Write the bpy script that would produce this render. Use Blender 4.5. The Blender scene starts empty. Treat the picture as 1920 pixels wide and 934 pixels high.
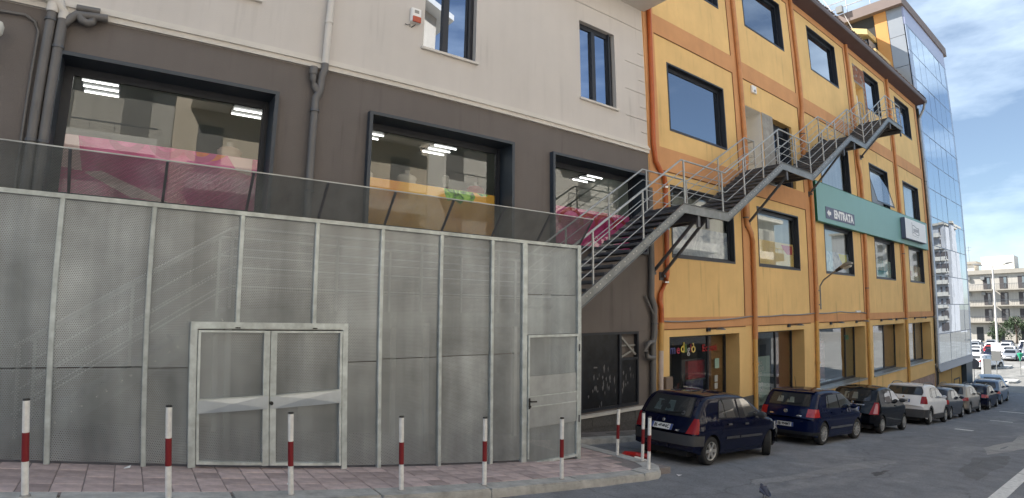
import bpy, bmesh, math, random
from math import sin, cos, pi, radians, sqrt, atan2, hypot
from mathutils import Vector, Matrix
random.seed(7)
scene = bpy.context.scene
COL = scene.collection

# ------------------------------------------------------------------ camera
R = [[0.803083528363457, -0.5958222342958039, 0.007260274792086722],
     [-0.07271433923780016, -0.08590068871450478, 0.993646665846358],
     [-0.5914131139402563, -0.7985091964386696, -0.11231024825170462]]
cd = bpy.data.cameras.new('camera')
cam = bpy.data.objects.new('camera', cd)
COL.objects.link(cam)
scene.camera = cam
cam.matrix_world = Matrix([[R[0][0], R[1][0], R[2][0], 0], [R[0][1], R[1][1], R[2][1], 0], [R[0][2], R[1][2], R[2][2], 0], [0, 0, 0, 1]])
cd.type = 'PANO'                      # the wide phone lens bends straight lines: a measured lens polynomial
cd.sensor_fit = 'HORIZONTAL'
cd.sensor_width = 36.0
cd.clip_start = 0.05
cd.clip_end = 3000
cc = cd
cc.panorama_type = 'FISHEYE_LENS_POLYNOMIAL'
cc.fisheye_fov = 3.1
C1, C3 = 0.00095647, -0.11919642e-6
MM = 1920 / 36.0
cc.fisheye_polynomial_k0 = 0.0
cc.fisheye_polynomial_k1 = -C1 * MM
cc.fisheye_polynomial_k2 = 0.0
cc.fisheye_polynomial_k3 = -C1 * C3 * MM ** 3
cc.fisheye_polynomial_k4 = 0.0

# ------------------------------------------------------------------ sun, sky, exposure
SUN_EL, SUN_DX, SUN_DY = radians(40), -0.45, 0.89
sl = bpy.data.lights.new('sun', 'SUN')
sl.energy = 5.0
sl.angle = radians(0.6)
sl.color = (1.0, 0.955, 0.89)
sun = bpy.data.objects.new('sun', sl)
COL.objects.link(sun)
n = hypot(SUN_DX, SUN_DY)
sdir = Vector((SUN_DX / n * cos(SUN_EL), SUN_DY / n * cos(SUN_EL), sin(SUN_EL)))
sun.rotation_euler = (-sdir).to_track_quat('-Z', 'Y').to_euler()
W = bpy.data.worlds.new('World')
scene.world = W
W.use_nodes = True
nt = W.node_tree
nt.nodes.clear()
N = nt.nodes.new
wo = N('ShaderNodeOutputWorld')
bg = N('ShaderNodeBackground')
sky = N('ShaderNodeTexSky')
sky.sky_type = 'NISHITA'
sky.sun_disc = False
sky.sun_elevation = SUN_EL
sky.sun_rotation = atan2(SUN_DX, SUN_DY)
sky.air_density = 1.0
sky.dust_density = 0.6
sky.ozone_density = 2.6
tc = N('ShaderNodeTexCoord')
mp = N('ShaderNodeMapping')
mp.inputs['Scale'].default_value = (1.0, 1.0, 3.2)
mp.inputs['Location'].default_value = (0.3, 0.2, 0.1)
nz = N('ShaderNodeTexNoise')
nz.inputs['Scale'].default_value = 2.1
nz.inputs['Detail'].default_value = 7
nz.inputs['Roughness'].default_value = 0.56
rp = N('ShaderNodeValToRGB')
rp.color_ramp.elements[0].position = 0.44
rp.color_ramp.elements[0].color = (0.08, 0.08, 0.08, 1)
rp.color_ramp.elements[1].position = 0.74
rp.color_ramp.elements[1].color = (0.85, 0.85, 0.85, 1)
mx = N('ShaderNodeMix')
mx.data_type = 'RGBA'
mx.inputs[7].default_value = (9.0, 10.6, 12.0, 1)
L_ = nt.links.new
L_(tc.outputs['Generated'], mp.inputs['Vector'])
L_(mp.outputs['Vector'], nz.inputs['Vector'])
L_(nz.outputs['Fac'], rp.inputs['Fac'])
L_(rp.outputs['Color'], mx.inputs[0])
L_(sky.outputs['Color'], mx.inputs[6])
L_(mx.outputs[2], bg.inputs['Color'])
bg.inputs['Strength'].default_value = 0.073
L_(bg.outputs['Background'], wo.inputs['Surface'])
scene.view_settings.view_transform = 'Standard'
scene.view_settings.look = 'None'
scene.view_settings.gamma = 1.0
scene.view_settings.exposure = 1.15
scene.render.film_transparent = False
scene.cycles.max_bounces = 8
scene.cycles.transparent_max_bounces = 16
scene.cycles.caustics_reflective = False
scene.cycles.caustics_refractive = False
scene.cycles.sample_clamp_indirect = 6

# ------------------------------------------------------------------ ground profile (the street runs downhill to the right)
KN = [(-300, 20.0), (-60, 4.90), (0, -1.884), (9, -2.895), (14.2, -3.40), (18.9, -3.87), (24.9, -4.52), (29.4, -5.02), (34.4, -5.50),
      (39, -5.88), (44, -6.16), (60, -6.58), (90, -6.73), (160, -6.75), (3000, -6.75)]
def gz0(x):
    for (a, za), (b, zb) in zip(KN, KN[1:]):
        if x <= b:
            return za + (zb - za) * (x - a) / (b - a)
    return KN[-1][1]
def gz(x):
    s = min(2.5, 0.4 + abs(x) * 0.12)
    return (gz0(x - s) + gz0(x - s / 2) + gz0(x) * 2 + gz0(x + s / 2) + gz0(x + s)) / 6
PAVE = 0.12

# ------------------------------------------------------------------ materials
def mat(name, color, rough=0.7, metal=0.0, var=0.0, scale=3.0, bump=0.0, bscale=60.0, coat=0.0, spec=0.5, rnd=0.0, tint=None, streak=0.0, coord='Object', drip=0.0):
    m = bpy.data.materials.new(name)
    m.use_nodes = True
    t = m.node_tree
    b = t.nodes['Principled BSDF']
    b.inputs['Base Color'].default_value = (*color, 1)
    b.inputs['Roughness'].default_value = rough
    b.inputs['Metallic'].default_value = metal
    b.inputs['Coat Weight'].default_value = coat
    b.inputs['Coat Roughness'].default_value = 0.04
    b.inputs['Specular IOR Level'].default_value = spec
    if var or bump or rnd or streak or drip:
        c = t.nodes.new('ShaderNodeTexCoord')
        src = None
        if var:
            nz = t.nodes.new('ShaderNodeTexNoise')
            nz.inputs['Scale'].default_value = scale
            nz.inputs['Detail'].default_value = 6
            nz.inputs['Roughness'].default_value = 0.62
            t.links.new(c.outputs[coord], nz.inputs['Vector'])
            r = t.nodes.new('ShaderNodeMapRange')
            r.inputs['From Min'].default_value = 0.3
            r.inputs['From Max'].default_value = 0.7
            r.inputs['To Min'].default_value = 1 - var
            r.inputs['To Max'].default_value = 1 + var
            t.links.new(nz.outputs['Fac'], r.inputs['Value'])
            src = r.outputs[0]
        if streak:
            mp = t.nodes.new('ShaderNodeMapping')
            mp.inputs['Scale'].default_value = (2.2, 2.2, 0.16)
            n2 = t.nodes.new('ShaderNodeTexNoise')
            n2.inputs['Scale'].default_value = 1.6
            n2.inputs['Detail'].default_value = 5
            t.links.new(c.outputs[coord], mp.inputs['Vector'])
            t.links.new(mp.outputs['Vector'], n2.inputs['Vector'])
            r2 = t.nodes.new('ShaderNodeMapRange')
            r2.inputs['From Min'].default_value = 0.35
            r2.inputs['From Max'].default_value = 0.65
            r2.inputs['To Min'].default_value = 1 - streak
            r2.inputs['To Max'].default_value = 1 + streak * 0.5
            t.links.new(n2.outputs['Fac'], r2.inputs['Value'])
            if src is None:
                src = r2.outputs[0]
            else:
                mm = t.nodes.new('ShaderNodeMath')
                mm.operation = 'MULTIPLY'
                t.links.new(src, mm.inputs[0])
                t.links.new(r2.outputs[0], mm.inputs[1])
                src = mm.outputs[0]
        if drip:
            mp2 = t.nodes.new('ShaderNodeMapping')
            mp2.inputs['Scale'].default_value = (5.0, 5.0, 0.35)
            n4 = t.nodes.new('ShaderNodeTexNoise')
            n4.inputs['Scale'].default_value = 1.0
            n4.inputs['Detail'].default_value = 3
            n5 = t.nodes.new('ShaderNodeTexNoise')
            n5.inputs['Scale'].default_value = 0.5
            n5.inputs['Detail'].default_value = 3
            t.links.new(c.outputs[coord], mp2.inputs['Vector'])
            t.links.new(mp2.outputs['Vector'], n4.inputs['Vector'])
            t.links.new(c.outputs[coord], n5.inputs['Vector'])
            r4 = t.nodes.new('ShaderNodeMapRange')
            r4.inputs['From Min'].default_value = 0.56
            r4.inputs['From Max'].default_value = 0.74
            r4.inputs['To Max'].default_value = 1.0
            t.links.new(n4.outputs['Fac'], r4.inputs['Value'])
            r5 = t.nodes.new('ShaderNodeMapRange')
            r5.inputs['From Min'].default_value = 0.45
            r5.inputs['From Max'].default_value = 0.65
            t.links.new(n5.outputs['Fac'], r5.inputs['Value'])
            m4 = t.nodes.new('ShaderNodeMath')
            m4.operation = 'MULTIPLY'
            t.links.new(r4.outputs[0], m4.inputs[0])
            t.links.new(r5.outputs[0], m4.inputs[1])
            m5 = t.nodes.new('ShaderNodeMath')
            m5.operation = 'MULTIPLY_ADD'
            m5.inputs[1].default_value = -drip
            m5.inputs[2].default_value = 1.0
            t.links.new(m4.outputs[0], m5.inputs[0])
            if src is None:
                src = m5.outputs[0]
            else:
                mm = t.nodes.new('ShaderNodeMath')
                mm.operation = 'MULTIPLY'
                t.links.new(src, mm.inputs[0])
                t.links.new(m5.outputs[0], mm.inputs[1])
                src = mm.outputs[0]
        if rnd:
            oi = t.nodes.new('ShaderNodeObjectInfo')
            r3 = t.nodes.new('ShaderNodeMapRange')
            r3.inputs['To Min'].default_value = 1 - rnd
            r3.inputs['To Max'].default_value = 1 + rnd
            t.links.new(oi.outputs['Random'], r3.inputs['Value'])
            if src is None:
                src = r3.outputs[0]
            else:
                mm = t.nodes.new('ShaderNodeMath')
                mm.operation = 'MULTIPLY'
                t.links.new(src, mm.inputs[0])
                t.links.new(r3.outputs[0], mm.inputs[1])
                src = mm.outputs[0]
        if src is not None:
            h = t.nodes.new('ShaderNodeVectorMath')
            h.operation = 'SCALE'
            h.inputs[0].default_value = color
            t.links.new(src, h.inputs['Scale'])
            t.links.new(h.outputs[0], b.inputs['Base Color'])
        if bump:
            n3 = t.nodes.new('ShaderNodeTexNoise')
            n3.inputs['Scale'].default_value = bscale
            n3.inputs['Detail'].default_value = 4
            t.links.new(c.outputs[coord], n3.inputs['Vector'])
            bp = t.nodes.new('ShaderNodeBump')
            bp.inputs['Strength'].default_value = bump
            bp.inputs['Distance'].default_value = 0.02
            t.links.new(n3.outputs['Fac'], bp.inputs['Height'])
            t.links.new(bp.outputs['Normal'], b.inputs['Normal'])
    return m

def glass_mat(name, tint=(0.55, 0.6, 0.58), ior=1.7, base=0.04, rough=0.0, refl=(1, 1, 1)):
    m = bpy.data.materials.new(name)
    m.use_nodes = True
    t = m.node_tree
    t.nodes.clear()
    o = t.nodes.new('ShaderNodeOutputMaterial')
    ms = t.nodes.new('ShaderNodeMixShader')
    tr = t.nodes.new('ShaderNodeBsdfTransparent')
    tr.inputs['Color'].default_value = (*tint, 1)
    gl = t.nodes.new('ShaderNodeBsdfGlossy')
    gl.inputs['Roughness'].default_value = rough
    gl.inputs['Color'].default_value = (*refl, 1)
    f0 = ((ior - 1) / (ior + 1)) ** 2 + base
    ge = t.nodes.new('ShaderNodeNewGeometry')
    dt = t.nodes.new('ShaderNodeVectorMath')
    dt.operation = 'DOT_PRODUCT'
    t.links.new(ge.outputs['Normal'], dt.inputs[0])
    t.links.new(ge.outputs['Incoming'], dt.inputs[1])
    def mth(op, a, b=None, clamp=False):
        q = t.nodes.new('ShaderNodeMath')
        q.operation = op
        q.use_clamp = clamp
        for i, v in enumerate((a, b)):
            if v is None:
                continue
            if isinstance(v, (int, float)):
                q.inputs[i].default_value = v
            else:
                t.links.new(v, q.inputs[i])
        return q.outputs[0]
    one = mth('SUBTRACT', 1.0, mth('ABSOLUTE', dt.outputs['Value']), True)
    fac = mth('ADD', mth('MULTIPLY', mth('POWER', one, 5.0), 1 - f0), f0, True)
    # gentle waviness of float glass
    c = t.nodes.new('ShaderNodeTexCoord')
    nz = t.nodes.new('ShaderNodeTexNoise')
    nz.inputs['Scale'].default_value = 0.9
    bp = t.nodes.new('ShaderNodeBump')
    bp.inputs['Strength'].default_value = 0.012
    bp.inputs['Distance'].default_value = 0.05
    t.links.new(c.outputs['Object'], nz.inputs['Vector'])
    t.links.new(nz.outputs['Fac'], bp.inputs['Height'])
    t.links.new(bp.outputs['Normal'], gl.inputs['Normal'])
    t.links.new(fac, ms.inputs['Fac'])
    t.links.new(tr.outputs[0], ms.inputs[1])
    t.links.new(gl.outputs[0], ms.inputs[2])
    t.links.new(ms.outputs[0], o.inputs['Surface'])
    return m

def mesh_mat(name, color, pitch, hole, rough=0.45, metal=0.6, var=0.12):
    """galvanised sheet punched with a hexagonal grid of round holes (object x / z)."""
    m = mat(name, color, rough, metal, var=var, scale=1.4, streak=0.22, rnd=0.09)  # mottled tone, strengthened to paint cloudy vertical reflections into the sheet
    t = m.node_tree
    b = t.nodes['Principled BSDF']
    out = t.nodes['Material Output']
    c = t.nodes.new('ShaderNodeTexCoord')
    sp = t.nodes.new('ShaderNodeSeparateXYZ')
    t.links.new(c.outputs['Object'], sp.inputs[0])
    def M(op, a, bb=None):
        n = t.nodes.new('ShaderNodeMath')
        n.operation = op
        for i, v in enumerate((a, bb)):
            if v is None:
                continue
            if isinstance(v, (int, float)):
                n.inputs[i].default_value = v
            else:
                t.links.new(v, n.inputs[i])
        return n.outputs[0]
    u = M('DIVIDE', sp.outputs['X'], pitch)
    v = M('DIVIDE', sp.outputs['Z'], pitch * 1.732)
    def cell(du, dv):
        fu = M('SUBTRACT', M('FRACT', M('ADD', u, du)), 0.5)
        fv = M('MULTIPLY', M('SUBTRACT', M('FRACT', M('ADD', v, dv)), 0.5), 1.732)
        return M('SQRT', M('ADD', M('MULTIPLY', fu, fu), M('MULTIPLY', fv, fv)))
    d = M('MINIMUM', cell(0, 0), cell(0.5, 0.5))
    hole_f = M('LESS_THAN', d, hole)
    tr = t.nodes.new('ShaderNodeBsdfTransparent')
    ms = t.nodes.new('ShaderNodeMixShader')
    t.links.new(hole_f, ms.inputs['Fac'])
    t.links.new(b.outputs[0], ms.inputs[1])
    t.links.new(tr.outputs[0], ms.inputs[2])
    t.links.new(ms.outputs[0], out.inputs['Surface'])
    return m

def emit_mat(name, color, strength):
    m = bpy.data.materials.new(name)
    m.use_nodes = True
    b = m.node_tree.nodes['Principled BSDF']
    b.inputs['Base Color'].default_value = (*color, 1)
    b.inputs['Emission Color'].default_value = (*color, 1)
    b.inputs['Emission Strength'].default_value = strength
    return m

def poster_mat(name, cols, scale=1.6, dist=2.5, seed=0.0, rough=0.4):
    """printed film: a few flat colours bent by a warped noise."""
    m = bpy.data.materials.new(name)
    m.use_nodes = True
    t = m.node_tree
    b = t.nodes['Principled BSDF']
    b.inputs['Roughness'].default_value = rough
    c = t.nodes.new('ShaderNodeTexCoord')
    mp = t.nodes.new('ShaderNodeMapping')
    mp.inputs['Location'].default_value = (seed, seed * 0.7, seed * 1.3)
    nz = t.nodes.new('ShaderNodeTexNoise')
    nz.inputs['Scale'].default_value = scale
    nz.inputs['Detail'].default_value = 2
    nz.inputs['Distortion'].default_value = dist
    r = t.nodes.new('ShaderNodeValToRGB')
    e = r.color_ramp.elements
    k = len(cols)
    while len(e) < k:
        e.new(0.5)
    for i, cl in enumerate(cols):
        e[i].position = 0.3 + 0.4 * i / max(1, k - 1)
        e[i].color = (*cl, 1)
    t.links.new(c.outputs['Object'], mp.inputs['Vector'])
    t.links.new(mp.outputs['Vector'], nz.inputs['Vector'])
    t.links.new(nz.outputs['Fac'], r.inputs['Fac'])
    t.links.new(r.outputs['Color'], b.inputs['Base Color'])
    return m

def asphalt_mat(name, base, light, amount):
    m = bpy.data.materials.new(name)
    m.use_nodes = True
    t = m.node_tree
    b = t.nodes['Principled BSDF']
    b.inputs['Roughness'].default_value = 0.78
    b.inputs['Specular IOR Level'].default_value = 0.35
    c = t.nodes.new('ShaderNodeTexCoord')
    def noise(sc, det, rg=0.6, dist=0.0, stretch=None):
        nz = t.nodes.new('ShaderNodeTexNoise')
        nz.inputs['Scale'].default_value = sc
        nz.inputs['Detail'].default_value = det
        nz.inputs['Roughness'].default_value = rg
        nz.inputs['Distortion'].default_value = dist
        v = c.outputs['Object']
        if stretch:
            mp = t.nodes.new('ShaderNodeMapping')
            mp.inputs['Scale'].default_value = stretch
            t.links.new(v, mp.inputs['Vector'])
            v = mp.outputs['Vector']
        t.links.new(v, nz.inputs['Vector'])
        return nz.outputs['Fac']
    def rng(v, a, bb, lo, hi):
        r = t.nodes.new('ShaderNodeMapRange')
        r.inputs['From Min'].default_value = a
        r.inputs['From Max'].default_value = bb
        r.inputs['To Min'].default_value = lo
        r.inputs['To Max'].default_value = hi
        t.links.new(v, r.inputs['Value'])
        return r.outputs[0]
    big = rng(noise(0.55, 5, 0.65, 0.6, (0.45, 1.3, 1)), 0.5, 0.62, 0.0, amount)
    fine = rng(noise(34, 4), 0.3, 0.7, 0.8, 1.2)
    mid = rng(noise(2.3, 6, 0.7), 0.3, 0.7, 0.8, 1.2)
    vo = t.nodes.new('ShaderNodeTexVoronoi')
    vo.feature = 'DISTANCE_TO_EDGE'
    vo.inputs['Scale'].default_value = 0.55
    wn = t.nodes.new('ShaderNodeTexNoise')
    wn.inputs['Scale'].default_value = 1.7
    wn.inputs['Detail'].default_value = 5
    wv = t.nodes.new('ShaderNodeMix')
    wv.data_type = 'VECTOR'
    wv.inputs[0].default_value = 0.35
    t.links.new(c.outputs['Object'], wn.inputs['Vector'])
    t.links.new(c.outputs['Object'], wv.inputs[4])
    t.links.new(wn.outputs['Color'], wv.inputs[5])
    t.links.new(wv.outputs[1], vo.inputs['Vector'])
    crack = rng(vo.outputs['Distance'], 0.0, 0.008, 0.72, 1.0)
    mx = t.nodes.new('ShaderNodeMix')
    mx.data_type = 'RGBA'
    mx.inputs[6].default_value = (*base, 1)
    mx.inputs[7].default_value = (*light, 1)
    t.links.new(big, mx.inputs[0])
    def mul(a, bb):
        q = t.nodes.new('ShaderNodeMath')
        q.operation = 'MULTIPLY'
        t.links.new(a, q.inputs[0])
        t.links.new(bb, q.inputs[1])
        return q.outputs[0]
    f = mul(mul(fine, mid), crack)
    h = t.nodes.new('ShaderNodeVectorMath')
    h.operation = 'SCALE'
    t.links.new(mx.outputs[2], h.inputs[0])
    t.links.new(f, h.inputs['Scale'])
    t.links.new(h.outputs[0], b.inputs['Base Color'])
    bp = t.nodes.new('ShaderNodeBump')
    bp.inputs['Strength'].default_value = 0.5
    bp.inputs['Distance'].default_value = 0.012
    t.links.new(f, bp.inputs['Height'])
    t.links.new(bp.outputs['Normal'], b.inputs['Normal'])
    return m

MT = {}
MT['grey_wall'] = mat('grey_wall', (0.160, 0.142, 0.134), 0.85, var=0.07, scale=0.8, bump=0.25, bscale=70, streak=0.03, drip=0.36)
MT['white_wall'] = mat('white_wall', (0.62, 0.585, 0.555), 0.85, var=0.04, scale=0.6, bump=0.2, bscale=70, streak=0.02, drip=0.22)
MT['white_trim'] = mat('white_trim', (0.66, 0.63, 0.585), 0.75, var=0.05, scale=2)
MT['granite'] = mat('granite', (0.105, 0.10, 0.095), 0.6, var=0.3, scale=25)
MT['yellow_wall'] = mat('yellow_wall', (0.80, 0.535, 0.225), 0.85, var=0.10, scale=0.55, bump=0.2, bscale=60, streak=0.025, drip=0.42)
MT['orange_wall'] = mat('orange_wall', (0.64, 0.325, 0.145), 0.85, var=0.10, scale=0.9, bump=0.2, bscale=60, streak=0.025, drip=0.3)
MT['groove_shade'] = mat('groove_shade', (0.20, 0.085, 0.035), 0.9)  # shade of the panel gaps, put into the colour
MT['pale_reveal'] = mat('pale_reveal', (0.78, 0.78, 0.76), 0.8, var=0.05, scale=1.5)
MT['concrete'] = mat('concrete', (0.33, 0.32, 0.30), 0.9, var=0.25, scale=3, bump=0.4, bscale=30)
MT['dark_frame'] = mat('dark_frame', (0.022, 0.026, 0.036), 0.42, var=0.1, scale=5)
MT['slate_frame'] = mat('slate_frame', (0.042, 0.056, 0.075), 0.4, var=0.1, scale=5)
MT['black_panel'] = mat('black_panel', (0.016, 0.018, 0.022), 0.28, var=0.5, scale=4)
MT['dark_inside'] = mat('dark_inside', (0.05, 0.05, 0.05), 0.9)
MT['room'] = mat('room', (0.46, 0.50, 0.46), 0.9)
MT['blind'] = mat('blind', (0.36, 0.37, 0.36), 0.8, var=0.08, scale=1.5, streak=0.1)
MT['blind_blue'] = mat('blind_blue', (0.34, 0.38, 0.46), 0.7, var=0.1, scale=1.0, streak=0.1)
MT['glass'] = glass_mat('glass', (0.96, 0.98, 0.97), 1.5, 0.02)
MT['shop_glass'] = glass_mat('shop_glass', (0.90, 0.92, 0.92), 1.6, 0.07)
MT['shop_mirror'] = glass_mat('shop_mirror', (0.92, 0.94, 0.94), 1.6, 0.16)
MT['mirror_glass'] = glass_mat('mirror_glass', (0.30, 0.33, 0.38), 2.0, 0.26, refl=(0.86, 0.92, 1.0))
MT['upper_glass'] = glass_mat('upper_glass', (0.2, 0.22, 0.25), 2.2, 0.36, refl=(0.72, 0.82, 1.0))
MT['tower_glass'] = glass_mat('tower_glass', (0.30, 0.40, 0.55), 2.6, 0.44, refl=(0.86, 0.93, 1.0))
MT['orange_pipe'] = mat('orange_pipe', (0.50, 0.115, 0.025), 0.35, var=0.1, scale=4)
MT['dull_orange_pipe'] = mat('dull_orange_pipe', (0.58, 0.26, 0.10), 0.5, var=0.12, scale=4)
MT['yellow_pipe'] = mat('yellow_pipe', (0.62, 0.36, 0.11), 0.5, var=0.1, scale=4)
MT['pale_pipe'] = mat('pale_pipe', (0.55, 0.46, 0.42), 0.5, var=0.1, scale=4)
MT['grey_pipe'] = mat('grey_pipe', (0.145, 0.140, 0.138), 0.5, var=0.1, scale=4)
MT['white_pipe'] = mat('white_pipe', (0.66, 0.63, 0.59), 0.45, var=0.05, scale=4)
MT['zinc_pipe'] = mat('zinc_pipe', (0.30, 0.30, 0.30), 0.4, 0.6, var=0.2, scale=4)
MT['dark_pipe'] = mat('dark_pipe', (0.06, 0.065, 0.06), 0.5)
MT['steel'] = mat('steel', (0.46, 0.48, 0.48), 0.42, 0.55, var=0.14, scale=6, streak=0.1)
MT['steel_post'] = mat('steel_post', (0.49, 0.535, 0.53), 0.45, 0.35, var=0.24, scale=7, streak=0.16, rnd=0.06)
MT['steel_plain'] = mat('steel_plain', (0.38, 0.405, 0.415), 0.4, 0.6, var=0.16, scale=3, streak=0.15)
MT['band_sheet'] = mat('band_sheet', (0.50, 0.555, 0.60), 0.30, 0.55, var=0.10, scale=4)
MT['steel_dark'] = mat('steel_dark', (0.13, 0.135, 0.145), 0.5, 0.5, var=0.2, scale=6)
MT['stringer'] = mat('stringer', (0.23, 0.245, 0.25), 0.45, 0.5, var=0.2, scale=5, streak=0.1)
MT['tread'] = mat('tread', (0.12, 0.125, 0.138), 0.6, 0.4, var=0.2, scale=8)
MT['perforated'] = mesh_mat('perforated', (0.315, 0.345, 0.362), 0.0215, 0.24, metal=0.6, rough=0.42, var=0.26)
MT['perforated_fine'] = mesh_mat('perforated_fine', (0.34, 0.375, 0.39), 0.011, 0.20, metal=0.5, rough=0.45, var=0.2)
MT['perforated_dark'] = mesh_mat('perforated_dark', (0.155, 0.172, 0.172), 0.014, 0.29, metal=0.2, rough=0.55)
MT['bolt'] = mat('bolt', (0.62, 0.62, 0.6), 0.35, 0.7)
MT['handle'] = mat('handle', (0.012, 0.012, 0.012), 0.4)
MT['white_paint'] = mat('white_paint', (0.78, 0.77, 0.74), 0.5, var=0.16, scale=14, rnd=0.05, drip=0.4)
MT['red_paint'] = mat('red_paint', (0.20, 0.008, 0.012), 0.45, var=0.15, scale=9)
MT['asphalt'] = asphalt_mat('asphalt', (0.190, 0.198, 0.214), (0.27, 0.275, 0.285), 0.7)
MT['lot'] = asphalt_mat('lot', (0.22, 0.215, 0.20), (0.32, 0.31, 0.29), 0.7)
MT['ground'] = mat('ground', (0.20, 0.19, 0.17), 0.9, var=0.2, scale=0.3)
MT['kerb'] = mat('kerb', (0.45, 0.445, 0.425), 0.85, var=0.28, scale=5, bump=0.5, bscale=18, rnd=0.10)
MT['paver'] = mat('paver', (0.47, 0.375, 0.36), 0.82, var=0.26, scale=5, bump=0.3, bscale=50, rnd=0.22)
MT['paver_grey'] = mat('paver_grey', (0.20, 0.185, 0.175), 0.85, var=0.2, scale=6, bump=0.3, bscale=50, rnd=0.2)
MT['bed'] = mat('bed', (0.24, 0.215, 0.21), 0.95, var=0.2, scale=8)
MT['line'] = mat('line', (0.70, 0.70, 0.68), 0.7, var=0.25, scale=12)
MT['green_sign'] = mat('green_sign', (0.215, 0.42, 0.405), 0.45, var=0.03, scale=1)
MT['green_edge'] = mat('green_edge', (0.012, 0.14, 0.085), 0.5)
MT['navy'] = mat('navy', (0.115, 0.135, 0.215), 0.5)
MT['white_face'] = mat('white_face', (0.86, 0.86, 0.86), 0.4)
MT['ink'] = mat('ink', (0.25, 0.26, 0.30), 0.5)
MT['tile_edge'] = mat('tile_edge', (0.15, 0.10, 0.075), 0.9, var=0.4, scale=12)
MT['gutter'] = mat('gutter', (0.16, 0.13, 0.125), 0.5, 0.2)
MT['soffit'] = mat('soffit', (0.11, 0.075, 0.085), 0.85, var=0.1, scale=2)
MT['tower_brown'] = mat('tower_brown', (0.24, 0.185, 0.165), 0.7, var=0.05, scale=1)
MT['tower_grey'] = mat('tower_grey', (0.36, 0.38, 0.40), 0.4, 0.3, var=0.04, scale=1)
MT['tower_orange'] = mat('tower_orange', (0.72, 0.36, 0.12), 0.85, var=0.04, scale=1)
MT['tower_mullion'] = mat('tower_mullion', (0.20, 0.25, 0.34), 0.35, 0.4)
MT['tower_edge'] = mat('tower_edge', (0.42, 0.48, 0.58), 0.35, 0.4)
MT['cream'] = mat('cream', (0.66, 0.57, 0.45), 0.9, var=0.06, scale=0.8, streak=0.06)
MT['cream_pale'] = mat('cream_pale', (0.74, 0.705, 0.64), 0.9, var=0.05, scale=0.8)
MT['beige'] = mat('beige', (0.50, 0.47, 0.42), 0.9, var=0.06, scale=0.6, streak=0.08)
MT['block_grey'] = mat('block_grey', (0.36, 0.36, 0.375), 0.9, var=0.1, scale=0.5)
MT['beige_grey'] = mat('beige_grey', (0.40, 0.37, 0.32), 0.9, var=0.08, scale=0.6)
MT['shutter_pale'] = mat('shutter_pale', (0.20, 0.19, 0.18), 0.7)
MT['shutter'] = mat('shutter', (0.085, 0.075, 0.075), 0.7)
MT['brick'] = mat('brick', (0.30, 0.135, 0.085), 0.9, var=0.25, scale=6)
MT['mortar'] = mat('mortar', (0.30, 0.27, 0.24), 0.95)
MT['tube'] = emit_mat('tube', (1.0, 0.98, 0.94), 2.6)
MT['bark'] = mat('bark', (0.10, 0.075, 0.055), 0.9)
MT['leaf'] = mat('leaf', (0.045, 0.075, 0.032), 0.7, var=0.3, scale=1.5)
MT['leaf_pale'] = mat('leaf_pale', (0.12, 0.16, 0.06), 0.7, var=0.3, scale=1.5)
MT['flesh'] = mat('flesh', (0.46, 0.34, 0.30), 0.5)
MT['cloth_red'] = mat('cloth_red', (0.36, 0.05, 0.06), 0.9)
MT['cloth_white'] = mat('cloth_white', (0.45, 0.44, 0.43), 0.9)
MT['cloth_dark'] = mat('cloth_dark', (0.09, 0.07, 0.06), 0.9)
MT['lamp_grey'] = mat('lamp_grey', (0.30, 0.30, 0.29), 0.4, 0.4)
MT['lamp_glass'] = mat('lamp_glass', (0.62, 0.62, 0.58), 0.2)
MT['feather'] = mat('feather', (0.055, 0.058, 0.085), 0.6, var=0.3, scale=30)
MT['tyre'] = mat('tyre', (0.018, 0.018, 0.018), 0.8, var=0.2, scale=8)
MT['rim'] = mat('rim', (0.44, 0.44, 0.43), 0.35, 0.6, var=0.12, scale=9)
MT['well'] = mat('well', (0.006, 0.006, 0.007), 0.9)
MT['plastic'] = mat('plastic', (0.045, 0.047, 0.052), 0.55, var=0.1, scale=6)
MT['seal'] = mat('seal', (0.008, 0.008, 0.009), 0.4)
MT['chrome'] = mat('chrome', (0.7, 0.7, 0.7), 0.15, 0.9)
MT['tail_red'] = mat('tail_red', (0.40, 0.012, 0.014), 0.18, coat=0.6)
MT['tail_dull'] = mat('tail_dull', (0.28, 0.014, 0.02), 0.25, coat=0.2, spec=0.2)
MT['tail_edge'] = mat('tail_edge', (0.55, 0.25, 0.26), 0.25)
MT['lens'] = mat('lens', (0.55, 0.57, 0.6), 0.1, 0.3, coat=1)
MT['plate'] = mat('plate', (0.72, 0.72, 0.70), 0.4)
MT['plate_blue'] = mat('plate_blue', (0.08, 0.12, 0.32), 0.4)
MT['plate_ink'] = mat('plate_ink', (0.02, 0.02, 0.02), 0.5)
MT['car_glass'] = glass_mat('car_glass', (0.80, 0.83, 0.83), 1.5, 0.02)
MT['side_glass'] = glass_mat('side_glass', (0.5, 0.53, 0.54), 2.0, 0.30)
MT['cabin'] = mat('cabin', (0.035, 0.035, 0.038), 0.85)
def paint(name, c, rough=0.22, metal=0.0):
    return mat(name, c, rough, metal, coat=0.65, spec=0.0, var=0.03, scale=3)

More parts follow.
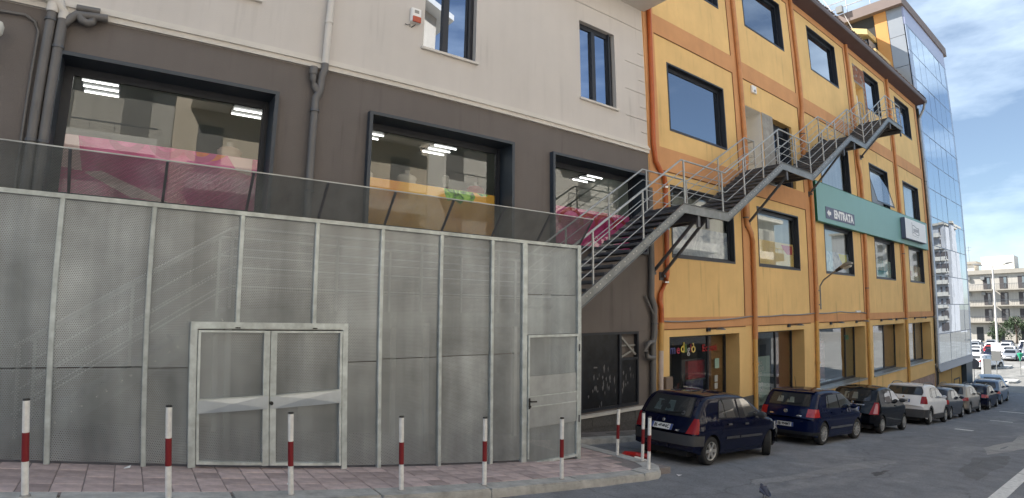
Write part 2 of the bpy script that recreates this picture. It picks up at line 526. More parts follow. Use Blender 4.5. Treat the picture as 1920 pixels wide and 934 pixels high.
# ------------------------------------------------------------------ mesh helpers
class MB:
    def __init__(s):
        s.v, s.f, s.m = [], [], []
        s.mi = 0
    def vert(s, p):
        s.v.append(tuple(p))
        return len(s.v) - 1
    def face(s, pts):
        i = len(s.v)
        s.v += [tuple(p) for p in pts]
        s.f.append(tuple(range(i, i + len(pts))))
        s.m.append(s.mi)
        return s
    def grid(s, rows, close=False):
        i = len(s.v)
        nc = len(rows[0])
        for r in rows:
            s.v += [tuple(p) for p in r]
        for a in range(len(rows) - 1):
            for b in range(nc if close else nc - 1):
                b2 = (b + 1) % nc
                s.f.append((i + a * nc + b, i + a * nc + b2, i + (a + 1) * nc + b2, i + (a + 1) * nc + b))
                s.m.append(s.mi)
        return s
    def box(s, x0, x1, y0, y1, z0, z1):
        p = [(x0, y0, z0), (x1, y0, z0), (x1, y1, z0), (x0, y1, z0), (x0, y0, z1), (x1, y0, z1), (x1, y1, z1), (x0, y1, z1)]
        i = len(s.v)
        s.v += p
        for q in ((0, 3, 2, 1), (4, 5, 6, 7), (0, 1, 5, 4), (1, 2, 6, 5), (2, 3, 7, 6), (3, 0, 4, 7)):
            s.f.append(tuple(i + k for k in q))
            s.m.append(s.mi)
        return s
    def bbox(s, x0, x1, y0, y1, z0, z1, b=0.004):
        """box with chamfered long edges in plan (x-y section rounded by four cuts)"""
        pl = [(x0 + b, y0), (x1 - b, y0), (x1, y0 + b), (x1, y1 - b), (x1 - b, y1), (x0 + b, y1), (x0, y1 - b), (x0, y0 + b)]
        s.grid([[(x, y, z) for x, y in pl] for z in (z0, z1)], close=True)
        s.face([(x, y, z1) for x, y in pl])
        s.face([(x, y, z0) for x, y in reversed(pl)])
        return s
    def bar(s, a, b, w, h, up=(0, 0, 1)):
        a, b = Vector(a), Vector(b)
        d = (b - a).normalized()
        u = Vector(up)
        if abs(d.dot(u)) > 0.98:
            u = Vector((0, 1, 0))
        r = d.cross(u).normalized()
        u = r.cross(d)
        i = len(s.v)
        for p in (a, b):
            for sx, sy in ((-1, -1), (1, -1), (1, 1), (-1, 1)):
                s.v.append(tuple(p + r * (sx * w / 2) + u * (sy * h / 2)))
        for q in ((0, 1, 2, 3), (7, 6, 5, 4), (0, 4, 5, 1), (1, 5, 6, 2), (2, 6, 7, 3), (3, 7, 4, 0)):
            s.f.append(tuple(i + k for k in q))
            s.m.append(s.mi)
        return s
    def tube(s, pts, r, n=10, caps=True):
        pts = [Vector(p) for p in pts]
        rows = []
        for k, p in enumerate(pts):
            if k == 0:
                d = pts[1] - p
            elif k == len(pts) - 1:
                d = p - pts[k - 1]
            else:
                d = (pts[k + 1] - p).normalized() + (p - pts[k - 1]).normalized()
            d.normalize()
            u = Vector((0, 0, 1)) if abs(d.z) < 0.9 else Vector((0, 1, 0))
            a = d.cross(u).normalized()
            b = a.cross(d)
            rr = r[k] if isinstance(r, (list, tuple)) else r
            rows.append([p + a * (cos(t) * rr) + b * (sin(t) * rr) for t in (2 * pi * j / n for j in range(n))])
        s.grid(rows, close=True)
        if caps:
            s.face(rows[0][::-1])
            s.face(rows[-1])
        return s
    def lathe(s, c, prof, n=14, axis='z'):
        rows = []
        for r, h in prof:
            row = []
            for j in range(n):
                t = 2 * pi * j / n
                a, b = r * cos(t), r * sin(t)
                if axis == 'z':
                    row.append((c[0] + a, c[1] + b, c[2] + h))
                elif axis == 'y':
                    row.append((c[0] + a, c[1] + h, c[2] + b))
                else:
                    row.append((c[0] + h, c[1] + a, c[2] + b))
            rows.append(row)
        s.grid(rows, close=True)
        return s

def wpos(o):
    v = Vector((0, 0, 0))
    while o is not None:
        v += Vector(o.location)
        o = o.parent
    return v

def build(name, mb, m, parent=None, smooth=False, sharp=40, kind=None, label=None):
    me = bpy.data.meshes.new(name)
    off = wpos(parent)
    me.from_pydata([(a - off.x, b - off.y, c - off.z) for a, b, c in mb.v], [], mb.f)
    for x in (m if isinstance(m, (list, tuple)) else [m]):
        me.materials.append(x)
    if len(me.materials) > 1:
        me.polygons.foreach_set('material_index', mb.m)
    if smooth:
        bm = bmesh.new()
        bm.from_mesh(me)
        bmesh.ops.remove_doubles(bm, verts=bm.verts, dist=0.0004)
        bm.to_mesh(me)
        bm.free()
        me.shade_smooth()
        me.set_sharp_from_angle(angle=radians(sharp))
    me.update()
    o = bpy.data.objects.new(name, me)
    COL.objects.link(o)
    if parent is not None:
        o.parent = parent
    if kind:
        o['kind'] = kind
    if label:
        o['label'] = label
    return o

def thing(name, label, cat, loc=(0, 0, 0), group=None):
    o = bpy.data.objects.new(name, None)
    COL.objects.link(o)
    o.location = loc
    o.empty_display_size = 0.2
    o['label'] = label
    o['category'] = cat
    if group:
        o['group'] = group
    return o

def tag(o, label, cat, group=None):
    o['label'] = label
    o['category'] = cat
    if group:
        o['group'] = group
    return o

def copy_tree(o, parent=None):
    c = o.copy()
    COL.objects.link(c)
    if parent is not None:
        c.parent = parent
    for ch in list(o.children):
        copy_tree(ch, c)
    return c

def text_mb(txt, size, m, parent, name='lettering', loc=(0, 0, 0), right=(1, 0, 0), up=(0, 0, 1), sx=1.0, align='CENTER', bold=0.0, depth=0.004):
    cu = bpy.data.curves.new(name, 'FONT')
    cu.body = txt
    cu.size = size
    cu.align_x = align
    cu.align_y = 'CENTER'
    cu.extrude = depth
    cu.offset = bold
    cu.resolution_u = 2
    o = bpy.data.objects.new(name, cu)
    COL.objects.link(o)
    bpy.context.view_layer.update()
    dg = bpy.context.evaluated_depsgraph_get()
    me = bpy.data.meshes.new_from_object(o.evaluated_get(dg))
    bpy.data.objects.remove(o)
    r, u = Vector(right).normalized(), Vector(up).normalized()
    nn = r.cross(u)
    off = wpos(parent)
    for v in me.vertices:
        p = Vector(loc) + r * (v.co.x * sx) + u * v.co.y + nn * v.co.z - off
        v.co = p
    me.materials.clear()
    me.materials.append(m)
    me.update()
    q = bpy.data.objects.new(name, me)
    COL.objects.link(q)
    if parent is not None:
        q.parent = parent
    return q

def wall(mb, x0, x1, z0, z1, y, holes, zlow=None):
    """front plane at y with rectangular openings (x0,x1,z0,z1,depth,back)."""
    xs = sorted({x0, x1} | {h[0] for h in holes} | {h[1] for h in holes})
    zs = sorted({z0, z1} | {h[2] for h in holes} | {h[3] for h in holes})
    xs = [x for x in xs if x0 <= x <= x1]
    zs = [z for z in zs if z0 <= z <= z1]
    for xa, xb in zip(xs, xs[1:]):
        for za, zb in zip(zs, zs[1:]):
            cx, cz = (xa + xb) / 2, (za + zb) / 2
            if any(h[0] < cx < h[1] and h[2] < cz < h[3] for h in holes):
                continue
            mb.face([(xa, y, za), (xb, y, za), (xb, y, zb), (xa, y, zb)])
    for h in holes:
        a, b, c, d, dep = h[:5]
        yy = y + dep
        c2 = max(c, z0)
        mb.face([(a, y, c2), (a, y, d), (a, yy, d), (a, yy, c2)])
        mb.face([(b, y, c2), (b, yy, c2), (b, yy, d), (b, y, d)])
        mb.face([(a, y, d), (b, y, d), (b, yy, d), (a, yy, d)])
        if c > z0:
            mb.face([(a, y, c), (a, yy, c), (b, yy, c), (b, y, c)])
        if len(h) > 5 and h[5]:
            mb.face([(a, yy, c2), (b, yy, c2), (b, yy, d), (a, yy, d)])
    return mb

# ================================================================== SETTING
def sheet(name, x0, x1, y0, y1, dz, m, nx=60, ny=2, xs=None):
    mb = MB()
    xs = xs or [x0 + (x1 - x0) * i / nx for i in range(nx + 1)]
    ys = [y0 + (y1 - y0) * i / ny for i in range(ny + 1)]
    mb.grid([[(x, y, gz(x) + dz) for y in ys] for x in xs])
    o = build(name, mb, m, kind='structure', smooth=True)
    return o
gx = [-300, -150, -80] + [-60 + 2 * i for i in range(60)] + [62, 70, 80, 90, 110, 140, 200, 300, 600, 1200, 2600]
sheet('ground', 0, 0, -1500, 1500, -0.03, MT['ground'], xs=gx, ny=2)
sheet('road', -40, 52, -1.6, 9.4, 0.0, MT['asphalt'], nx=120, ny=12)
sheet('car_park', 52, 131, -30, 75, 0.004, MT['lot'], nx=40, ny=10)
# white edge line on the near side of the road
lm = MB()
for a, b in ((4.0, 10.55), (10.6, 14.4), (14.45, 30.0)):
    k = max(2, int((b - a) / 0.6))
    xs = [a + (b - a) * i / k for i in range(k + 1)]
    lm.grid([[(x, 1.68 + 0.012 * (x - 11), gz(x) + 0.005), (x, 1.90 + 0.012 * (x - 11), gz(x) + 0.005)] for x in xs])
build('road_marking', lm, MT['line'], kind='structure')
# old repair patches with ragged outlines, laid on the road
def patch(poly, m):
    q = MB()
    cx = sum(p[0] for p in poly) / len(poly); cy = sum(p[1] for p in poly) / len(poly)
    out = []
    r = random.Random(int(cx * 100))
    for (xa, ya), (xb, yb) in zip(poly, poly[1:] + poly[:1]):
        for k in range(6):
            u = k / 6
            out.append((xa + (xb - xa) * u + r.uniform(-0.05, 0.05), ya + (yb - ya) * u + r.uniform(-0.05, 0.05)))
    for (xa, ya), (xb, yb) in zip(out, out[1:] + out[:1]):
        q.face([(cx, cy, gz(cx) + 0.0045), (xa, ya, gz(xa) + 0.0042), (xb, yb, gz(xb) + 0.0042)])
    build('road_patch', q, m, kind='structure')
patch([(8.6, 4.9), (10.2, 4.75), (12.8, 4.5), (13.6, 4.1), (13.2, 3.95), (11.0, 4.35), (9.3, 4.55), (8.4, 4.7)], asphalt_mat('patch_pale', (0.25, 0.255, 0.265), (0.30, 0.30, 0.30), 0.6))
patch([(17.0, 2.9), (19.5, 2.5), (24.0, 2.4), (27.0, 2.7), (26.0, 3.3), (22.0, 3.0), (18.5, 3.3)], asphalt_mat('patch_worn', (0.36, 0.355, 0.345), (0.24, 0.24, 0.25), 0.9))
patch([(12.6, 2.35), (15.5, 2.3), (17.5, 2.5), (16.0, 3.0), (13.5, 2.85)], asphalt_mat('patch_dark', (0.15, 0.155, 0.165), (0.2, 0.2, 0.2), 0.7))
patch([(30.0, 3.4), (34.0, 3.2), (38.0, 3.6), (36.0, 4.2), (32.0, 4.0)], asphalt_mat('patch_grey', (0.23, 0.23, 0.23), (0.16, 0.16, 0.17), 0.9))
patch([(11.2, 3.78), (11.7, 3.72), (12.1, 3.8), (11.6, 3.95)], asphalt_mat('patch_hole', (0.09, 0.09, 0.095), (0.12, 0.12, 0.12), 0.5))
# painted bay marks further down
lm = MB()
for x, y0, y1, w in ((31.5, 4.4, 5.3, 0.25), (24.0, 4.6, 5.2, 0.4), (38.5, 4.2, 6.0, 0.3)):
    lm.grid([[(xx, y, gz(xx) + 0.005) for y in (y0, (y0 + y1) / 2, y1)] for xx in (x, x + w)])
build('parking_marking', lm, MT['line'], kind='structure')

def prism(mb, poly, top, depth=0.2):
    """plan polygon (x,y) whose top follows the street at gz+top"""
    t = [(x, y, gz(x) + top) for x, y in poly]
    b = [(x, y, gz(x) + top - depth) for x, y in poly]
    mb.face(t)
    for i in range(len(poly)):
        j = (i + 1) % len(poly)
        mb.face([t[i], b[i], b[j], t[j]])
    return mb

pm = MB()
for i in range(24):
    a = -9 + i * 0.7
    prism(pm, [(a, 5.95), (a + 0.7, 5.95), (a + 0.7, 9.5), (a, 9.5)], PAVE - 0.010, 0.16)
for i in range(46):
    a = 7.8 + i * 0.7
    prism(pm, [(a, 8.75), (a + 0.7, 8.75), (a + 0.7, 9.5), (a, 9.5)], PAVE - 0.022, 0.16)
pavement = build('pavement', pm, MT['bed'], kind='structure')
# paving tiles, one object each, laid along the slope
def tile_mesh(w, d, h=0.03, b=0.006):
    mb = MB()
    mb.grid([[(-w / 2, -d / 2, -h), (w / 2, -d / 2, -h), (w / 2, d / 2, -h), (-w / 2, d / 2, -h)],
             [(-w / 2, -d / 2, -b), (w / 2, -d / 2, -b), (w / 2, d / 2, -b), (-w / 2, d / 2, -b)],
             [(-w / 2 + b, -d / 2 + b, 0), (w / 2 - b, -d / 2 + b, 0), (w / 2 - b, d / 2 - b, 0), (-w / 2 + b, d / 2 - b, 0)]], close=True)
    mb.face([(-w / 2 + b, -d / 2 + b, 0), (w / 2 - b, -d / 2 + b, 0), (w / 2 - b, d / 2 - b, 0), (-w / 2 + b, d / 2 - b, 0)])
    return mb
TW, TD = 0.262, 0.250
t0 = build('tile', tile_mesh(TW - 0.007, TD - 0.009), MT['paver'], pavement)
tg = build('tile', tile_mesh(0.49, 0.49), MT['paver_grey'], pavement)
def lay(src, x, y):
    o = src.copy()
    COL.objects.link(o)
    o.parent = pavement
    sl = atan2(gz(x + 0.2) - gz(x - 0.2), 0.4)
    o.location = (x, y, gz(x) + PAVE + random.uniform(-0.003, 0.002))
    o.rotation_euler = (random.uniform(-0.008, 0.008), -sl + random.uniform(-0.008, 0.008), random.uniform(-0.006, 0.006))
    return o
for i in range(36):
    for j in range(4):
        x, y = -1.95 + TW * (i + 0.5), 6.03 + TD * (j + 0.5)
        if x > 7.25 - 0.12 * (3 - j):
            continue
        lay(t0, x, y)
for i in range(3):
    for j in range(7):
        lay(t0, 6.72 + TW * (i + 0.5), 7.03 + TD * (j + 0.5))
for i in range(8):
    for j in range(2):
        lay(tg, 7.3 + 0.5 * i, 8.95 + 0.5 * j) if j == 0 else None
bpy.data.objects.remove(t0)
bpy.data.objects.remove(tg)
# kerb stones
kerb = None
edges = [-9, -5.2, -3.6, -2.1, -0.55, 0.95, 2.5, 3.95, 5.5, 6.85]
km = MB()
prism(km, [(-9.0, 5.82), (6.85, 5.82), (6.85, 5.9), (-9, 5.9)], PAVE - 0.06, 0.15)
kerb = build('kerb', km, MT['kerb'], kind='structure')
def stone(poly, top=PAVE, m='kerb'):
    mb = MB()
    prism(mb, poly, top, 0.2)
    # chamfer: a slightly lower skirt
    cx = sum(p[0] for p in poly) / len(poly)
    cy = sum(p[1] for p in poly) / len(poly)
    big = [(cx + (x - cx) * 1.0 + (0.012 if x > cx else -0.012), cy + (y - cy) * 1.0 + (0.014 if y > cy else -0.014)) for x, y in poly]
    prism(mb, big, top - 0.025, 0.18)
    build('kerb_stone', mb, MT[m], kerb)
for a, b in zip(edges, edges[1:]):
    k = 3
    pts = [(a + 0.015 + (b - a - 0.03) * i / k, 5.74 + random.uniform(-0.02, 0.02)) for i in range(k + 1)]
    top = [(b - 0.015, 6.02), (a + 0.015, 6.02)]
    stone(pts + top, PAVE + random.uniform(-0.006, 0.004))
stone([(6.87, 5.73), (7.22, 5.76), (7.42, 5.88), (7.28, 6.12), (6.87, 6.02)], PAVE + 0.004)
stone([(7.44, 5.90), (7.66, 6.10), (7.78, 6.42), (7.50, 6.50), (7.30, 6.14)], PAVE - 0.004)
stone([(7.79, 6.45), (7.84, 7.2), (7.56, 7.2), (7.51, 6.53)], PAVE)
stone([(7.84, 7.23), (7.86, 8.7), (7.58, 8.7), (7.56, 7.23)], PAVE)
for i in range(16):
    a = 7.9 + i * 2.0
    stone([(a, 8.6), (a + 1.98, 8.6), (a + 1.98, 8.8), (a, 8.8)], PAVE)
# near pavement on the camera's side
nm = MB()
for i in range(50):
    a = -20 + i * 1.2
    prism(nm, [(a, -3.4), (a + 1.2, -3.4), (a + 1.2, -1.5), (a, -1.5)], PAVE, 0.2)
build('pavement', nm, MT['paver_grey'], kind='structure')

# ================================================================== GREY BUILDING
YF = 9.5
GB = thing('building', 'grey and cream building with big dark shop windows behind the metal fence', 'building', (1.0, YF, gz(1.0)))
# dark lower storey with the three wide shop windows and the boarded basement window
SW = [(-1.33, 1.95, 1.50, 3.63), (3.69, 6.97, 1.50, 3.63), (8.13, 11.36, 1.50, 3.63)]
mb = MB()
holes = [(a, b, c, d, 0.40) for a, b, c, d in SW] + [(9.06, 11.10, -2.36, -0.49, 0.12, True)]
wall(mb, -9.0, 11.63, -3.4, 4.28, YF, holes)
build('wall', mb, MT['grey_wall'], GB)
mb = MB()
mb.box(8.3, 11.62, YF - 0.02, YF + 0.1, -0.475, -0.445)
build('cornice_line', mb, MT['grey_wall'], GB)
# upper storey
UW = [(1.05, 1.47, 5.33, 7.6), (4.75, 6.02, 5.30, 7.4), (9.13, 10.42, 5.27, 7.42)]
mb = MB()
gro = []
for z in (7.17, 6.36, 5.57, 4.85):
    gro.append((11.36, 11.63, z - 0.009, z + 0.009, 0.02, True))
for z in (5.98, 5.21, 6.80):
    gro.append((10.79 if z < 6.5 else 10.83, 11.63, z - 0.009, z + 0.009, 0.02, True))
gro.append((-9.0, 11.63, 7.93, 7.95, 0.02, True))
wall(mb, -9.0, 11.63, 4.28, 9.6, YF, [(a, b, c, d, 0.24) for a, b, c, d in UW] + gro)
mb.face([(-9, YF, 9.6), (11.63, YF, 9.6), (11.63, 21, 9.6), (-9, 21, 9.6)])
mb.face([(-9, 21, -3), (11.63, 21, -3), (11.63, 21, 9.6), (-9, 21, 9.6)])
mb.face([(-9, YF, -3), (-9, 21, -3), (-9, 21, 9.6), (-9, YF, 9.6)])
build('wall', mb, MT['white_wall'], GB)
# moulding between the storeys: three stepped strips
mb = MB()
mb.box(-9, 11.63, YF - 0.055, YF, 4.285, 4.375)
mb.box(-9, 11.63, YF - 0.085, YF, 4.375, 4.43)
mb.box(-9, 11.63, YF - 0.035, YF, 4.43, 4.50)
build('moulding', mb, MT['white_trim'], GB)
# projecting roof slab at the top right corner
mb = MB()
mb.box(8.0, 11.72, YF - 0.95, YF + 0.5, 8.62, 8.72)
mb.box(8.0, 11.80, YF - 1.05, YF + 0.5, 8.72, 9.0)
build('cornice', mb, MT['white_trim'], GB)
# granite plinth in slabs and the sill above it
mb = MB()
mb.box(8.6, 11.60, YF - 0.055, YF, -3.5, -2.47)
pl = build('plinth', mb, MT['granite'], GB)
for i, x in enumerate((8.62, 9.38, 10.14, 10.90)):
    for z0, z1 in ((-2.735, -2.48), (-3.35, -2.745)):
        q = MB()
        q.box(x, min(x + 0.75, 11.59), YF - 0.068 - 0.003 * (i % 2), YF - 0.05, z0, z1)
        build('slab', q, MT['granite'], pl)
mb = MB()
mb.box(8.9, 11.40, YF - 0.11, YF + 0.05, -2.47, -2.405)
build('sill', mb, MT['white_trim'], GB)
# boarded dark basement window
bw = MB()
bw.box(9.06, 9.12, YF - 0.01, YF + 0.1, -2.36, -0.49)
bw.box(11.04, 11.10, YF - 0.01, YF + 0.1, -2.36, -0.49)
bw.box(9.12, 11.04, YF - 0.01, YF + 0.1, -0.55, -0.49)
bw.box(9.12, 11.04, YF - 0.01, YF + 0.1, -2.36, -2.29)
bw.box(10.36, 10.44, YF - 0.015, YF + 0.1, -2.29, -0.55)
bw.box(10.44, 11.04, YF - 0.012, YF + 0.1, -1.20, -1.14)
bf = build('window', bw, MT['dark_frame'], GB)
q = MB(); q.box(9.12, 10.36, YF + 0.03, YF + 0.06, -2.29, -0.55)
build('board', q, MT['black_panel'], bf)
q = MB(); q.box(10.44, 11.04, YF + 0.03, YF + 0.06, -2.29, -1.20)
build('board', q, MT['black_panel'], bf)
q = MB()
q.box(10.46, 11.02, YF + 0.05, YF + 0.08, -0.86, -0.82)
q.bar((10.48, YF + 0.04, -0.62), (11.0, YF + 0.02, -1.08), 0.02, 0.05)
q.bar((10.48, YF + 0.05, -1.12), (10.95, YF + 0.04, -0.95), 0.02, 0.05)
build('broken_vent', q, MT['lamp_grey'], bf)
# scraped white paint on the boards: splatters with their own outline
q = MB()
rr = random.Random(3)
for i in range(34):
    cx = rr.choice((rr.gauss(9.95, 0.16), rr.gauss(10.7, 0.12), rr.gauss(9.6, 0.1)))
    cz = rr.gauss(-1.75, 0.22)
    if not (9.2 < cx < 10.3 or 10.5 < cx < 10.98):
        continue
    h, w = rr.uniform(0.03, 0.17), rr.uniform(0.008, 0.03)
    q.face([(cx - w, YF + 0.027, cz), (cx, YF + 0.027, cz - h), (cx + w, YF + 0.027, cz - h * 0.3), (cx + w * 0.6, YF + 0.027, cz + h * 0.5)])
q.face([(9.50, YF + 0.027, -1.34), (9.62, YF + 0.027, -1.34), (9.62, YF + 0.027, -1.31), (9.50, YF + 0.027, -1.30)])
build('paint_scrape', q, mat('scrape', (0.16, 0.16, 0.165), 0.8), bf, kind='stuff')

# shop windows: slate frame standing proud, dark reveal, pane
for a, b, c, d in SW:
    m1 = MB()
    for x0, x1, z0, z1 in ((a - 0.03, a + 0.035, c, d + 0.03), (b - 0.035, b + 0.03, c, d + 0.03), (a + 0.035, b - 0.035, d - 0.03, d + 0.03), (a + 0.035, b - 0.035, c, c + 0.05)):
        m1.box(x0, x1, YF - 0.13, YF + 0.40, z0, z1)
    fr = build('window', m1, MT['slate_frame'], GB)
    m2 = MB()
    y0, y1 = YF + 0.34, YF + 0.40
    m2.box(a + 0.035, b - 0.035, y0, y1, d - 0.16, d - 0.03)
    m2.box(a + 0.035, b - 0.035, y0, y1, c + 0.05, c + 0.12)
    m2.box(a + 0.035, a + 0.17, y0, y1, c + 0.12, d - 0.16)
    m2.box(b - 0.14, b - 0.035, y0, y1, c + 0.12, d - 0.16)
    m2.box(b - 0.12, b - 0.08, y0 - 0.04, y1, c + 0.05, d - 0.08)
    build('sash', m2, MT['dark_frame'], fr)
    m3 = MB()
    m3.box(a + 0.17, b - 0.14, YF + 0.365, YF + 0.375, c + 0.12, d - 0.16)
    build('pane', m3, MT['glass'], fr)
# the shop room behind
mb = MB()
x0, x1, yb, yc, z0, z1 = -3.0, 11.6, YF + 0.41, 15.0, 1.45, 3.86
mb.face([(x0, yb, z0), (x1, yb, z0), (x1, yc, z0), (x0, yc, z0)])
mb.face([(x0, yb, z1), (x1, yb, z1), (x1, yc, z1), (x0, yc, z1)])
mb.face([(x0, yc, z0), (x1, yc, z0), (x1, yc, z1), (x0, yc, z1)])
mb.face([(x0, yb, z0), (x0, yc, z0), (x0, yc, z1), (x0, yb, z1)])
mb.face([(x1, yb, z0), (x1, yc, z0), (x1, yc, z1), (x1, yb, z1)])
build('shop_room', mb, MT['room'], GB)
# upper windows: two dark casements each
for i, (a, b, c, d) in enumerate(UW):
    m1 = MB()
    y0, y1 = YF + 0.13, YF + 0.21
    w = b - a
    lab = 0.09
    m1.box(a, a + 0.06, y0, y1, c, d)
    m1.box(b - 0.17, b, y0, y1, c, d)
    m1.box(a + 0.06, b - 0.17, y0, y1, d - 0.13, d)
    m1.box(a + 0.06, b - 0.17, y0, y1, c, c + 0.05)
    if w > 1:
        mid = a + w * 0.445
        m1.box(mid - 0.065, mid + 0.065, y0 - 0.03, y1, c + 0.05, d - 0.13)
        m1.box(b - 0.15, b - 0.11, y0 - 0.05, y1, c, d)
    fr = build('window', m1, MT['dark_frame'], GB)
    m2 = MB(); m2.box(a + 0.06, b - 0.17, YF + 0.165, YF + 0.175, c + 0.05, d - 0.13)
    build('pane', m2, MT['upper_glass'], fr)
    m3 = MB(); m3.box(a - 0.05, b + 0.05, YF - 0.06, YF + 0.12, c - 0.05, c - 0.001)
    build('sill', m3, MT['white_trim'], fr)
mb = MB()
mb.box(-9, 11.6, YF + 0.24, YF + 0.30, 4.9, 8.2)
build('room_back', mb, MT['dark_inside'], GB)

# posters standing behind the shop panes, each its own film
PK = (0.62, 0.12, 0.32)
def poster(name, label, x0, x1, z0, z1, m, y=YF + 0.379):
    q = MB(); q.box(x0, x1, y, y + 0.008, z0, z1)
    o = build(name, q, m)
    return tag(o, label, 'poster', 'advertising films behind the windows')
pk = poster_mat('pink_print', [(0.44, 0.02, 0.15), (0.62, 0.05, 0.25), (0.70, 0.11, 0.34), (0.74, 0.26, 0.44)], 0.8, 2.0, 1.3)
P1 = poster('window_poster', 'pink printed film with an orange fan at the foot of the leftmost shop window', -1.23, 1.83, 1.6, 2.54, pk)
q = MB()
def leaf(mb, x, z, pts, y=YF + 0.3785-0.001):
    mb.face([(x + a, y, z + b) for a, b in pts])
leaf(q, 0.78, 2.537, [(0, 0), (0.5, 0), (0.36, -0.1), (0.16, -0.16), (0.03, -0.15)])
build('orange_fan', q, mat('orange_fan', (0.62, 0.13, 0.03), 0.5, var=0.15, scale=14), P1)
q = MB()
leaf(q, -1.23, 2.537, [(0, 0), (0.25, 0), (0.3, -0.25), (0.36, -0.55), (0, -0.5)])
PPm = mat('pale_petal', (0.74, 0.50, 0.52), 0.5)
build('pale_petal', q, PPm, P1); q = MB()
leaf(q, 1.3, 2.537, [(0, 0), (0.42, 0), (0.42, -0.3), (0.18, -0.25)])
build('pale_petal', q, PPm, P1); q = MB()
leaf(q, -0.85, 1.98, [(0, 0), (0.25, 0.05), (1.3, -0.35), (0.7, -0.32)])
build('pale_petal', q, PPm, P1)
q = MB()
for cx in (-0.28, 0.32, 0.85):
    pts = [(cx + 0.28 * cos(t), YF + 0.3765, 2.60 + 0.25 * sin(t)) for t in (pi + pi * k / 12 for k in range(13))]
    inn = [(cx + 0.17 * cos(t), YF + 0.3765, 2.60 + 0.14 * sin(t)) for t in (pi + pi * k / 12 for k in range(13))]
    pts = [(x, y, min(z, 2.537)) for x, y, z in pts]
    inn = [(x, y, min(z, 2.537)) for x, y, z in inn]
    q.grid([pts, inn])
build('dark_petal', q, mat('dark_petal', (0.46, 0.045, 0.19), 0.5), P1)
og = poster_mat('orange_print', [(0.74, 0.27, 0.02), (0.80, 0.38, 0.03), (0.82, 0.45, 0.06)], 0.7, 1.0, 4.1)
P2 = poster('window_poster', 'orange printed film with a green leaf tuft in the middle shop window', 3.80, 6.86, 1.6, 2.53, og)
gl_ = poster_mat('leaf_print', [(0.02, 0.07, 0.03), (0.06, 0.26, 0.03), (0.22, 0.52, 0.06), (0.36, 0.62, 0.12)], 4.5, 2.0, 2.1)
q = MB()
leaf(q, 5.55, 2.527, [(0, 0), (0.72, 0), (0.78, -0.10), (0.70, -0.24), (0.5, -0.20), (0.42, -0.3), (0.25, -0.22), (0.1, -0.26), (0.03, -0.12)])
leaf(q, 6.36, 2.527, [(0, 0), (0.3, 0), (0.26, -0.05), (0.2, -0.03), (0.14, -0.07), (0.06, -0.03)])
build('green_leaf', q, gl_, P2)
P3 = poster('window_poster', 'pink printed film with rolled shapes behind the stair in the rightmost grey shop window', 8.25, 11.24, 1.6, 2.54, poster_mat('pink_rolls', [(0.40, 0.02, 0.12), (0.60, 0.06, 0.24), (0.68, 0.14, 0.36)], 1.4, 1.0, 7.0))
q = MB()
for cx, r in ((9.1, 0.42), (9.7, 0.34), (10.3, 0.4), (10.85, 0.3)):
    pts = [(cx + r * cos(t), YF + 0.3785-0.0015 - 0.0006 * cx, 2.13 + r * sin(t)) for t in (pi * k / 14 for k in range(15))]
    inn = [(cx + (r - 0.09) * cos(t), YF + 0.3785-0.0015 - 0.0006 * cx, 2.13 + (r - 0.09) * sin(t)) for t in (pi * k / 14 for k in range(15))]
    q.grid([pts, inn])
build('dark_petal', q, MT['cloth_red'], P3)

# ceiling lights in the shop: three bare tubes in a tray
def ceiling_light(x, y, label):
    t = thing('ceiling_light', label, 'ceiling light', (x, y, 3.86), 'fluorescent lights in the shop')
    q = MB()
    q.box(x - 0.32, x + 0.32, y - 0.25, y + 0.54, 3.82, 3.855)
    build('tray', q, MT['steel_dark'], t)
    for k in range(3):
        q = MB()
        q.tube([(x - 0.29, y - 0.16 + 0.30 * k, 3.80), (x + 0.29, y - 0.16 + 0.30 * k, 3.80)], 0.016, 8)
        build('tube', q, MT['tube'], t, smooth=True)
ceiling_light(-0.86, 11.1, 'lit three-tube ceiling light at upper left inside the leftmost shop window')
ceiling_light(1.78, 10.95, 'lit three-tube ceiling light at upper right inside the leftmost shop window')
ceiling_light(4.38, 10.95, 'lit three-tube ceiling light at the far left inside the middle shop window')
ceiling_light(6.22, 11.2, 'lit three-tube ceiling light near the centre of the middle shop window')
ceiling_light(11.0, 11.1, 'lit three-tube ceiling light inside the shop window behind the stair')

# display mannequins (armless busts) looking over the posters
def mannequin(x, z, cloth, label, s=1.0, head=False):
    y = YF + 0.75
    base = 1.46
    t = thing('mannequin', label, 'mannequin', (x, y + 0.35, base), 'mannequins in the shop windows')
    zt = z - 0.07
    y += 0.35
    q = MB()
    prof = [(0.10, -0.75), (0.15, -0.6), (0.17, -0.45), (0.155, -0.3), (0.19, -0.2), (0.20, -0.14), (0.15, -0.08), (0.075, -0.055), (0.0, -0.05)]
    q.lathe((x, y, zt), [(r * s * 1.0, h) for r, h in prof], 18)
    q.v = [(x + (a - x) * 1.15, y + (b - y) * 0.65, c) for a, b, c in q.v]
    build('clothing', q, MT[cloth], t, smooth=True)
    q = MB()
    q.lathe((x, y, zt), [(0.062, -0.07), (0.052, -0.02), (0.052, 0.02), (0.0, 0.025)], 14)
    if head:
        q.lathe((x, y, zt), [(0.05, 0.0), (0.07, 0.05), (0.085, 0.11), (0.08, 0.17), (0.05, 0.215), (0.0, 0.23)], 14)
    build('neck', q, MT['cloth_white'], t, smooth=True)
    q = MB()
    q.tube([(x, y, base), (x, y, zt - 0.7)], 0.02, 8)
    q.lathe((x, y, base), [(0.0, 0.02), (0.16, 0.02), (0.16, 0.0)], 16)
    build('stand', q, MT['steel_dark'], t, smooth=True)
mannequin(1.42, 3.02, 'flesh', 'headless mannequin in pink behind the pink poster of the leftmost window')
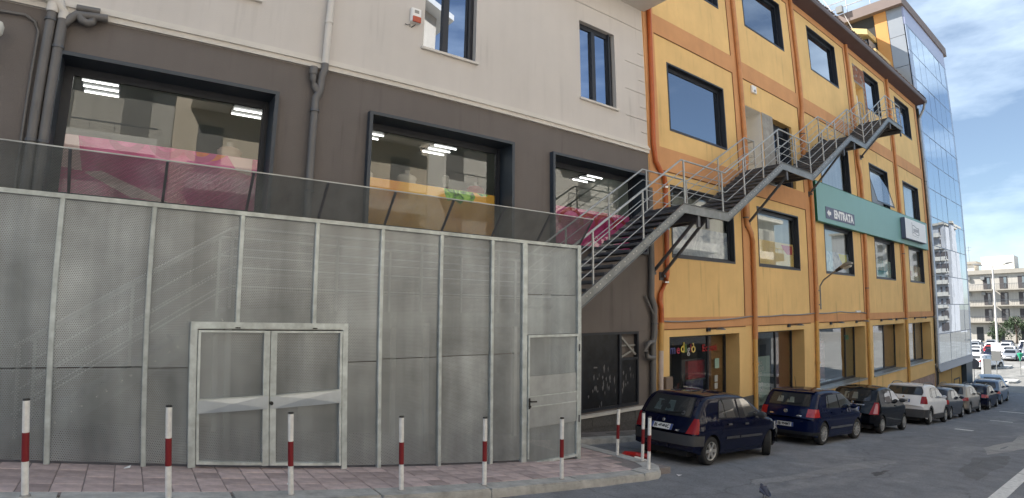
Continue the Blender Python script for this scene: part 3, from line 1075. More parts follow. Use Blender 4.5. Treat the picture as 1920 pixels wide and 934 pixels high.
mannequin(5.05, 3.02, 'cloth_white', 'headless mannequin in white left of centre in the middle shop window')
mannequin(4.05, 2.98, 'cloth_white', 'mannequin partly hidden by the left jamb of the middle shop window', head=True)
mannequin(6.0, 2.86, 'cloth_dark', 'dark clothed mannequin with a head in the middle shop window', head=True)
mannequin(6.80, 3.0, 'cloth_red', 'headless mannequin in red at the right of the middle shop window')
mannequin(8.95, 2.98, 'cloth_white', 'headless mannequin at the left of the window behind the stair')

# alarm box and camera bracket
t = thing('alarm_box', 'white alarm siren box with a red lower cover on the cream wall', 'alarm', (4.52, YF, 5.9))
q = MB(); q.bbox(4.41, 4.63, YF - 0.10, YF, 5.76, 6.06, 0.02); build('housing', q, MT['white_face'], t)
q = MB(); q.bbox(4.43, 4.62, YF - 0.125, YF - 0.09, 5.75, 5.87, 0.015); build('flash_cover', q, mat('flash', (0.45, 0.06, 0.02), 0.25, coat=0.5), t)
q = MB(); q.box(4.47, 4.57, YF - 0.105, YF - 0.09, 5.95, 6.02); build('lamp_panel', q, MT['lamp_grey'], t)
t = thing('wire_stub', 'small tangle of cut cable ends under the alarm box', 'cable', (4.4, YF, 5.68))
q = MB()
q.tube([(4.32, YF, 5.70), (4.36, YF - 0.05, 5.66), (4.40, YF - 0.06, 5.69), (4.43, YF, 5.67)], 0.008, 6)
q.tube([(4.46, YF, 5.66), (4.50, YF - 0.06, 5.69), (4.53, YF - 0.05, 5.73)], 0.009, 6)
build('strand', q, MT['dark_frame'], t)
# wall lantern cut by the left edge of the photograph
t = thing('wall_lantern', 'lantern with a pale globe on the grey wall at the far left', 'lantern', (-2.12, YF, 3.5))
q = MB(); q.lathe((-2.12, 9.32, 3.75), [(0.0, 0.14), (0.05, 0.12), (0.075, 0.05), (0.07, -0.05), (0.03, -0.10)], 14); build('globe', q, MT['lamp_glass'], t, smooth=True)
q = MB(); q.tube([(-2.12, 9.5, 3.36), (-2.12, 9.34, 3.38), (-2.12, 9.32, 3.46), (-2.12, 9.32, 3.65)], 0.022, 8); build('bracket', q, MT['handle'], t, smooth=True)

# ------------------------------------------------------------------ pipes
def clamp(t, x, y, z, r=0.075, m='steel_dark'):
    q = MB(); q.lathe((x, y, z), [(r - 0.02, -0.02), (r, -0.02), (r, 0.02), (r - 0.02, 0.02)], 12)
    q.box(x - 0.015, x + 0.015, y, YF, z - 0.012, z + 0.012)
    build('clamp', q, MT[m], t)
def pipe(label, segs, group='downpipes on the two facades', clamps=(), name='downpipe'):
    p0 = segs[0][0][-1]
    t = thing(name, label, 'pipe', p0, group)
    for pts, r, m in segs:
        q = MB(); q.tube(pts, r, 12); build('pipe', q, MT[m], t, smooth=True, sharp=60)
    for c in clamps:
        clamp(t, *c)
    return t
y = 9.40
pipe('grey downpipe beside the leftmost shop window, topped by a cream elbow', [
    ([(-1.37, y, 4.16), (-1.37, y, 1.4), (-1.37, y, gz(-1.37) + 0.14)], 0.072, 'grey_pipe'),
    ([(-2.6, y - 0.04, 4.47), (-1.62, y - 0.04, 4.45), (-1.44, y - 0.02, 4.38), (-1.37, y, 4.25), (-1.37, y, 4.14)], 0.078, 'white_pipe'),
    ([(-1.37, y, 4.0), (-1.30, y - 0.01, 4.15), (-1.2, y - 0.02, 4.26), (-0.78, y - 0.02, 4.30)], 0.062, 'grey_pipe'),
    ([(-1.18, y - 0.02, 4.28), (-1.12, y - 0.03, 4.18), (-1.04, y - 0.03, 4.15), (-0.98, y - 0.03, 4.19), (-0.94, y - 0.02, 4.30)], 0.06, 'grey_pipe'),
    ([(-1.22, y - 0.02, 4.37), (-0.90, y - 0.02, 4.385)], 0.05, 'grey_pipe')],
    clamps=((-1.37, y, 3.7, 0.085), (-1.37, y, 2.25, 0.085), (-1.37, y, 0.8, 0.085)))
pipe('plain grey downpipe at the far left, second from the shop window', [
    ([(-1.52, y, 4.30), (-1.52, y, 2.0), (-1.52, y, gz(-1.52) + 0.14)], 0.07, 'grey_pipe'),
    ([(-1.52, y, 4.36), (-1.52, y, 4.22)], 0.085, 'white_pipe')], clamps=((-1.52, y, 2.25, 0.085), (-1.52, y, 4.1, 0.085)))
pipe('thin grey conduit bending along the wall at the far left', [
    ([(-3.4, 9.46, 4.02), (-2.15, 9.46, 4.10), (-1.86, 9.46, 4.12), (-1.72, 9.46, 4.05), (-1.66, 9.46, 3.9), (-1.65, 9.46, 2.0), (-1.65, 9.46, -1.2)], 0.022, 'grey_pipe')], name='conduit')
pipe('downpipe between two shop windows, cream above and grey below with a forked bend', [
    ([(2.74, y, 9.2), (2.74, y, 4.34)], 0.062, 'white_pipe'),
    ([(2.74, y, 4.37), (2.74, y, 4.24), (2.70, y, 4.14), (2.69, y, 3.86), (2.66, y, 3.76), (2.62, y, 3.68), (2.62, y, 1.0), (2.62, y, -1.9)], 0.068, 'grey_pipe'),
    ([(2.54, y, 4.20), (2.54, y, 4.02), (2.58, y, 3.92), (2.66, y, 3.80)], 0.062, 'grey_pipe'),
    ([(2.54, y, 4.26), (2.54, y, 4.12)], 0.075, 'grey_pipe')],
    clamps=((2.74, y, 5.2, 0.075, 'white_pipe'), (2.62, y, 3.45, 0.085), (2.62, y, 2.0, 0.085)))
pipe('grey soil pipe with a hooked bend at the seam of the grey and orange buildings', [
    ([(11.53, y, 3.3), (11.53, y, 1.1), (11.50, y, 0.4), (11.62, y, 0.15), (11.62, y, -0.55), (11.56, y, -0.8), (11.56, y, gz(11.6) + 0.14)], 0.08, 'grey_pipe'),
    ([(11.53, y - 0.03, -0.78), (11.36, y - 0.05, -0.78), (11.24, y - 0.05, -0.86), (11.20, y - 0.05, -1.0), (11.26, y - 0.05, -1.13), (11.38, y - 0.05, -1.18), (11.54, y - 0.03, -1.18)], 0.065, 'grey_pipe'),
    ([(11.30, 9.44, 0.42), (11.56, y - 0.02, -0.06)], 0.028, 'grey_pipe')], clamps=((11.53, y, 1.9, 0.095), (11.62, y, -0.3, 0.095)))

# ================================================================== ORANGE BUILDING
XO0, XO1 = 11.63, 39.45
OB = thing('building', 'orange and yellow commercial building with an outside steel staircase', 'building', (25.0, YF, gz(25)))
WA = [(12.57, 15.84), (17.41, 20.55), (23.0, 26.17), (29.15, 32.23), (34.9, 37.9)]
WB = [(12.68, 15.68), (23.1, 26.4), (29.2, 32.07), (34.76, 37.9)]
WC = [(12.8, 15.82), (17.57, 20.6), (23.1, 26.13), (29.91, 32.13), (34.96, 37.75)]
ZA, ZB, ZC = (1.52, 3.55), (5.20, 7.30), (10.35, 12.45)
holes = [(a, b, *ZA, 0.22) for a, b in WA] + [(a, b, *ZB, 0.22) for a, b in WB] + [(a, b, *ZC, 0.22) for a, b in WC]
holes += [(16.92, 18.19, 4.62, 7.12, 1.0), (19.02, 20.58, 4.62, 7.10, 0.45), (28.45, 29.55, 8.95, 11.36, 0.5)]
SH = [(12.38, 16.0, -3.6, -0.68), (17.15, 20.72, -3.9, -0.69), (22.0, 27.25, -3.12, -0.73), (28.3, 33.33, -3.12, -0.75), (34.05, 38.75, -3.08, -0.78)]
holes += [(a, b, c, d, 0.58) for a, b, c, d in SH]
mb = MB()
wall(mb, XO0, XO1, -3.95, 13.10, YF, holes)
mb.face([(XO0, YF, 13.1), (XO1, YF, 13.1), (XO1, 22, 13.1), (XO0, 22, 13.1)])
mb.face([(XO1, YF, -6), (XO1, 22, -6), (XO1, 22, 13.1), (XO1, YF, 13.1)])
mb.face([(XO0, 22, -6), (XO1, 22, -6), (XO1, 22, 13.1), (XO0, 22, 13.1)])
mb.face([(XO0, YF, 9.6), (XO0, 22, 9.6), (XO0, 22, 13.1), (XO0, YF, 13.1)])
build('wall', mb, MT['yellow_wall'], OB)
# pale inside of the high recess, concrete pier between recess and door
mb = MB()
mb.box(18.17, 18.186, YF + 0.02, YF + 1.0, 4.62, 7.10)
mb.box(16.93, 18.17, YF + 0.02, YF + 1.0, 7.10, 7.115)
mb.box(16.93, 18.17, YF + 0.98, YF + 1.0, 4.62, 7.10)
build('recess', mb, MT['pale_reveal'], OB)
mb = MB(); mb.box(18.20, 19.01, YF - 0.012, YF + 0.2, 4.62, 7.13)
build('pier', mb, MT['concrete'], OB)
# storey bands and pilasters, a hair proud of the wall, with dark strips coloured in as shadow gaps
def slabm(name, x0, x1, z0, z1, proud, m):
    q = MB(); q.box(x0, x1, YF - proud, YF + 0.02, z0, z1)
    return build(name, q, MT[m], OB)
PIL = [(XO0 + 0.02, 12.12), (16.36, 16.88), (21.28, 21.80), (27.22, 27.74), (33.28, 33.80), (39.0, XO1)]
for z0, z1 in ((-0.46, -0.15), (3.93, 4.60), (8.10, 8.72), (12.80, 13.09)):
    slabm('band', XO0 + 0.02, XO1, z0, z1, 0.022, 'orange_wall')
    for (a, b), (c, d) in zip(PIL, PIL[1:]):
        slabm('groove_shade', b, c, z0 - 0.028, z0 - 0.002, 0.020, 'groove_shade')
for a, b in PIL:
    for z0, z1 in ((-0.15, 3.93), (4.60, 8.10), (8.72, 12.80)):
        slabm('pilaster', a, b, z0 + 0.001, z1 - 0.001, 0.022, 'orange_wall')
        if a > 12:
            slabm('groove_shade', a - 0.03, a - 0.003, z0 + 0.002, z1 - 0.03, 0.015, 'groove_shade')
# dark plinth and rough lower wall
for a, b in ((XO0, 12.38), (16.0, 17.15), (20.72, 22.0)):
    mb = MB()
    mb.box(a + 0.002, b - 0.002, YF - 0.035, YF + 0.02, -4.2, -2.72 if a < 17 else -3.1)
    build('plinth', mb, MT['granite'], OB)
mb = MB(); mb.box(21.9, XO1 + 0.5, YF + 0.03, YF + 0.4, -6.6, -3.9)
build('base_wall', mb, mat('base_wall', (0.36, 0.26, 0.22), 0.9, var=0.3, scale=2.5), OB)
# grey marble sills of the shop windows
for a, b, c, d in SH[2:]:
    q = MB(); q.box(a - 0.03, b + 0.02, YF - 0.06, YF + 0.60, c - 0.06, c + 0.01)
    build('sill', q, MT['steel_plain'], OB)

def office_window(a, b, z, pane='glass', blind=None, open_pane=False):
    z0, z1 = z
    m1 = MB()
    yo, yi = YF - 0.012, YF + 0.22
    for x0, x1, c, d in ((a - 0.02, a + 0.03, z0 - 0.02, z1 + 0.02), (b - 0.03, b + 0.02, z0 - 0.02, z1 + 0.02), (a + 0.03, b - 0.03, z1 - 0.03, z1 + 0.02), (a + 0.03, b - 0.03, z0 - 0.02, z0 + 0.05)):
        m1.box(x0, x1, yo, yi, c, d)
    m1.box(a + 0.03, a + 0.09, yi - 0.07, yi, z0 + 0.05, z1 - 0.03)
    m1.box(b - 0.09, b - 0.03, yi - 0.07, yi, z0 + 0.05, z1 - 0.03)
    m1.box(a + 0.09, b - 0.09, yi - 0.07, yi, z1 - 0.14, z1 - 0.03)
    m1.box(a + 0.09, b - 0.09, yi - 0.07, yi, z0 + 0.05, z0 + 0.12)
    fr = build('window', m1, MT['dark_frame'], OB)
    q = MB()
    if open_pane:
        q.box(a + 0.09, b - 0.09, yi - 0.03, yi - 0.02, z0 + 0.12, z1 - 0.14)
        q.v = [(x, y - (z1 - 0.14 - zz) * 0.24, zz) for x, y, zz in q.v]
        fq = MB()
        for x0, x1, c, d in ((a + 0.06, a + 0.14, z0 + 0.1, z1 - 0.14), (b - 0.14, b - 0.06, z0 + 0.1, z1 - 0.14), (a + 0.14, b - 0.14, z0 + 0.1, z0 + 0.18)):
            fq.box(x0, x1, yi - 0.045, yi - 0.035, c, d)
        fq.v = [(x, y - (z1 - 0.14 - zz) * 0.24, zz) for x, y, zz in fq.v]
        build('open_sash', fq, MT['dark_frame'], fr)
    else:
        q.box(a + 0.09, b - 0.09, yi - 0.04, yi - 0.03, z0 + 0.12, z1 - 0.14)
    build('pane', q, MT[pane], fr)
    if blind:
        q = MB(); q.box(a + 0.05, b - 0.05, yi + 0.10, yi + 0.11, z0, z1)
        build('blind', q, MT[blind], fr)
    return fr
for i, (a, b) in enumerate(WA):
    office_window(a, b, ZA, 'glass', 'blind')
for i, (a, b) in enumerate(WB):
    office_window(a, b, ZB, 'mirror_glass' if i == 0 else 'glass', None if i == 0 else 'blind_blue', open_pane=(i == 2))
for i, (a, b) in enumerate(WC):
    office_window(a, b, ZC, 'mirror_glass', None)
q = MB()
for z0, z1 in ((1.3, 3.7), (5.0, 7.5), (10.1, 12.7)):
    q.box(XO0 + 0.1, XO1 - 0.1, YF + 1.05, YF + 1.1, z0, z1)
build('room_back', q, MT['dark_inside'], OB)
# emergency door beside the concrete pier
dm = MB()
dm.box(19.03, 19.10, YF + 0.28, YF + 0.36, 4.62, 7.08)
dm.box(20.42, 20.57, YF + 0.10, YF + 0.36, 4.62, 7.08)
dm.box(19.10, 20.42, YF + 0.28, YF + 0.36, 6.72, 7.08)
dm.box(19.10, 20.42, YF + 0.28, YF + 0.36, 4.62, 4.72)
dm.box(19.78, 19.84, YF + 0.27, YF + 0.36, 4.72, 6.72)
dr = build('door', dm, MT['dark_frame'], OB)
q = MB(); q.box(19.10, 20.42, YF + 0.31, YF + 0.32, 4.72, 6.72); build('pane', q, MT['mirror_glass'], dr)
q = MB(); q.box(19.2, 20.3, YF + 0.38, YF + 0.40, 4.75, 6.1); build('blind', q, MT['white_face'], dr)
q = MB(); q.bar((19.15, YF + 0.26, 5.65), (20.35, YF + 0.26, 5.65), 0.03, 0.04); build('handle', q, MT['steel'], dr)
# upper emergency door knocked through the wall, bare bricks around it
dm = MB(); dm.box(28.5, 29.5, YF + 0.3, YF + 0.34, 8.95, 11.0)
dm.box(28.5, 29.5, YF + 0.40, YF + 0.44, 11.0, 11.36)
build('door', dm, MT['pale_reveal'], OB)
bm_ = MB(); bm_.box(28.34, 29.90, YF - 0.008, YF + 0.02, 11.37, 12.38); bm_.box(29.56, 29.90, YF - 0.008, YF + 0.02, 8.95, 11.37)
br = build('bare_wall', bm_, MT['mortar'], OB)
rr = random.Random(5)
bk = MB()
for r in range(27):
    z = 8.97 + r * 0.126
    k = 0
    x = 28.36 - (0.13 if r % 2 else 0)
    while x < 29.88:
        x0, x1 = max(28.35, x), min(29.89, x + 0.25)
        if (z > 11.38 and z < 12.30 or x0 > 29.56) and x1 - x0 > 0.05 and rr.random() > 0.12:
            p = rr.uniform(0.012, 0.03)
            bk.box(x0, x1, YF - p, YF - 0.004, z, z + 0.112)
        x += 0.262
build('brick', bk, MT['brick'], br, kind='stuff')

# shop fronts
sg = []
for i, (a, b, c, d) in enumerate(SH):
    m1 = MB()
    ya, yb = YF + 0.50, YF + 0.57
    zb = c if i > 1 else gz(a) + 0.14
    m1.box(a, a + 0.07, ya, yb, zb, d)
    m1.box(b - 0.07, b, ya, yb, zb, d)
    m1.box(a + 0.07, b - 0.07, ya, yb, d - 0.07, d)
    m1.box(a + 0.07, b - 0.07, ya, yb, zb, zb + 0.10)
    mid = [a + (b - a) * 0.72, a + (b - a) * 0.62, a + (b - a) * 0.78, a + (b - a) * 0.62, a + (b - a) * 0.66][i]
    m1.box(mid - 0.035, mid + 0.035, ya, yb, zb + 0.1, d - 0.07)
    fr = build('shop_window', m1, MT['dark_frame'], OB)
    for x0, x1 in ((a + 0.07, mid - 0.035), (mid + 0.035, b - 0.07)):
        q = MB(); q.box(x0, x1, ya + 0.03, ya + 0.04, zb + 0.1, d - 0.07)
        build('pane', q, MT['shop_glass' if i < 2 else 'shop_mirror'], fr)
    q = MB(); q.box(mid + 0.05, b - 0.08, yb + 0.02, yb + 0.03, zb + 0.1, d - 0.07)
    cc_ = [(0.20, 0.085, 0.03), (0.12, 0.018, 0.014), (0.022, 0.055, 0.045), (0.14, 0.055, 0.035), (0.34, 0.33, 0.36)][i]
    build('inner_panel', q, mat('inner_panel', cc_, 0.6, var=0.1, scale=2), fr)
    sg.append(fr)
q = MB()
q.box(XO0 + 0.1, XO1 - 0.1, YF + 3.0, YF + 3.05, -6.3, -0.5)
q.box(XO0 + 0.1, XO1 - 0.1, YF + 0.62, YF + 3.0, -0.60, -0.55)
for x in (16.5, 21.3, 27.8, 33.7):
    q.box(x - 0.03, x + 0.03, YF + 0.62, YF + 3.0, -6.3, -0.6)
build('shop_interior', q, MT['dark_inside'], OB)
# coloured letters on the first shop pane
t = thing('shop_lettering', 'coloured letters and red script stuck on the first shop window', 'lettering', (13.2, YF + 0.515, -1.15))
yl = YF + 0.512
for k, (ch, x, z, s, colr) in enumerate((('m', 13.20, -1.09, 0.36, (0.08, 0.09, 0.28)), ('e', 13.46, -1.10, 0.36, (0.42, 0.03, 0.06)), ('d', 13.68, -1.06, 0.42, (0.74, 0.62, 0.12)), ('i', 13.84, -1.08, 0.36, (0.20, 0.36, 0.12)), ('g', 13.97, -1.12, 0.34, (0.34, 0.35, 0.37)), ('l', 14.09, -1.09, 0.34, (0.30, 0.04, 0.06)), ('ò', 14.22, -1.09, 0.42, (0.76, 0.60, 0.18)))):
    text_mb(ch, s, mat('letter', colr, 0.5), t, 'letter', (x, yl, z), bold=0.008, depth=0.002)
text_mb('Eccoti', 0.30, mat('letter_red', (0.38, 0.015, 0.02), 0.5), t, 'letter', (15.08, yl, -1.12), bold=0.005, depth=0.002, sx=1.1)
t = thing('notice', 'two small pale notices stuck inside the first shop window', 'notice', (15.1, YF + 0.515, -2.0))
for x0, x1, z0, z1 in ((15.38, 15.62, -1.78, -1.47), (15.36, 15.53, -2.20, -2.0), (15.36, 15.53, -2.42, -2.24)):
    q = MB(); q.box(x0, x1, yl + 0.001, yl + 0.005, z0, z1); build('sheet', q, mat('sheet_', (0.28, 0.42, 0.36) if z1 > -1.5 else (0.45, 0.46, 0.44), 0.6), t)
t = thing('shop_lettering', 'green capital letters on the dark panel of the third shop window', 'lettering', (26.2, yl, -1.25))
text_mb('TOLI', 0.30, mat('letter_green', (0.03, 0.26, 0.17), 0.5), t, 'letter', (26.27, yl, -1.24), bold=0.005, depth=0.002, sx=0.85)
# goods in the first and third shop windows
t = thing('display_stand', 'dark stand with red and blue goods behind the first shop window', 'display', (14.7, YF + 0.9, gz(14.7) + 0.14))
for x0, x1, z0, z1, c_ in ((14.2, 15.1, -2.05, -1.5, (0.38, 0.02, 0.03)), (14.1, 15.0, -2.6, -2.1, (0.05, 0.05, 0.14)), (14.2, 15.05, -2.85, -2.62, (0.33, 0.03, 0.04))):
    q = MB(); q.box(x0, x1, YF + 0.70, YF + 0.80, z0, z1); build('goods', q, mat('goods', c_, 0.6, var=0.3, scale=9), t)
q = MB(); q.box(14.05, 15.15, YF + 0.81, YF + 0.85, gz(14.7) + 0.14, -1.45); q.box(14.05, 15.15, YF + 0.66, YF + 0.81, -2.09, -2.06); q.box(14.05, 15.15, YF + 0.66, YF + 0.81, -2.615, -2.605); build('rack', q, MT['steel_dark'], t)
P_ = poster('window_poster', 'patterned grey and pink film inside the left half of the third shop window', 22.1, 23.9, -2.95, -1.25, poster_mat('p_pattern', [(0.10, 0.09, 0.10), (0.30, 0.24, 0.25), (0.46, 0.22, 0.22), (0.55, 0.52, 0.50)], 3.2, 3.0, 2.7), YF + 0.56)
q = MB(); q.box(22.15, 24.6, YF + 0.575, YF + 0.585, -3.0, -2.97); build('edge', q, MT['white_face'], P_)
# goods in the second shop window
t = thing('display_board', 'grey green display board standing in the second shop window', 'display', (18.4, YF + 0.8, -3.3))
q = MB(); q.box(17.45, 19.30, YF + 0.70, YF + 0.74, -3.35, -1.62); build('panel', q, mat('board_green', (0.42, 0.54, 0.48), 0.7, var=0.1, scale=3), t)
q = MB()
rr = random.Random(11)
for k in range(7):
    x = 18.55 + 0.10 * sin(k * 1.7)
    q.tube([(x + 0.13 * cos(u), YF + 0.685, -1.85 - 0.19 * k + 0.07 * sin(u * 2)) for u in (pi * 2 * j / 12 for j in range(13))], 0.014, 6)
build('scroll', q, MT['white_paint'], t)
t = thing('display_chair', 'small grey lounge seat displayed in the second shop window', 'chair', (18.3, YF + 0.75, -3.5))
q = MB()
q.tube([(17.9, 10.14, -2.45), (18.0, 10.14, -2.8), (18.25, 10.14, -3.05), (18.7, 10.14, -3.12), (19.0, 10.14, -3.02)], [0.04, 0.05, 0.055, 0.05, 0.04], 10)
build('seat', q, mat('lounge', (0.22, 0.28, 0.25), 0.7), t, smooth=True)
for x in (18.2, 18.8):
    q = MB()
    q.tube([(x, 10.14, -3.1), (x - 0.08, 10.14, -3.5)], 0.02, 8)
    build('leg', q, MT['steel'], t)
t = thing('product_box', 'red and white packet standing at the foot of the second shop window', 'box', (17.75, YF + 0.7, -2.3))
q = MB(); q.box(17.6, 18.0, YF + 0.7, YF + 0.8, -2.32, -2.12); build('carton', q, MT['cloth_red'], t)
q = MB(); q.box(17.45, 18.1, YF + 0.62, YF + 0.95, -2.40, -2.32); build('shelf', q, MT['steel_plain'], t)

# posters in the lower office windows
pw = [poster_mat('p_blue', [(0.20, 0.24, 0.34), (0.36, 0.40, 0.50), (0.52, 0.56, 0.62)], 1.3, 3.0, 0.4),
      poster_mat('p_yellow', [(0.66, 0.42, 0.12), (0.72, 0.50, 0.17), (0.68, 0.46, 0.20)], 1.0, 1.0, 3.3),
      poster_mat('p_grey', [(0.13, 0.16, 0.24), (0.30, 0.34, 0.42), (0.50, 0.52, 0.54)], 2.2, 2.0, 5.2),
      poster_mat('p_teal', [(0.36, 0.40, 0.38), (0.46, 0.48, 0.42), (0.10, 0.34, 0.36)], 1.2, 1.2, 8.1),
      poster_mat('p_warm', [(0.55, 0.46, 0.26), (0.60, 0.52, 0.34), (0.46, 0.20, 0.12)], 1.5, 1.5, 9.4)]
pl_ = ['blue grey film of folded fabric in the office window behind the stair braces', 'yellow film with a red scallop in the second office window', 'grey film with a lime corner in the office window above the street lamp',
       'pale film with a teal foot in the fourth office window', 'straw coloured film in the last office window before the tower']
ov = [None, ((2.05, 2.42, 0.9, 0.32), (0.50, 0.07, 0.06)), ((1.9, 2.45, 0.95, 0.42), (0.60, 0.56, 0.10)), ((0.2, 1.98, 2.1, 0.36), (0.05, 0.30, 0.32)), ((0.3, 2.2, 0.8, 0.3), (0.46, 0.16, 0.10))]
for (a, b), m, lab, o_ in zip(WA, pw, pl_, ov):
    P = poster('window_poster', lab, a + 0.06, b - 0.06, 1.55, 2.49, m, YF + 0.205)
    if o_:
        (dx, zt, w, h), c_ = o_
        q = MB()
        pts = [(a + dx, YF + 0.2035, min(zt, 2.468)), (min(a + dx + w, b - 0.07), YF + 0.2035, min(zt, 2.468)), (min(a + dx + w, b - 0.07), YF + 0.2035, zt - h), (a + dx + w * 0.5, YF + 0.2035, zt - h * 1.05), (a + dx + w * 0.15, YF + 0.2035, zt - h * 0.5)]
        q.face(pts)
        build('print', q, mat('print', c_, 0.6), P)

# ------------------------------------------------------------------ roof with overhanging eave
mb = MB(); mb.box(XO0 + 0.03, XO1 + 0.25, 8.86, YF - 0.025, 13.10, 13.16)
mb.box(XO0 + 0.03, XO1 + 0.25, YF - 0.025, YF + 0.3, 13.103, 13.16)
build('soffit', mb, MT['soffit'], OB)
mb = MB()
prof = [(8.86, 13.17), (8.80, 13.19), (8.785, 13.30), (8.80, 13.31), (8.81, 13.22), (8.87, 13.20)]
mb.grid([[(x, yy, zz) for yy, zz in prof] for x in (XO0 + 0.03, XO1 + 0.28)])
mb.box(XO0 + 0.03, XO1 + 0.28, 8.815, 8.88, 13.12, 13.21)
build('gutter', mb, MT['gutter'], OB)
rows = []
nx = 230
mb = MB()
for k in range(nx * 2 + 1):
    x = XO0 + 0.03 + (XO1 + 0.25 - XO0) * k / (nx * 2)
    w = 0.045 * (1 if k % 4 in (0, 1) else -1)
    rows.append([(x, 8.83, 13.30 + w), (x, 12.0, 14.25 + w), (x, 16.0, 15.45 + w)])
mb.grid(rows)
mb.grid([[(x, 8.83, z), (x, 8.85, z - 0.10)] for (x, _, z) in (r[0] for r in rows)])
build('roof', mb, MT['tile_edge'], OB)
mb = MB()
rr = random.Random(2)
for k in range(125):
    x = XO0 + 0.15 + k * (XO1 + 0.1 - XO0) / 125
    zz = 13.36 + rr.uniform(-0.012, 0.015)
    yy = 8.78 + rr.uniform(-0.02, 0.02)
    pr = [(x + 0.085 * cos(u), 0.06 * sin(u)) for u in (pi * j / 5 for j in range(6))]
    mb.grid([[(px, yy, zz + pz) for px, pz in pr], [(px, yy + 0.5, zz + pz + 0.15) for px, pz in pr]])
    mb.face([(px, yy, zz + pz) for px, pz in pr])
build('roof_tile', mb, MT['tile_edge'], OB, kind='stuff')
# slate-grey roof terrace box with a glazed sunroom behind the eave
mb = MB()
mb.box(36.4, 39.4, 10.6, 10.75, 13.2, 16.4)
build('parapet', mb, MT['yellow_wall'], OB)

# downpipes of the orange facade: orange above, yellow below
y = 9.41
def lower(x, z, m='yellow_pipe'):
    return ([(x, y, z), (x, y, gz(x) + 0.13)], 0.072, m)
pipe('shiny orange downpipe at the corner of the orange building, pale at its foot', [
    ([(11.92, y, 9.8), (11.86, y, 8.0), (11.78, y, 4.6), (11.84, y, 4.1), (12.20, y, 3.68), (12.24, y, 3.45), (12.20, y, 1.0), (12.14, y, 0.82), (11.90, y, 0.48), (11.86, y, 0.28), (11.93, y, 0.10), (11.93, y, -0.30)], 0.068, 'orange_pipe'),
    ([(11.93, y, -0.28), (11.90, y, -1.02)], 0.072, 'yellow_pipe'), ([(11.90, y, -1.0), (11.88, y, gz(11.9) + 0.13)], 0.066, 'pale_pipe')],
    clamps=((12.24, y, 3.42, 0.085, 'chrome'), (12.21, y, 2.25, 0.085, 'chrome'), (12.13, y, 0.80, 0.085, 'chrome')))
pipe('dull orange downpipe bending at the second pilaster behind the stairs', [
    ([(16.72, y, 13.05), (16.72, y, 5.0), (16.62, y, 4.65), (16.48, y, 4.3), (16.47, y, 3.15), (16.55, y, 2.85), (16.80, y, 2.55), (16.86, y, 2.3), (16.86, y, -0.9)], 0.085, 'dull_orange_pipe'), lower(16.86, -0.88)],
    clamps=((16.47, y, 3.05, 0.10), (16.86, y, -1.7, 0.10, 'yellow_pipe')))
pipe('dull orange downpipe on the third pilaster left of the green sign', [
    ([(21.57, y, 13.05), (21.57, y, 8.3), (21.50, y, 7.9), (21.36, y, 7.5), (21.36, y, 5.9), (21.45, y, 5.6), (21.72, y, 5.2), (21.76, y, 4.9), (21.70, y, -0.4)], 0.085, 'dull_orange_pipe'), lower(21.70, -0.38)],
    clamps=((21.36, y, 7.0, 0.10), (21.70, y, -2.0, 0.10, 'yellow_pipe')))
pipe('dull orange downpipe on the fourth pilaster between the windows', [
    ([(27.52, y, 13.05), (27.52, y, 7.9), (27.42, y, 7.5), (27.42, y, 6.9), (27.62, y, 6.4), (27.62, y, 5.4), (27.45, y, -0.4)], 0.085, 'dull_orange_pipe'), ([(27.45, y, -0.4), (27.45, y, -2.2), (27.52, y, -2.4), (27.52, y, gz(27.5) + 0.13)], 0.075, 'yellow_pipe')],
    clamps=((27.45, y, 1.0, 0.10),))
pipe('dull orange downpipe on the fifth pilaster near the last windows', [
    ([(33.57, y, 13.05), (33.52, y, 8.0), (33.52, y, -0.5)], 0.085, 'dull_orange_pipe'), ([(33.52, y, -0.5), (33.52, y, -2.5), (33.62, y, -2.75), (33.62, y, gz(33.6) + 0.13)], 0.075, 'yellow_pipe')], clamps=((33.52, y, 3.0, 0.10),))
pipe('pale zinc downpipe at the right end of the orange building', [
    ([(39.5, 8.9, 13.12), (39.5, 9.0, 12.75), (39.48, 9.36, 12.1), (39.48, 9.38, 11.5), (39.48, 9.38, -3.6), (39.48, 9.30, -3.75), (39.4, 9.2, -3.9)], 0.075, 'zinc_pipe')], clamps=((39.48, 9.38, 8.0, 0.1), (39.48, 9.38, 2.0, 0.1)))
pipe('dark square downpipe beside the tower wall', [([(39.72, 9.42, 12.9), (39.72, 9.42, -3.5), (39.70, 9.42, gz(39.7) + 0.13)], 0.07, 'dark_pipe')])

# cable sagging along the band
t = thing('cable', 'grey cable sagging along the orange band above the shops', 'cable', (12.0, YF, -0.2))
pts = []
sup = [(11.95, -0.24), (14.2, -0.245), (16.6, -0.16), (19.0, -0.135), (21.5, -0.10), (24.2, -0.06), (26.6, -0.10), (27.6, -0.16), (27.8, -0.36)]
for (xa, za), (xb, zb) in zip(sup, sup[1:]):
    for k in range(5):
        u = k / 5
        pts.append((xa + (xb - xa) * u, YF - 0.045, za + (zb - za) * u - 0.06 * 4 * u * (1 - u) * (xb - xa) / 5))
q = MB(); q.tube(pts, 0.022, 6); build('wire', q, MT['lamp_grey'], t, smooth=True)
q = MB(); q.box(26.0, 26.5, YF - 0.09, YF - 0.02, -0.12, -0.03); build('junction', q, MT['pale_reveal'], t)

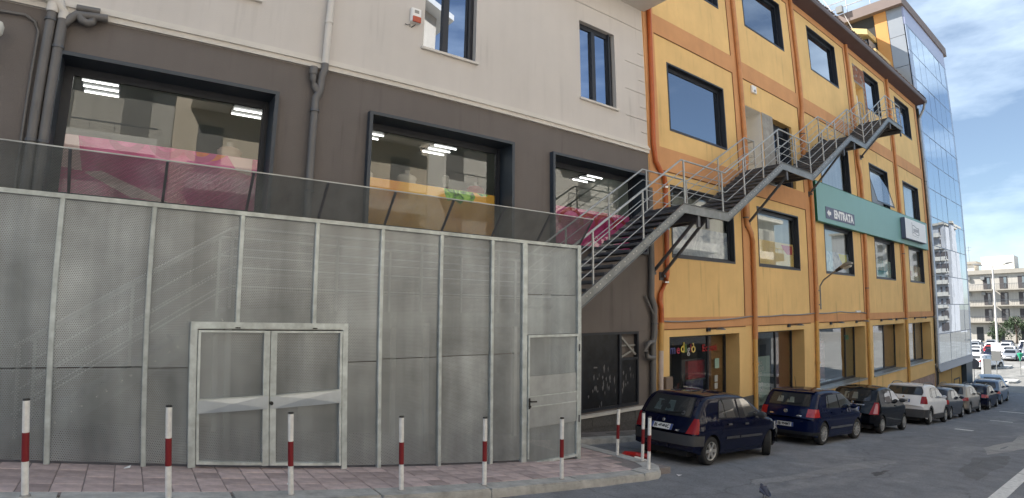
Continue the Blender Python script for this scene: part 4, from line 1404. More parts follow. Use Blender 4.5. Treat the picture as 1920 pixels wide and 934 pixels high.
# small spotlights above the shops
sp0 = thing('spotlight', 'x', 'spotlight', (14.22, YF, -0.52), 'small spotlights above the shop fronts')
q = MB(); q.box(14.14, 14.30, YF - 0.06, YF - 0.0, -0.58, -0.46); q.tube([(14.22, YF - 0.05, -0.51), (14.22, YF - 0.42, -0.49)], 0.02, 6); build('arm', q, MT['dark_frame'], sp0)
q = MB(); q.lathe((14.22, YF - 0.45, -0.50), [(0.0, 0.05), (0.06, 0.045), (0.14, 0.0), (0.15, -0.02), (0.0, -0.015)], 12); build('shade', q, MT['steel_dark'], sp0, smooth=True)
spots = [(14.22, 'dark spotlight above the first shop window'), (19.4, 'dark spotlight above the second shop window'), (23.2, 'left one of the two spotlights above the third shop window'), (26.1, 'right one of the two spotlights above the third shop window'),
         (29.5, 'left one of the two spotlights above the fourth shop window'), (31.9, 'right one of the two spotlights above the fourth shop window'), (35.3, 'left one of the two spotlights above the last shop window'), (37.6, 'right one of the two spotlights above the last shop window')]
for i, (x, lab) in enumerate(spots):
    o = sp0 if i == 0 else copy_tree(sp0)
    o.location = (x, YF, -0.52)
    o['label'] = lab

# wall boxes
t = thing('meter_box', 'small brown meter box on a stub post at the left of the first shop', 'box', (12.2, YF, -2.0))
q = MB(); q.bbox(12.04, 12.34, YF - 0.16, YF, -2.22, -1.74, 0.02); build('cabinet', q, mat('cabinet', (0.20, 0.15, 0.12), 0.5), t)
q = MB(); q.box(12.14, 12.26, YF - 0.10, YF, -3.0, -2.22); build('post', q, MT['yellow_pipe'], t)
t = thing('alarm_box', 'small white alarm box on the yellow wall above the high recess', 'alarm', (17.68, YF, 7.85))
q = MB(); q.bbox(17.54, 17.84, YF - 0.09, YF, 7.70, 7.97, 0.02); build('housing', q, MT['white_face'], t)
q = MB(); q.lathe((17.69, YF - 0.10, 7.78), [(0.0, -0.02), (0.04, -0.01), (0.05, 0.02)], 12, 'y'); build('lens', q, MT['lamp_grey'], t)

# green sign
t = thing('shop_sign', 'long green fascia sign with a blue ENTRATA board and a white logo panel', 'sign', (30.0, 9.3, 4.3))
q = MB(); q.box(21.95, 38.45, 9.30, 9.47, 3.56, 5.17); build('panel', q, MT['green_sign'], t)
q = MB()
q.box(21.93, 21.948, 9.29, 9.47, 3.55, 5.18); q.box(21.95, 38.45, 9.29, 9.47, 3.535, 3.557); q.box(21.95, 38.45, 9.29, 9.47, 5.172, 5.19)
build('edge', q, MT['green_edge'], t)
eb = MB(); eb.box(22.78, 26.0, 9.283, 9.299, 3.73, 4.23)
eb.v = [(x, yy, z + (x - 22.78) * 0.006) for x, yy, z in eb.v]
E_ = build('entrance_board', eb, MT['navy'], t)
text_mb('ENTRATA', 0.47, MT['white_face'], E_, 'lettering', (24.72, 9.281, 3.985), bold=0.022, depth=0.002, sx=1.06)
q = MB()
ax, az = 22.88, 3.98
q.face([(ax, 9.280, az), (ax + 0.24, 9.280, az + 0.16), (ax + 0.24, 9.280, az + 0.07), (ax + 0.42, 9.280, az + 0.07), (ax + 0.42, 9.280, az - 0.07), (ax + 0.24, 9.280, az - 0.07), (ax + 0.24, 9.280, az - 0.16)])
build('arrow', q, MT['white_face'], E_)
q = MB(); q.box(33.0, 37.15, 9.06, 9.28, 3.82, 4.92); wb = build('logo_panel', q, MT['white_face'], t)
q = MB(); q.box(32.97, 32.998, 9.05, 9.28, 3.80, 4.94); q.box(32.97, 37.15, 9.05, 9.28, 3.79, 3.818); build('panel_edge', q, MT['navy'], wb)
q = MB()
yy = 9.057
q.bar((34.30, yy, 4.78), (34.36, yy, 4.10), 0.05, 0.004, (0, 1, 0))
for z0 in (4.62, 4.22):
    pts = [(34.4 + 1.15 * k / 8, yy, z0 + 0.03 * sin(k * 0.8) - 0.01 * k) for k in range(9)]
    for a_, b_ in zip(pts, pts[1:]):
        q.bar(a_, b_, 0.035, 0.004, (0, 1, 0))
q.bar((35.55, yy, 4.55), (35.62, yy, 4.16), 0.09, 0.004, (0, 1, 0))
for k in range(9):
    q.bar((34.55 + k * 0.11, yy, 4.46), (34.57 + k * 0.11, yy, 4.28), 0.05, 0.004, (0, 1, 0))
q.bar((34.3, yy, 4.06), (35.5, yy, 4.02), 0.015, 0.004, (0, 1, 0))
build('logo', q, MT['ink'], wb)

# street lamp on the facade
t = thing('street_lamp', 'wall mounted street lamp reaching out over the pavement beside the third pilaster', 'street lamp', (21.98, YF, 0.6))
q = MB(); q.tube([(21.98, 9.36, 0.05), (21.98, 9.36, 0.95), (21.95, 9.2, 1.18), (21.75, 8.75, 1.42), (21.62, 8.45, 1.52)], 0.03, 8); q.box(21.9, 22.06, 9.36, YF, 0.2, 0.26); q.box(21.9, 22.06, 9.36, YF, 0.75, 0.81); build('bracket', q, MT['lamp_grey'], t, smooth=True)
q = MB(); q.tube([(21.66, 8.55, 1.50), (21.56, 8.30, 1.60)], [0.06, 0.075], 10); build('neck', q, MT['dark_frame'], t, smooth=True)
q = MB(); q.tube([(21.56, 8.30, 1.60), (21.50, 8.15, 1.65), (21.42, 7.95, 1.72), (21.36, 7.82, 1.74)], [0.08, 0.13, 0.12, 0.05], 12); q.v = [(a, b, 1.64 + (c - 1.64) * 0.8) for a, b, c in q.v]; build('head', q, MT['lamp_grey'], t, smooth=True)
q = MB(); q.tube([(21.50, 8.17, 1.585), (21.40, 7.90, 1.65)], [0.09, 0.07], 10); build('lamp_glass', q, MT['lamp_glass'], t, smooth=True)

# ================================================================== METAL FENCE
YP = 7.0
ZT = 1.14
def pv(x):
    return gz(x) + PAVE
FE = thing('metal_fence', 'tall perforated galvanised steel fence in front of the grey building', 'fence', (2.0, YP, pv(2.0)))
posts = [-1.72, -0.765, 0.163, None, None, 2.995, 3.912, 4.803]
gate0, gate1, gatez = 0.625, 2.535, -0.19
def post(x, z0, w=0.055, z1=ZT - 0.05):
    q = MB(); q.bbox(x - w / 2, x + w / 2, YP - 0.035, YP + 0.03, z0, z1, 0.006)
    build('post', q, MT['steel_post'], FE)
for x in (-3.6, -2.66, -1.72, -0.765, 0.163, 2.995, 3.912, 4.803):
    post(x, pv(x))
for x in (1.155, 2.09):
    post(x, gatez)
q = MB(); q.bbox(5.375, 5.475, YP - 0.04, YP + 0.04, pv(5.42), ZT - 0.05, 0.008); build('post', q, MT['steel_post'], FE)
q = MB(); q.bbox(6.565, 6.65, YP - 0.04, YP + 0.04, pv(6.6), ZT + 0.01, 0.008); build('post', q, MT['steel_post'], FE)
q = MB(); q.bbox(-4.0, 6.565, YP - 0.04, YP + 0.03, ZT - 0.05, ZT, 0.006); build('top_rail', q, MT['steel_post'], FE)
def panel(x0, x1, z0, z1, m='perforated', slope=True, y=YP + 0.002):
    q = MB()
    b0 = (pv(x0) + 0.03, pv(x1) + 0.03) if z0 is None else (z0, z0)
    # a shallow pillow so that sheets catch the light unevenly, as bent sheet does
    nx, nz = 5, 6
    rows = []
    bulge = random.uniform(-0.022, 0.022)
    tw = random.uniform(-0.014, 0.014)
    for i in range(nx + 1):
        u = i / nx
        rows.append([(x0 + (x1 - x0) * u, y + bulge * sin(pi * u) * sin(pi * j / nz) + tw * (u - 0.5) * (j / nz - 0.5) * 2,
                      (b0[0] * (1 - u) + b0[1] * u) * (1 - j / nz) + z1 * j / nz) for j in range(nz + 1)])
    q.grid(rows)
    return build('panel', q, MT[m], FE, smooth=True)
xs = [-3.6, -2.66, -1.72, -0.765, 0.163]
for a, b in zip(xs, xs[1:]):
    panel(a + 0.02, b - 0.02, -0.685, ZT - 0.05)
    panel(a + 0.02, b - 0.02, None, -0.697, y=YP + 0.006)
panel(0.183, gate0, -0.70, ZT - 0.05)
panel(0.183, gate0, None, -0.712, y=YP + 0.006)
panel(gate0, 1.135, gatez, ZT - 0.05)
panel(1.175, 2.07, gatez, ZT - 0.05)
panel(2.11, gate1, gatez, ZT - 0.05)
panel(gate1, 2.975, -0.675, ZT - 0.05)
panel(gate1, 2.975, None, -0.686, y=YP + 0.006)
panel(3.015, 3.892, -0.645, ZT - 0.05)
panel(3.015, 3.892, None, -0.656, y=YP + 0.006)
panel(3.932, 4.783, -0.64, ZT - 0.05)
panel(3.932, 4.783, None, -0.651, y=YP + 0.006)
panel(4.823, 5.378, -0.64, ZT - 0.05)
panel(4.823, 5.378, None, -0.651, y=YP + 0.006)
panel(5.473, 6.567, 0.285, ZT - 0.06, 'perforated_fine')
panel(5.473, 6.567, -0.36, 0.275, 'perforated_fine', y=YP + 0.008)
# return of the fence to the wall at its right end
q = MB(); q.grid([[(6.63, YP + 0.05, pv(6.6) + 0.03), (6.63, YP + 0.05, ZT - 0.05)], [(6.63, 7.75, pv(6.6) + 0.03), (6.63, 7.75, ZT - 0.05)]]); build('panel', q, MT['perforated_fine'], FE)
q = MB(); q.bbox(6.565, 6.65, YP - 0.041, YP + 0.3, ZT - 0.012, ZT + 0.008, 0.004); build('top_rail', q, MT['steel_post'], FE)
# outward-leaning mesh canopy
CA = thing('mesh_canopy', 'dark perforated guard panel leaning outward along the top of the fence', 'canopy', (2.0, YP, ZT))
cx = [-3.6, -0.72, 0.24, 1.19, 2.1, 3.02, 3.915, 4.8, 5.7, 6.634]
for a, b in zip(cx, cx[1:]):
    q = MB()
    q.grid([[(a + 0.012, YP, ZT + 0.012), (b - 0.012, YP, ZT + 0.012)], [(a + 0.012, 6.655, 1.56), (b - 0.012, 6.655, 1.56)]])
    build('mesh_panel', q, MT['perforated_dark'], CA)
for x in cx[1:]:
    q = MB(); q.bar((x, YP + 0.01, ZT + 0.005), (x, 6.665, 1.555), 0.022, 0.03, (1, 0, 0)); build('strut', q, MT['steel_dark'], CA)
q = MB(); q.bar((-3.6, 6.65, 1.563), (6.645, 6.65, 1.563), 0.014, 0.014); build('edge_rail', q, MT['steel_plain'], CA)

# double gate
GT = thing('double_gate', 'double leaf perforated steel gate with plain middle bands in the fence', 'gate', (1.58, YP, pv(1.58)))
q = MB(); yy0, yy1 = YP - 0.065, YP - 0.005
q.bbox(gate0, gate0 + 0.085, yy0, yy1, pv(gate0), gatez - 0.07, 0.006)
q.bbox(gate1 - 0.075, gate1, yy0, yy1, pv(gate1), gatez - 0.07, 0.006)
q.bbox(gate0, gate1, yy0, yy1, gatez - 0.07, gatez + 0.01, 0.006)
q.box(gate0 + 0.1, gate1 - 0.1, yy0 - 0.012, yy0 - 0.001, gatez - 0.058, gatez - 0.048)
build('frame', q, MT['steel_post'], GT)
for x in (1.155, 2.09):
    q = MB(); q.box(x - 0.03, x + 0.03, yy0 - 0.012, yy0, gatez - 0.062, gatez - 0.046); build('bracket', q, MT['handle'], GT)
mid = 1.545
for k, (a, b) in enumerate(((gate0 + 0.09, mid - 0.004), (mid + 0.004, gate1 - 0.08))):
    q = MB()
    z0a, z0b = pv(a) + 0.045, pv(b) + 0.045
    zt_ = gatez - 0.085
    def slope_box(mb, x0, x1, ya, yb, zl0, zl1, zh0, zh1):
        p = [(x0, ya, zl0), (x1, ya, zl1), (x1, yb, zl1), (x0, yb, zl0), (x0, ya, zh0), (x1, ya, zh1), (x1, yb, zh1), (x0, yb, zh0)]
        i = len(mb.v); mb.v += p
        for f in ((0, 3, 2, 1), (4, 5, 6, 7), (0, 1, 5, 4), (1, 2, 6, 5), (2, 3, 7, 6), (3, 0, 4, 7)):
            mb.f.append(tuple(i + w for w in f)); mb.m.append(mb.mi)
    e = 0.05 if k == 0 else 0.065
    slope_box(q, a, a + (0.03 if k == 0 else 0.075), yy0 - 0.004, yy1, z0a, z0a, zt_, zt_)
    slope_box(q, b - (0.075 if k == 0 else 0.03), b, yy0 - 0.004, yy1, z0b, z0b, zt_, zt_)
    slope_box(q, a, b, yy0 - 0.003, yy1, z0a, z0b, z0a + 0.035, z0b + 0.035)
    slope_box(q, a, b, yy0 - 0.003, yy1, zt_ - 0.025, zt_ - 0.025, zt_, zt_)
    lf = build('leaf', q, MT['steel_post'], GT)
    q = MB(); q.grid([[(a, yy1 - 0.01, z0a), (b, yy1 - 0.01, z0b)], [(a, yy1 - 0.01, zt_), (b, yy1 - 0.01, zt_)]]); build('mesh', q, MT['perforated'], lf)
    q = MB()
    slope_box(q, a + 0.012, b - 0.012, yy0 - 0.010, yy1 - 0.012, -1.225 + 0.015 * k, -1.205 + 0.018 * k, -1.065 + 0.012 * k, -1.045 + 0.03 * k)
    (xl, xr_, yb_) = (a + 0.012, b - 0.012, yy0 - 0.0105)
    zl0, zr0, zl1, zr1 = -1.225 + 0.015 * k, -1.205 + 0.018 * k, -1.065 + 0.012 * k, -1.045 + 0.03 * k
    mid_ = ((xl + xr_) / 2, yb_ - 0.008, (zl0 + zr0 + zl1 + zr1) / 4 + 0.012)
    for p_, q_ in (((xl, zl0), (xr_, zr0)), ((xr_, zr0), (xr_, zr1)), ((xr_, zr1), (xl, zl1)), ((xl, zl1), (xl, zl0))):
        q.face([(p_[0], yb_, p_[1]), (q_[0], yb_, q_[1]), mid_])
    build('band', q, MT['band_sheet'], lf)
    q = MB()
    slope_box(q, a + 0.012, b - 0.012, yy0 - 0.016, yy0 - 0.008, -1.075 + 0.012 * k, -1.055 + 0.03 * k, -1.06 + 0.012 * k, -1.04 + 0.03 * k)
    build('band_rim', q, MT['steel_post'], lf)
q = MB(); q.lathe((mid + 0.02, yy0 - 0.02, -1.14), [(0.0, -0.02), (0.022, -0.015), (0.022, 0.02)], 12, 'y'); build('lock', q, MT['handle'], GT)

# single door at the right end
DR = thing('metal_door', 'single galvanised door with a black lever handle at the right end of the fence', 'door', (6.0, YP, pv(6.0)))
dx0, dx1, dz1 = 5.478, 6.562, -0.365
q = MB()
y0, y1 = YP - 0.06, YP - 0.004
q.bbox(dx0, dx1, y0, y1, dz1 - 0.04, dz1, 0.005)
q.bbox(dx0, dx0 + 0.035, y0, y1, pv(dx0) + 0.05, dz1 - 0.04, 0.005)
q.bbox(dx1 - 0.035, dx1, y0, y1, pv(dx1) + 0.05, dz1 - 0.04, 0.005)
q.bbox(dx0 + 0.035, dx1 - 0.035, y0, y1, pv(dx1) + 0.06, pv(dx1) + 0.10, 0.005)
build('frame', q, MT['steel_post'], DR)
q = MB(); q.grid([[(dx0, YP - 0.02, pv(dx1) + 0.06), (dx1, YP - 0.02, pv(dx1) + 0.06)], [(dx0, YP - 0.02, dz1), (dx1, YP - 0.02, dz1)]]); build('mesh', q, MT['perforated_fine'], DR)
q = MB(); q.box(dx0 + 0.036, dx1 - 0.036, y0 + 0.006, y0 + 0.03, -1.50, -1.33); build('band', q, MT['steel_plain'], DR)
q = MB(); q.box(dx0 + 0.036, dx1 - 0.036, y0 - 0.002, y0 + 0.004, -1.345, -1.325); q.box(dx0 + 0.036, dx1 - 0.036, y0 - 0.002, y0 + 0.004, -1.51, -1.49); build('band_rim', q, MT['steel_post'], DR)
q = MB(); q.box(dx0 + 0.036, dx1 - 0.036, y0 + 0.015, y0 + 0.035, -1.84, -1.505); build('kick_plate', q, MT['steel_plain'], DR)
q = MB(); q.box(dx0 + 0.036, dx1 - 0.036, y0 + 0.018, y0 + 0.036, -1.325, -1.02); build('plate', q, MT['steel_plain'], DR)
q = MB(); q.bbox(dx0 + 0.005, dx0 + 0.04, y0 - 0.012, y0 - 0.001, -1.53, -1.36, 0.004); q.tube([(dx0 + 0.022, y0 - 0.01, -1.41), (dx0 + 0.022, y0 - 0.055, -1.41), (dx0 + 0.04, y0 - 0.06, -1.41), (dx0 + 0.125, y0 - 0.06, -1.415)], 0.012, 8); q.lathe((dx0 + 0.025, y0 - 0.03, -1.49), [(0.0, -0.0), (0.02, 0.0), (0.02, 0.03)], 10, 'y'); build('handle', q, MT['handle'], DR)
for z in (-0.6, -1.8):
    q = MB(); q.tube([(dx1 + 0.01, y0 - 0.01, z - 0.06), (dx1 + 0.01, y0 - 0.01, z + 0.06)], 0.012, 8); build('hinge', q, MT['steel_dark'], DR)

# ================================================================== BOLLARDS
b0 = thing('bollard', 'x', 'bollard', (0, 0, 0), 'red and white bollards along the kerb')
HB = 0.87
for z0, z1, m, nm_ in ((-0.1, 0.31, 'white_paint', 'lower_band'), (0.31, 0.57, 'red_paint', 'red_band'), (0.57, HB, 'white_paint', 'upper_band')):
    q = MB(); q.tube([(0, 0, z0), (0, 0, z1)], 0.0285 + (0.0006 if m == 'red_paint' else 0), 16, caps=False); build(nm_, q, MT[m], b0, smooth=True)
q = MB(); q.lathe((0, 0, HB), [(0.0, 0.008), (0.024, 0.006), (0.030, -0.002), (0.030, -0.012)], 16); build('cap', q, MT['handle'], b0, smooth=True)
q = MB(); q.lathe((0, 0, 0), [(0.045, -0.01), (0.042, 0.006), (0.029, 0.012)], 14); build('collar', q, MT['concrete'], b0, smooth=True)
bl = [(-0.80, 5.90, 0.95, 'bollard at the far left end of the kerb, in front of the first fence panels'), (0.352, 5.80, 1.0, 'bollard just left of the double gate'), (1.53, 5.87, 0.99, 'bollard in front of the right leaf of the double gate'),
      (2.81, 5.90, 0.99, 'bollard one step right of the double gate'), (3.96, 5.90, 1.0, 'bollard midway between the double gate and the single door'), (5.265, 5.90, 1.0, 'bollard in front of the single door with the lever handle'),
      (7.62, 7.02, 1.0, 'bollard standing nearest the dark boarded window, beside fallen red plastic'), (7.66, 6.46, 1.0, 'middle bollard of the three beside the small blue car'), (7.155, 5.90, 1.0, 'bollard at the rounded kerb corner, in front of the small blue car')]
tl = [(0.012, 0.0), (0.0, 0.004), (0, 0), (-0.004, 0), (-0.006, 0.01), (0, 0), (0.02, 0.0), (0.012, 0.01), (0.01, 0.0)]
for i, (x, yb_, s, lab) in enumerate(bl):
    o = b0 if i == 0 else copy_tree(b0)
    o.location = (x, yb_, gz(x) + PAVE)
    o.scale = (1, 1, s)
    o.rotation_euler = (tl[i][1], -tl[i][0] * 1.2, 0.3 * i)
    o['label'] = lab
# fallen plastic by the bollards
t = thing('fallen_barrier', 'broken red and white plastic barrier piece lying flat behind the bollards', 'barrier', (8.05, 7.0, gz(8) + 0.02))
q = MB(); q.tube([(7.78, 7.05, gz(7.8) + 0.06), (8.0, 7.18, gz(8.0) + 0.09), (8.3, 7.2, gz(8.3) + 0.06), (8.45, 7.0, gz(8.4) + 0.05)], [0.05, 0.06, 0.055, 0.05], 8); build('red_strip', q, mat('barrier_red', (0.36, 0.015, 0.015), 0.4), t, smooth=True)
q = MB(); q.face([(7.82, 6.78, gz(7.8) + 0.14), (8.18, 6.72, gz(8.1) + 0.035), (8.24, 7.05, gz(8.2) + 0.05), (7.9, 7.1, gz(7.9) + 0.11)]); q.face([(7.82, 6.78, gz(7.8) + 0.10), (8.18, 6.72, gz(8.1) + 0.01), (8.18, 6.72, gz(8.1) + 0.035), (7.82, 6.78, gz(7.8) + 0.14)]); build('white_sheet', q, MT['white_face'], t)
for lx, ly, lab in ((0.0, 6.86, 'scrap of white paper on the paving at the foot of the third fence post'), (1.62, 6.25, 'scrap of pale paper on the paving before the double gate')):
    tp = thing('litter', lab, 'litter', (lx, ly, pv(lx)))
    q = MB(); q.face([(lx - 0.035, ly, pv(lx) + 0.006), (lx + 0.03, ly - 0.01, pv(lx) + 0.012), (lx + 0.04, ly + 0.04, pv(lx) + 0.03), (lx - 0.02, ly + 0.045, pv(lx) + 0.008)]); build('scrap', q, MT['white_face'], tp)
tp = thing('litter', 'small scrap of white paper on the road by the kerb corner', 'litter', (7.75, 5.75, gz(7.75)))
q = MB(); q.face([(7.70, 5.70, gz(7.7) + 0.012), (7.82, 5.72, gz(7.8) + 0.02), (7.80, 5.79, gz(7.8) + 0.012), (7.72, 5.77, gz(7.7) + 0.03)]); build('scrap', q, MT['white_face'], tp)

# ================================================================== OUTSIDE STAIRCASE
ST = thing('staircase', 'galvanised steel fire stair climbing the facades in four flights with railings', 'staircase', (12.0, 8.6, gz(9.0) + PAVE))
YO, YI = 7.93, 9.22
path = [(-1.25, -1.62), (1.2, -0.02), (7.05, -0.02), (10.995, 2.60), (12.95, 2.60), (16.30, 4.60), (18.5, 4.60), (22.5, 6.88), (24.2, 6.88), (27.82, 8.97), (30.0, 8.97)]
flight = [True, False] * 5
SD = 0.24
def stringer(yc, w):
    # one long folded plate: offset polyline below the walking line
    for (xa, za), (xb, zb), f in zip(path, path[1:], flight):
        q = MB()
        ex = 0.0
        p = [(xa, yc - w / 2, za - SD), (xb, yc - w / 2, zb - SD), (xb, yc + w / 2, zb - SD), (xa, yc + w / 2, za - SD),
             (xa, yc - w / 2, za), (xb, yc - w / 2, zb), (xb, yc + w / 2, zb), (xa, yc + w / 2, za)]
        i = len(q.v); q.v += p
        for ff in ((0, 3, 2, 1), (4, 5, 6, 7), (0, 1, 5, 4), (1, 2, 6, 5), (2, 3, 7, 6), (3, 0, 4, 7)):
            q.f.append(ff); q.m.append(0)
        # flanges of the channel
        s = -1 if yc < 8.5 else 1
        for zo in (-SD, -0.012):
            a0 = yc + s * w / 2
            q.grid([[(xa, a0, za + zo), (xb, a0, zb + zo)], [(xa, a0 + s * 0.03, za + zo), (xb, a0 + s * 0.03, zb + zo)], [(xa, a0 + s * 0.03, za + zo + 0.012), (xb, a0 + s * 0.03, zb + zo + 0.012)], [(xa, a0, za + zo + 0.012), (xb, a0, zb + zo + 0.012)]])
        o = build('stringer', q, MT['stringer'], ST)
        if f and yc < 8.5:
            L = hypot(xb - xa, zb - za)
            nst = int(L / 0.32)
            bq = MB()
            for k in range(nst):
                u = (k + 0.5) / nst
                for du in (-0.05, 0.05):
                    x = xa + (xb - xa) * u + du
                    z = za + (zb - za) * (u + du / (xb - xa)) - 0.10
                    bq.lathe((x, yc - w / 2 - 0.012, z), [(0.0, 0.0), (0.013, 0.0), (0.016, 0.012)], 6, 'y')
            build('bolt', bq, MT['bolt'], o, kind='stuff')
stringer(YO, 0.012)
stringer(YI, 0.012)
tm = None
RISE = 0.172
for (xa, za), (xb, zb), f in zip(path, path[1:], flight):
    if f:
        n_ = max(3, round((zb - za) / RISE))
        for k in range(1, n_):
            x = xa + (xb - xa) * k / n_
            z = za + (zb - za) * k / n_ - 0.05
            w = (xb - xa) / n_
            q = MB()
            q.box(x - w * 0.55, x + w * 0.55, YO + 0.008, YI - 0.008, z - 0.012, z + 0.012)
            q.box(x - w * 0.56, x - w * 0.52, YO + 0.008, YI - 0.008, z - 0.045, z + 0.013)
            q.box(x + w * 0.52, x + w * 0.56, YO + 0.008, YI - 0.008, z - 0.045, z + 0.010)
            build('tread', q, MT['tread'], ST)
    else:
        q = MB()
        q.box(xa, xb, YO + 0.01, YI - 0.01, za - 0.07, za - 0.03)
        for k in range(int((xb - xa) / 0.5) + 1):
            x = min(xa + 0.02 + k * 0.5, xb - 0.06)
            q.box(x, x + 0.05, YO + 0.01, YI - 0.01, za - 0.19, za - 0.071)
        build('landing', q, MT['tread'], ST)
# railings: posts + a top tube + three thin rails
def railing(yc, pts, posts_x, height=1.08, rails=(0.30, 0.55, 0.80), close_ends=()):
    def zat(x):
        for (xa, za), (xb, zb) in zip(pts, pts[1:]):
            if xa - 1e-6 <= x <= xb + 1e-6:
                return za + (zb - za) * (x - xa) / (xb - xa)
        return pts[-1][1]
    for (xa, za), (xb, zb) in zip(pts, pts[1:]):
        q = MB(); q.tube([(xa, yc, za + height), (xb, yc, zb + height)], 0.023, 8); build('handrail', q, MT['steel'], ST, smooth=True)
        for r in rails:
            q = MB()
            q.tube([(xa, yc, za + r), (xb, yc, zb + r)], 0.0105, 6)
            build('rail', q, MT['steel'], ST, smooth=True)
    for x in posts_x:
        z = zat(x)
        q = MB(); q.bbox(x - 0.019, x + 0.019, yc - 0.019, yc + 0.019, z - 0.13, z + height, 0.004); build('post', q, MT['steel'], ST)
op = [-1.2, 0.0, 1.2, 2.7, 4.1, 5.6, 6.9, 7.92, 9.5, 11.09, 12.78, 13.95, 15.1, 16.2, 17.4, 18.5, 19.7, 21.0, 22.45, 24.15, 25.4, 26.6, 27.8, 28.9, 29.95]
railing(YO + 0.03, path, op)
ip = [-1.2, 0.0, 1.2, 2.7, 4.1, 5.6, 6.9, 8.3, 9.7, 11.14, 12.9, 14.6, 16.24, 16.9]
railing(YI - 0.03, path[:6] + [(16.92, 4.60)], ip)
railing(YI - 0.03, [(20.75 - 2.25, 4.60), (18.5 + 4.0, 6.88), (24.2, 6.88), (24.21, 6.88)][0:3], [18.55, 19.9, 21.3, 22.5, 23.4, 24.18])
railing(YI - 0.03, [(24.2, 6.88), (27.82, 8.97), (28.3, 8.97)], [25.4, 26.6, 27.8, 28.28])
railing(YI - 0.03, [(29.65, 8.97), (30.0, 8.97)], [29.67, 29.97])
# rail across the open ends of the top landing and over the door landing
for r, rad in ((1.08, 0.023), (0.80, 0.0105), (0.55, 0.0105), (0.30, 0.0105)):
    q = MB()
    q.tube([(30.0, YO + 0.03, 8.97 + r), (30.0, YI - 0.03, 8.97 + r)], rad, 8)
    build('rail', q, MT['steel'], ST)
    q = MB()
    q.tube([(16.92, YI - 0.03, 4.6 + r), (16.92, YF - 0.02, 4.6 + r)], rad, 8)
    build('rail', q, MT['steel'], ST)
# cross beams under the landings and diagonal braces back to the wall
br_ = [(11.62, 1.03, 2.33), (12.02, 0.97, 2.36), (16.62, 2.84, 4.20), (21.69, 4.60, 6.12), (28.05, 7.36, 8.74)]
for x, zw, zo in br_:
    q = MB(); q.bar((x, YF - 0.04, zw), (x, YO + 0.04, zo), 0.06, 0.07, (1, 0, 0)); build('brace', q, MT['steel_dark'], ST)
    q = MB(); q.box(x - 0.09, x + 0.09, YF - 0.05, YF - 0.023, zw - 0.12, zw + 0.10); q.box(x - 0.03, x + 0.03, YF - 0.16, YF - 0.05, zw - 0.05, zw + 0.03); build('wall_plate', q, MT['steel_dark'], ST)
for x, z in ((11.62, 2.60), (12.02, 2.60), (16.62, 4.60), (21.69, 6.4), (22.9, 6.88), (28.05, 8.97), (29.7, 8.97)):
    q = MB(); q.box(x - 0.04, x + 0.04, YO + 0.02, YF - 0.005, z - 0.36, z - 0.20); q.box(x - 0.05, x + 0.05, YO + 0.0, YO + 0.06, z - 0.52, z - 0.19); build('cross_beam', q, MT['steel_dark'], ST)
for x in (1.2, 4.2, 6.9):
    for yy in (YO + 0.02, YI - 0.02):
        q = MB(); q.bbox(x - 0.04, x + 0.04, yy - 0.04, yy + 0.04, pv(x), -0.2, 0.005); build('support_post', q, MT['steel'], ST)

# ================================================================== CARS
def lerp_prof(pr, x):
    for (a, za), (b, zb) in zip(pr, pr[1:]):
        if x <= b:
            return za + (zb - za) * max(0, (x - a)) / max(1e-6, b - a)
    return pr[-1][1]

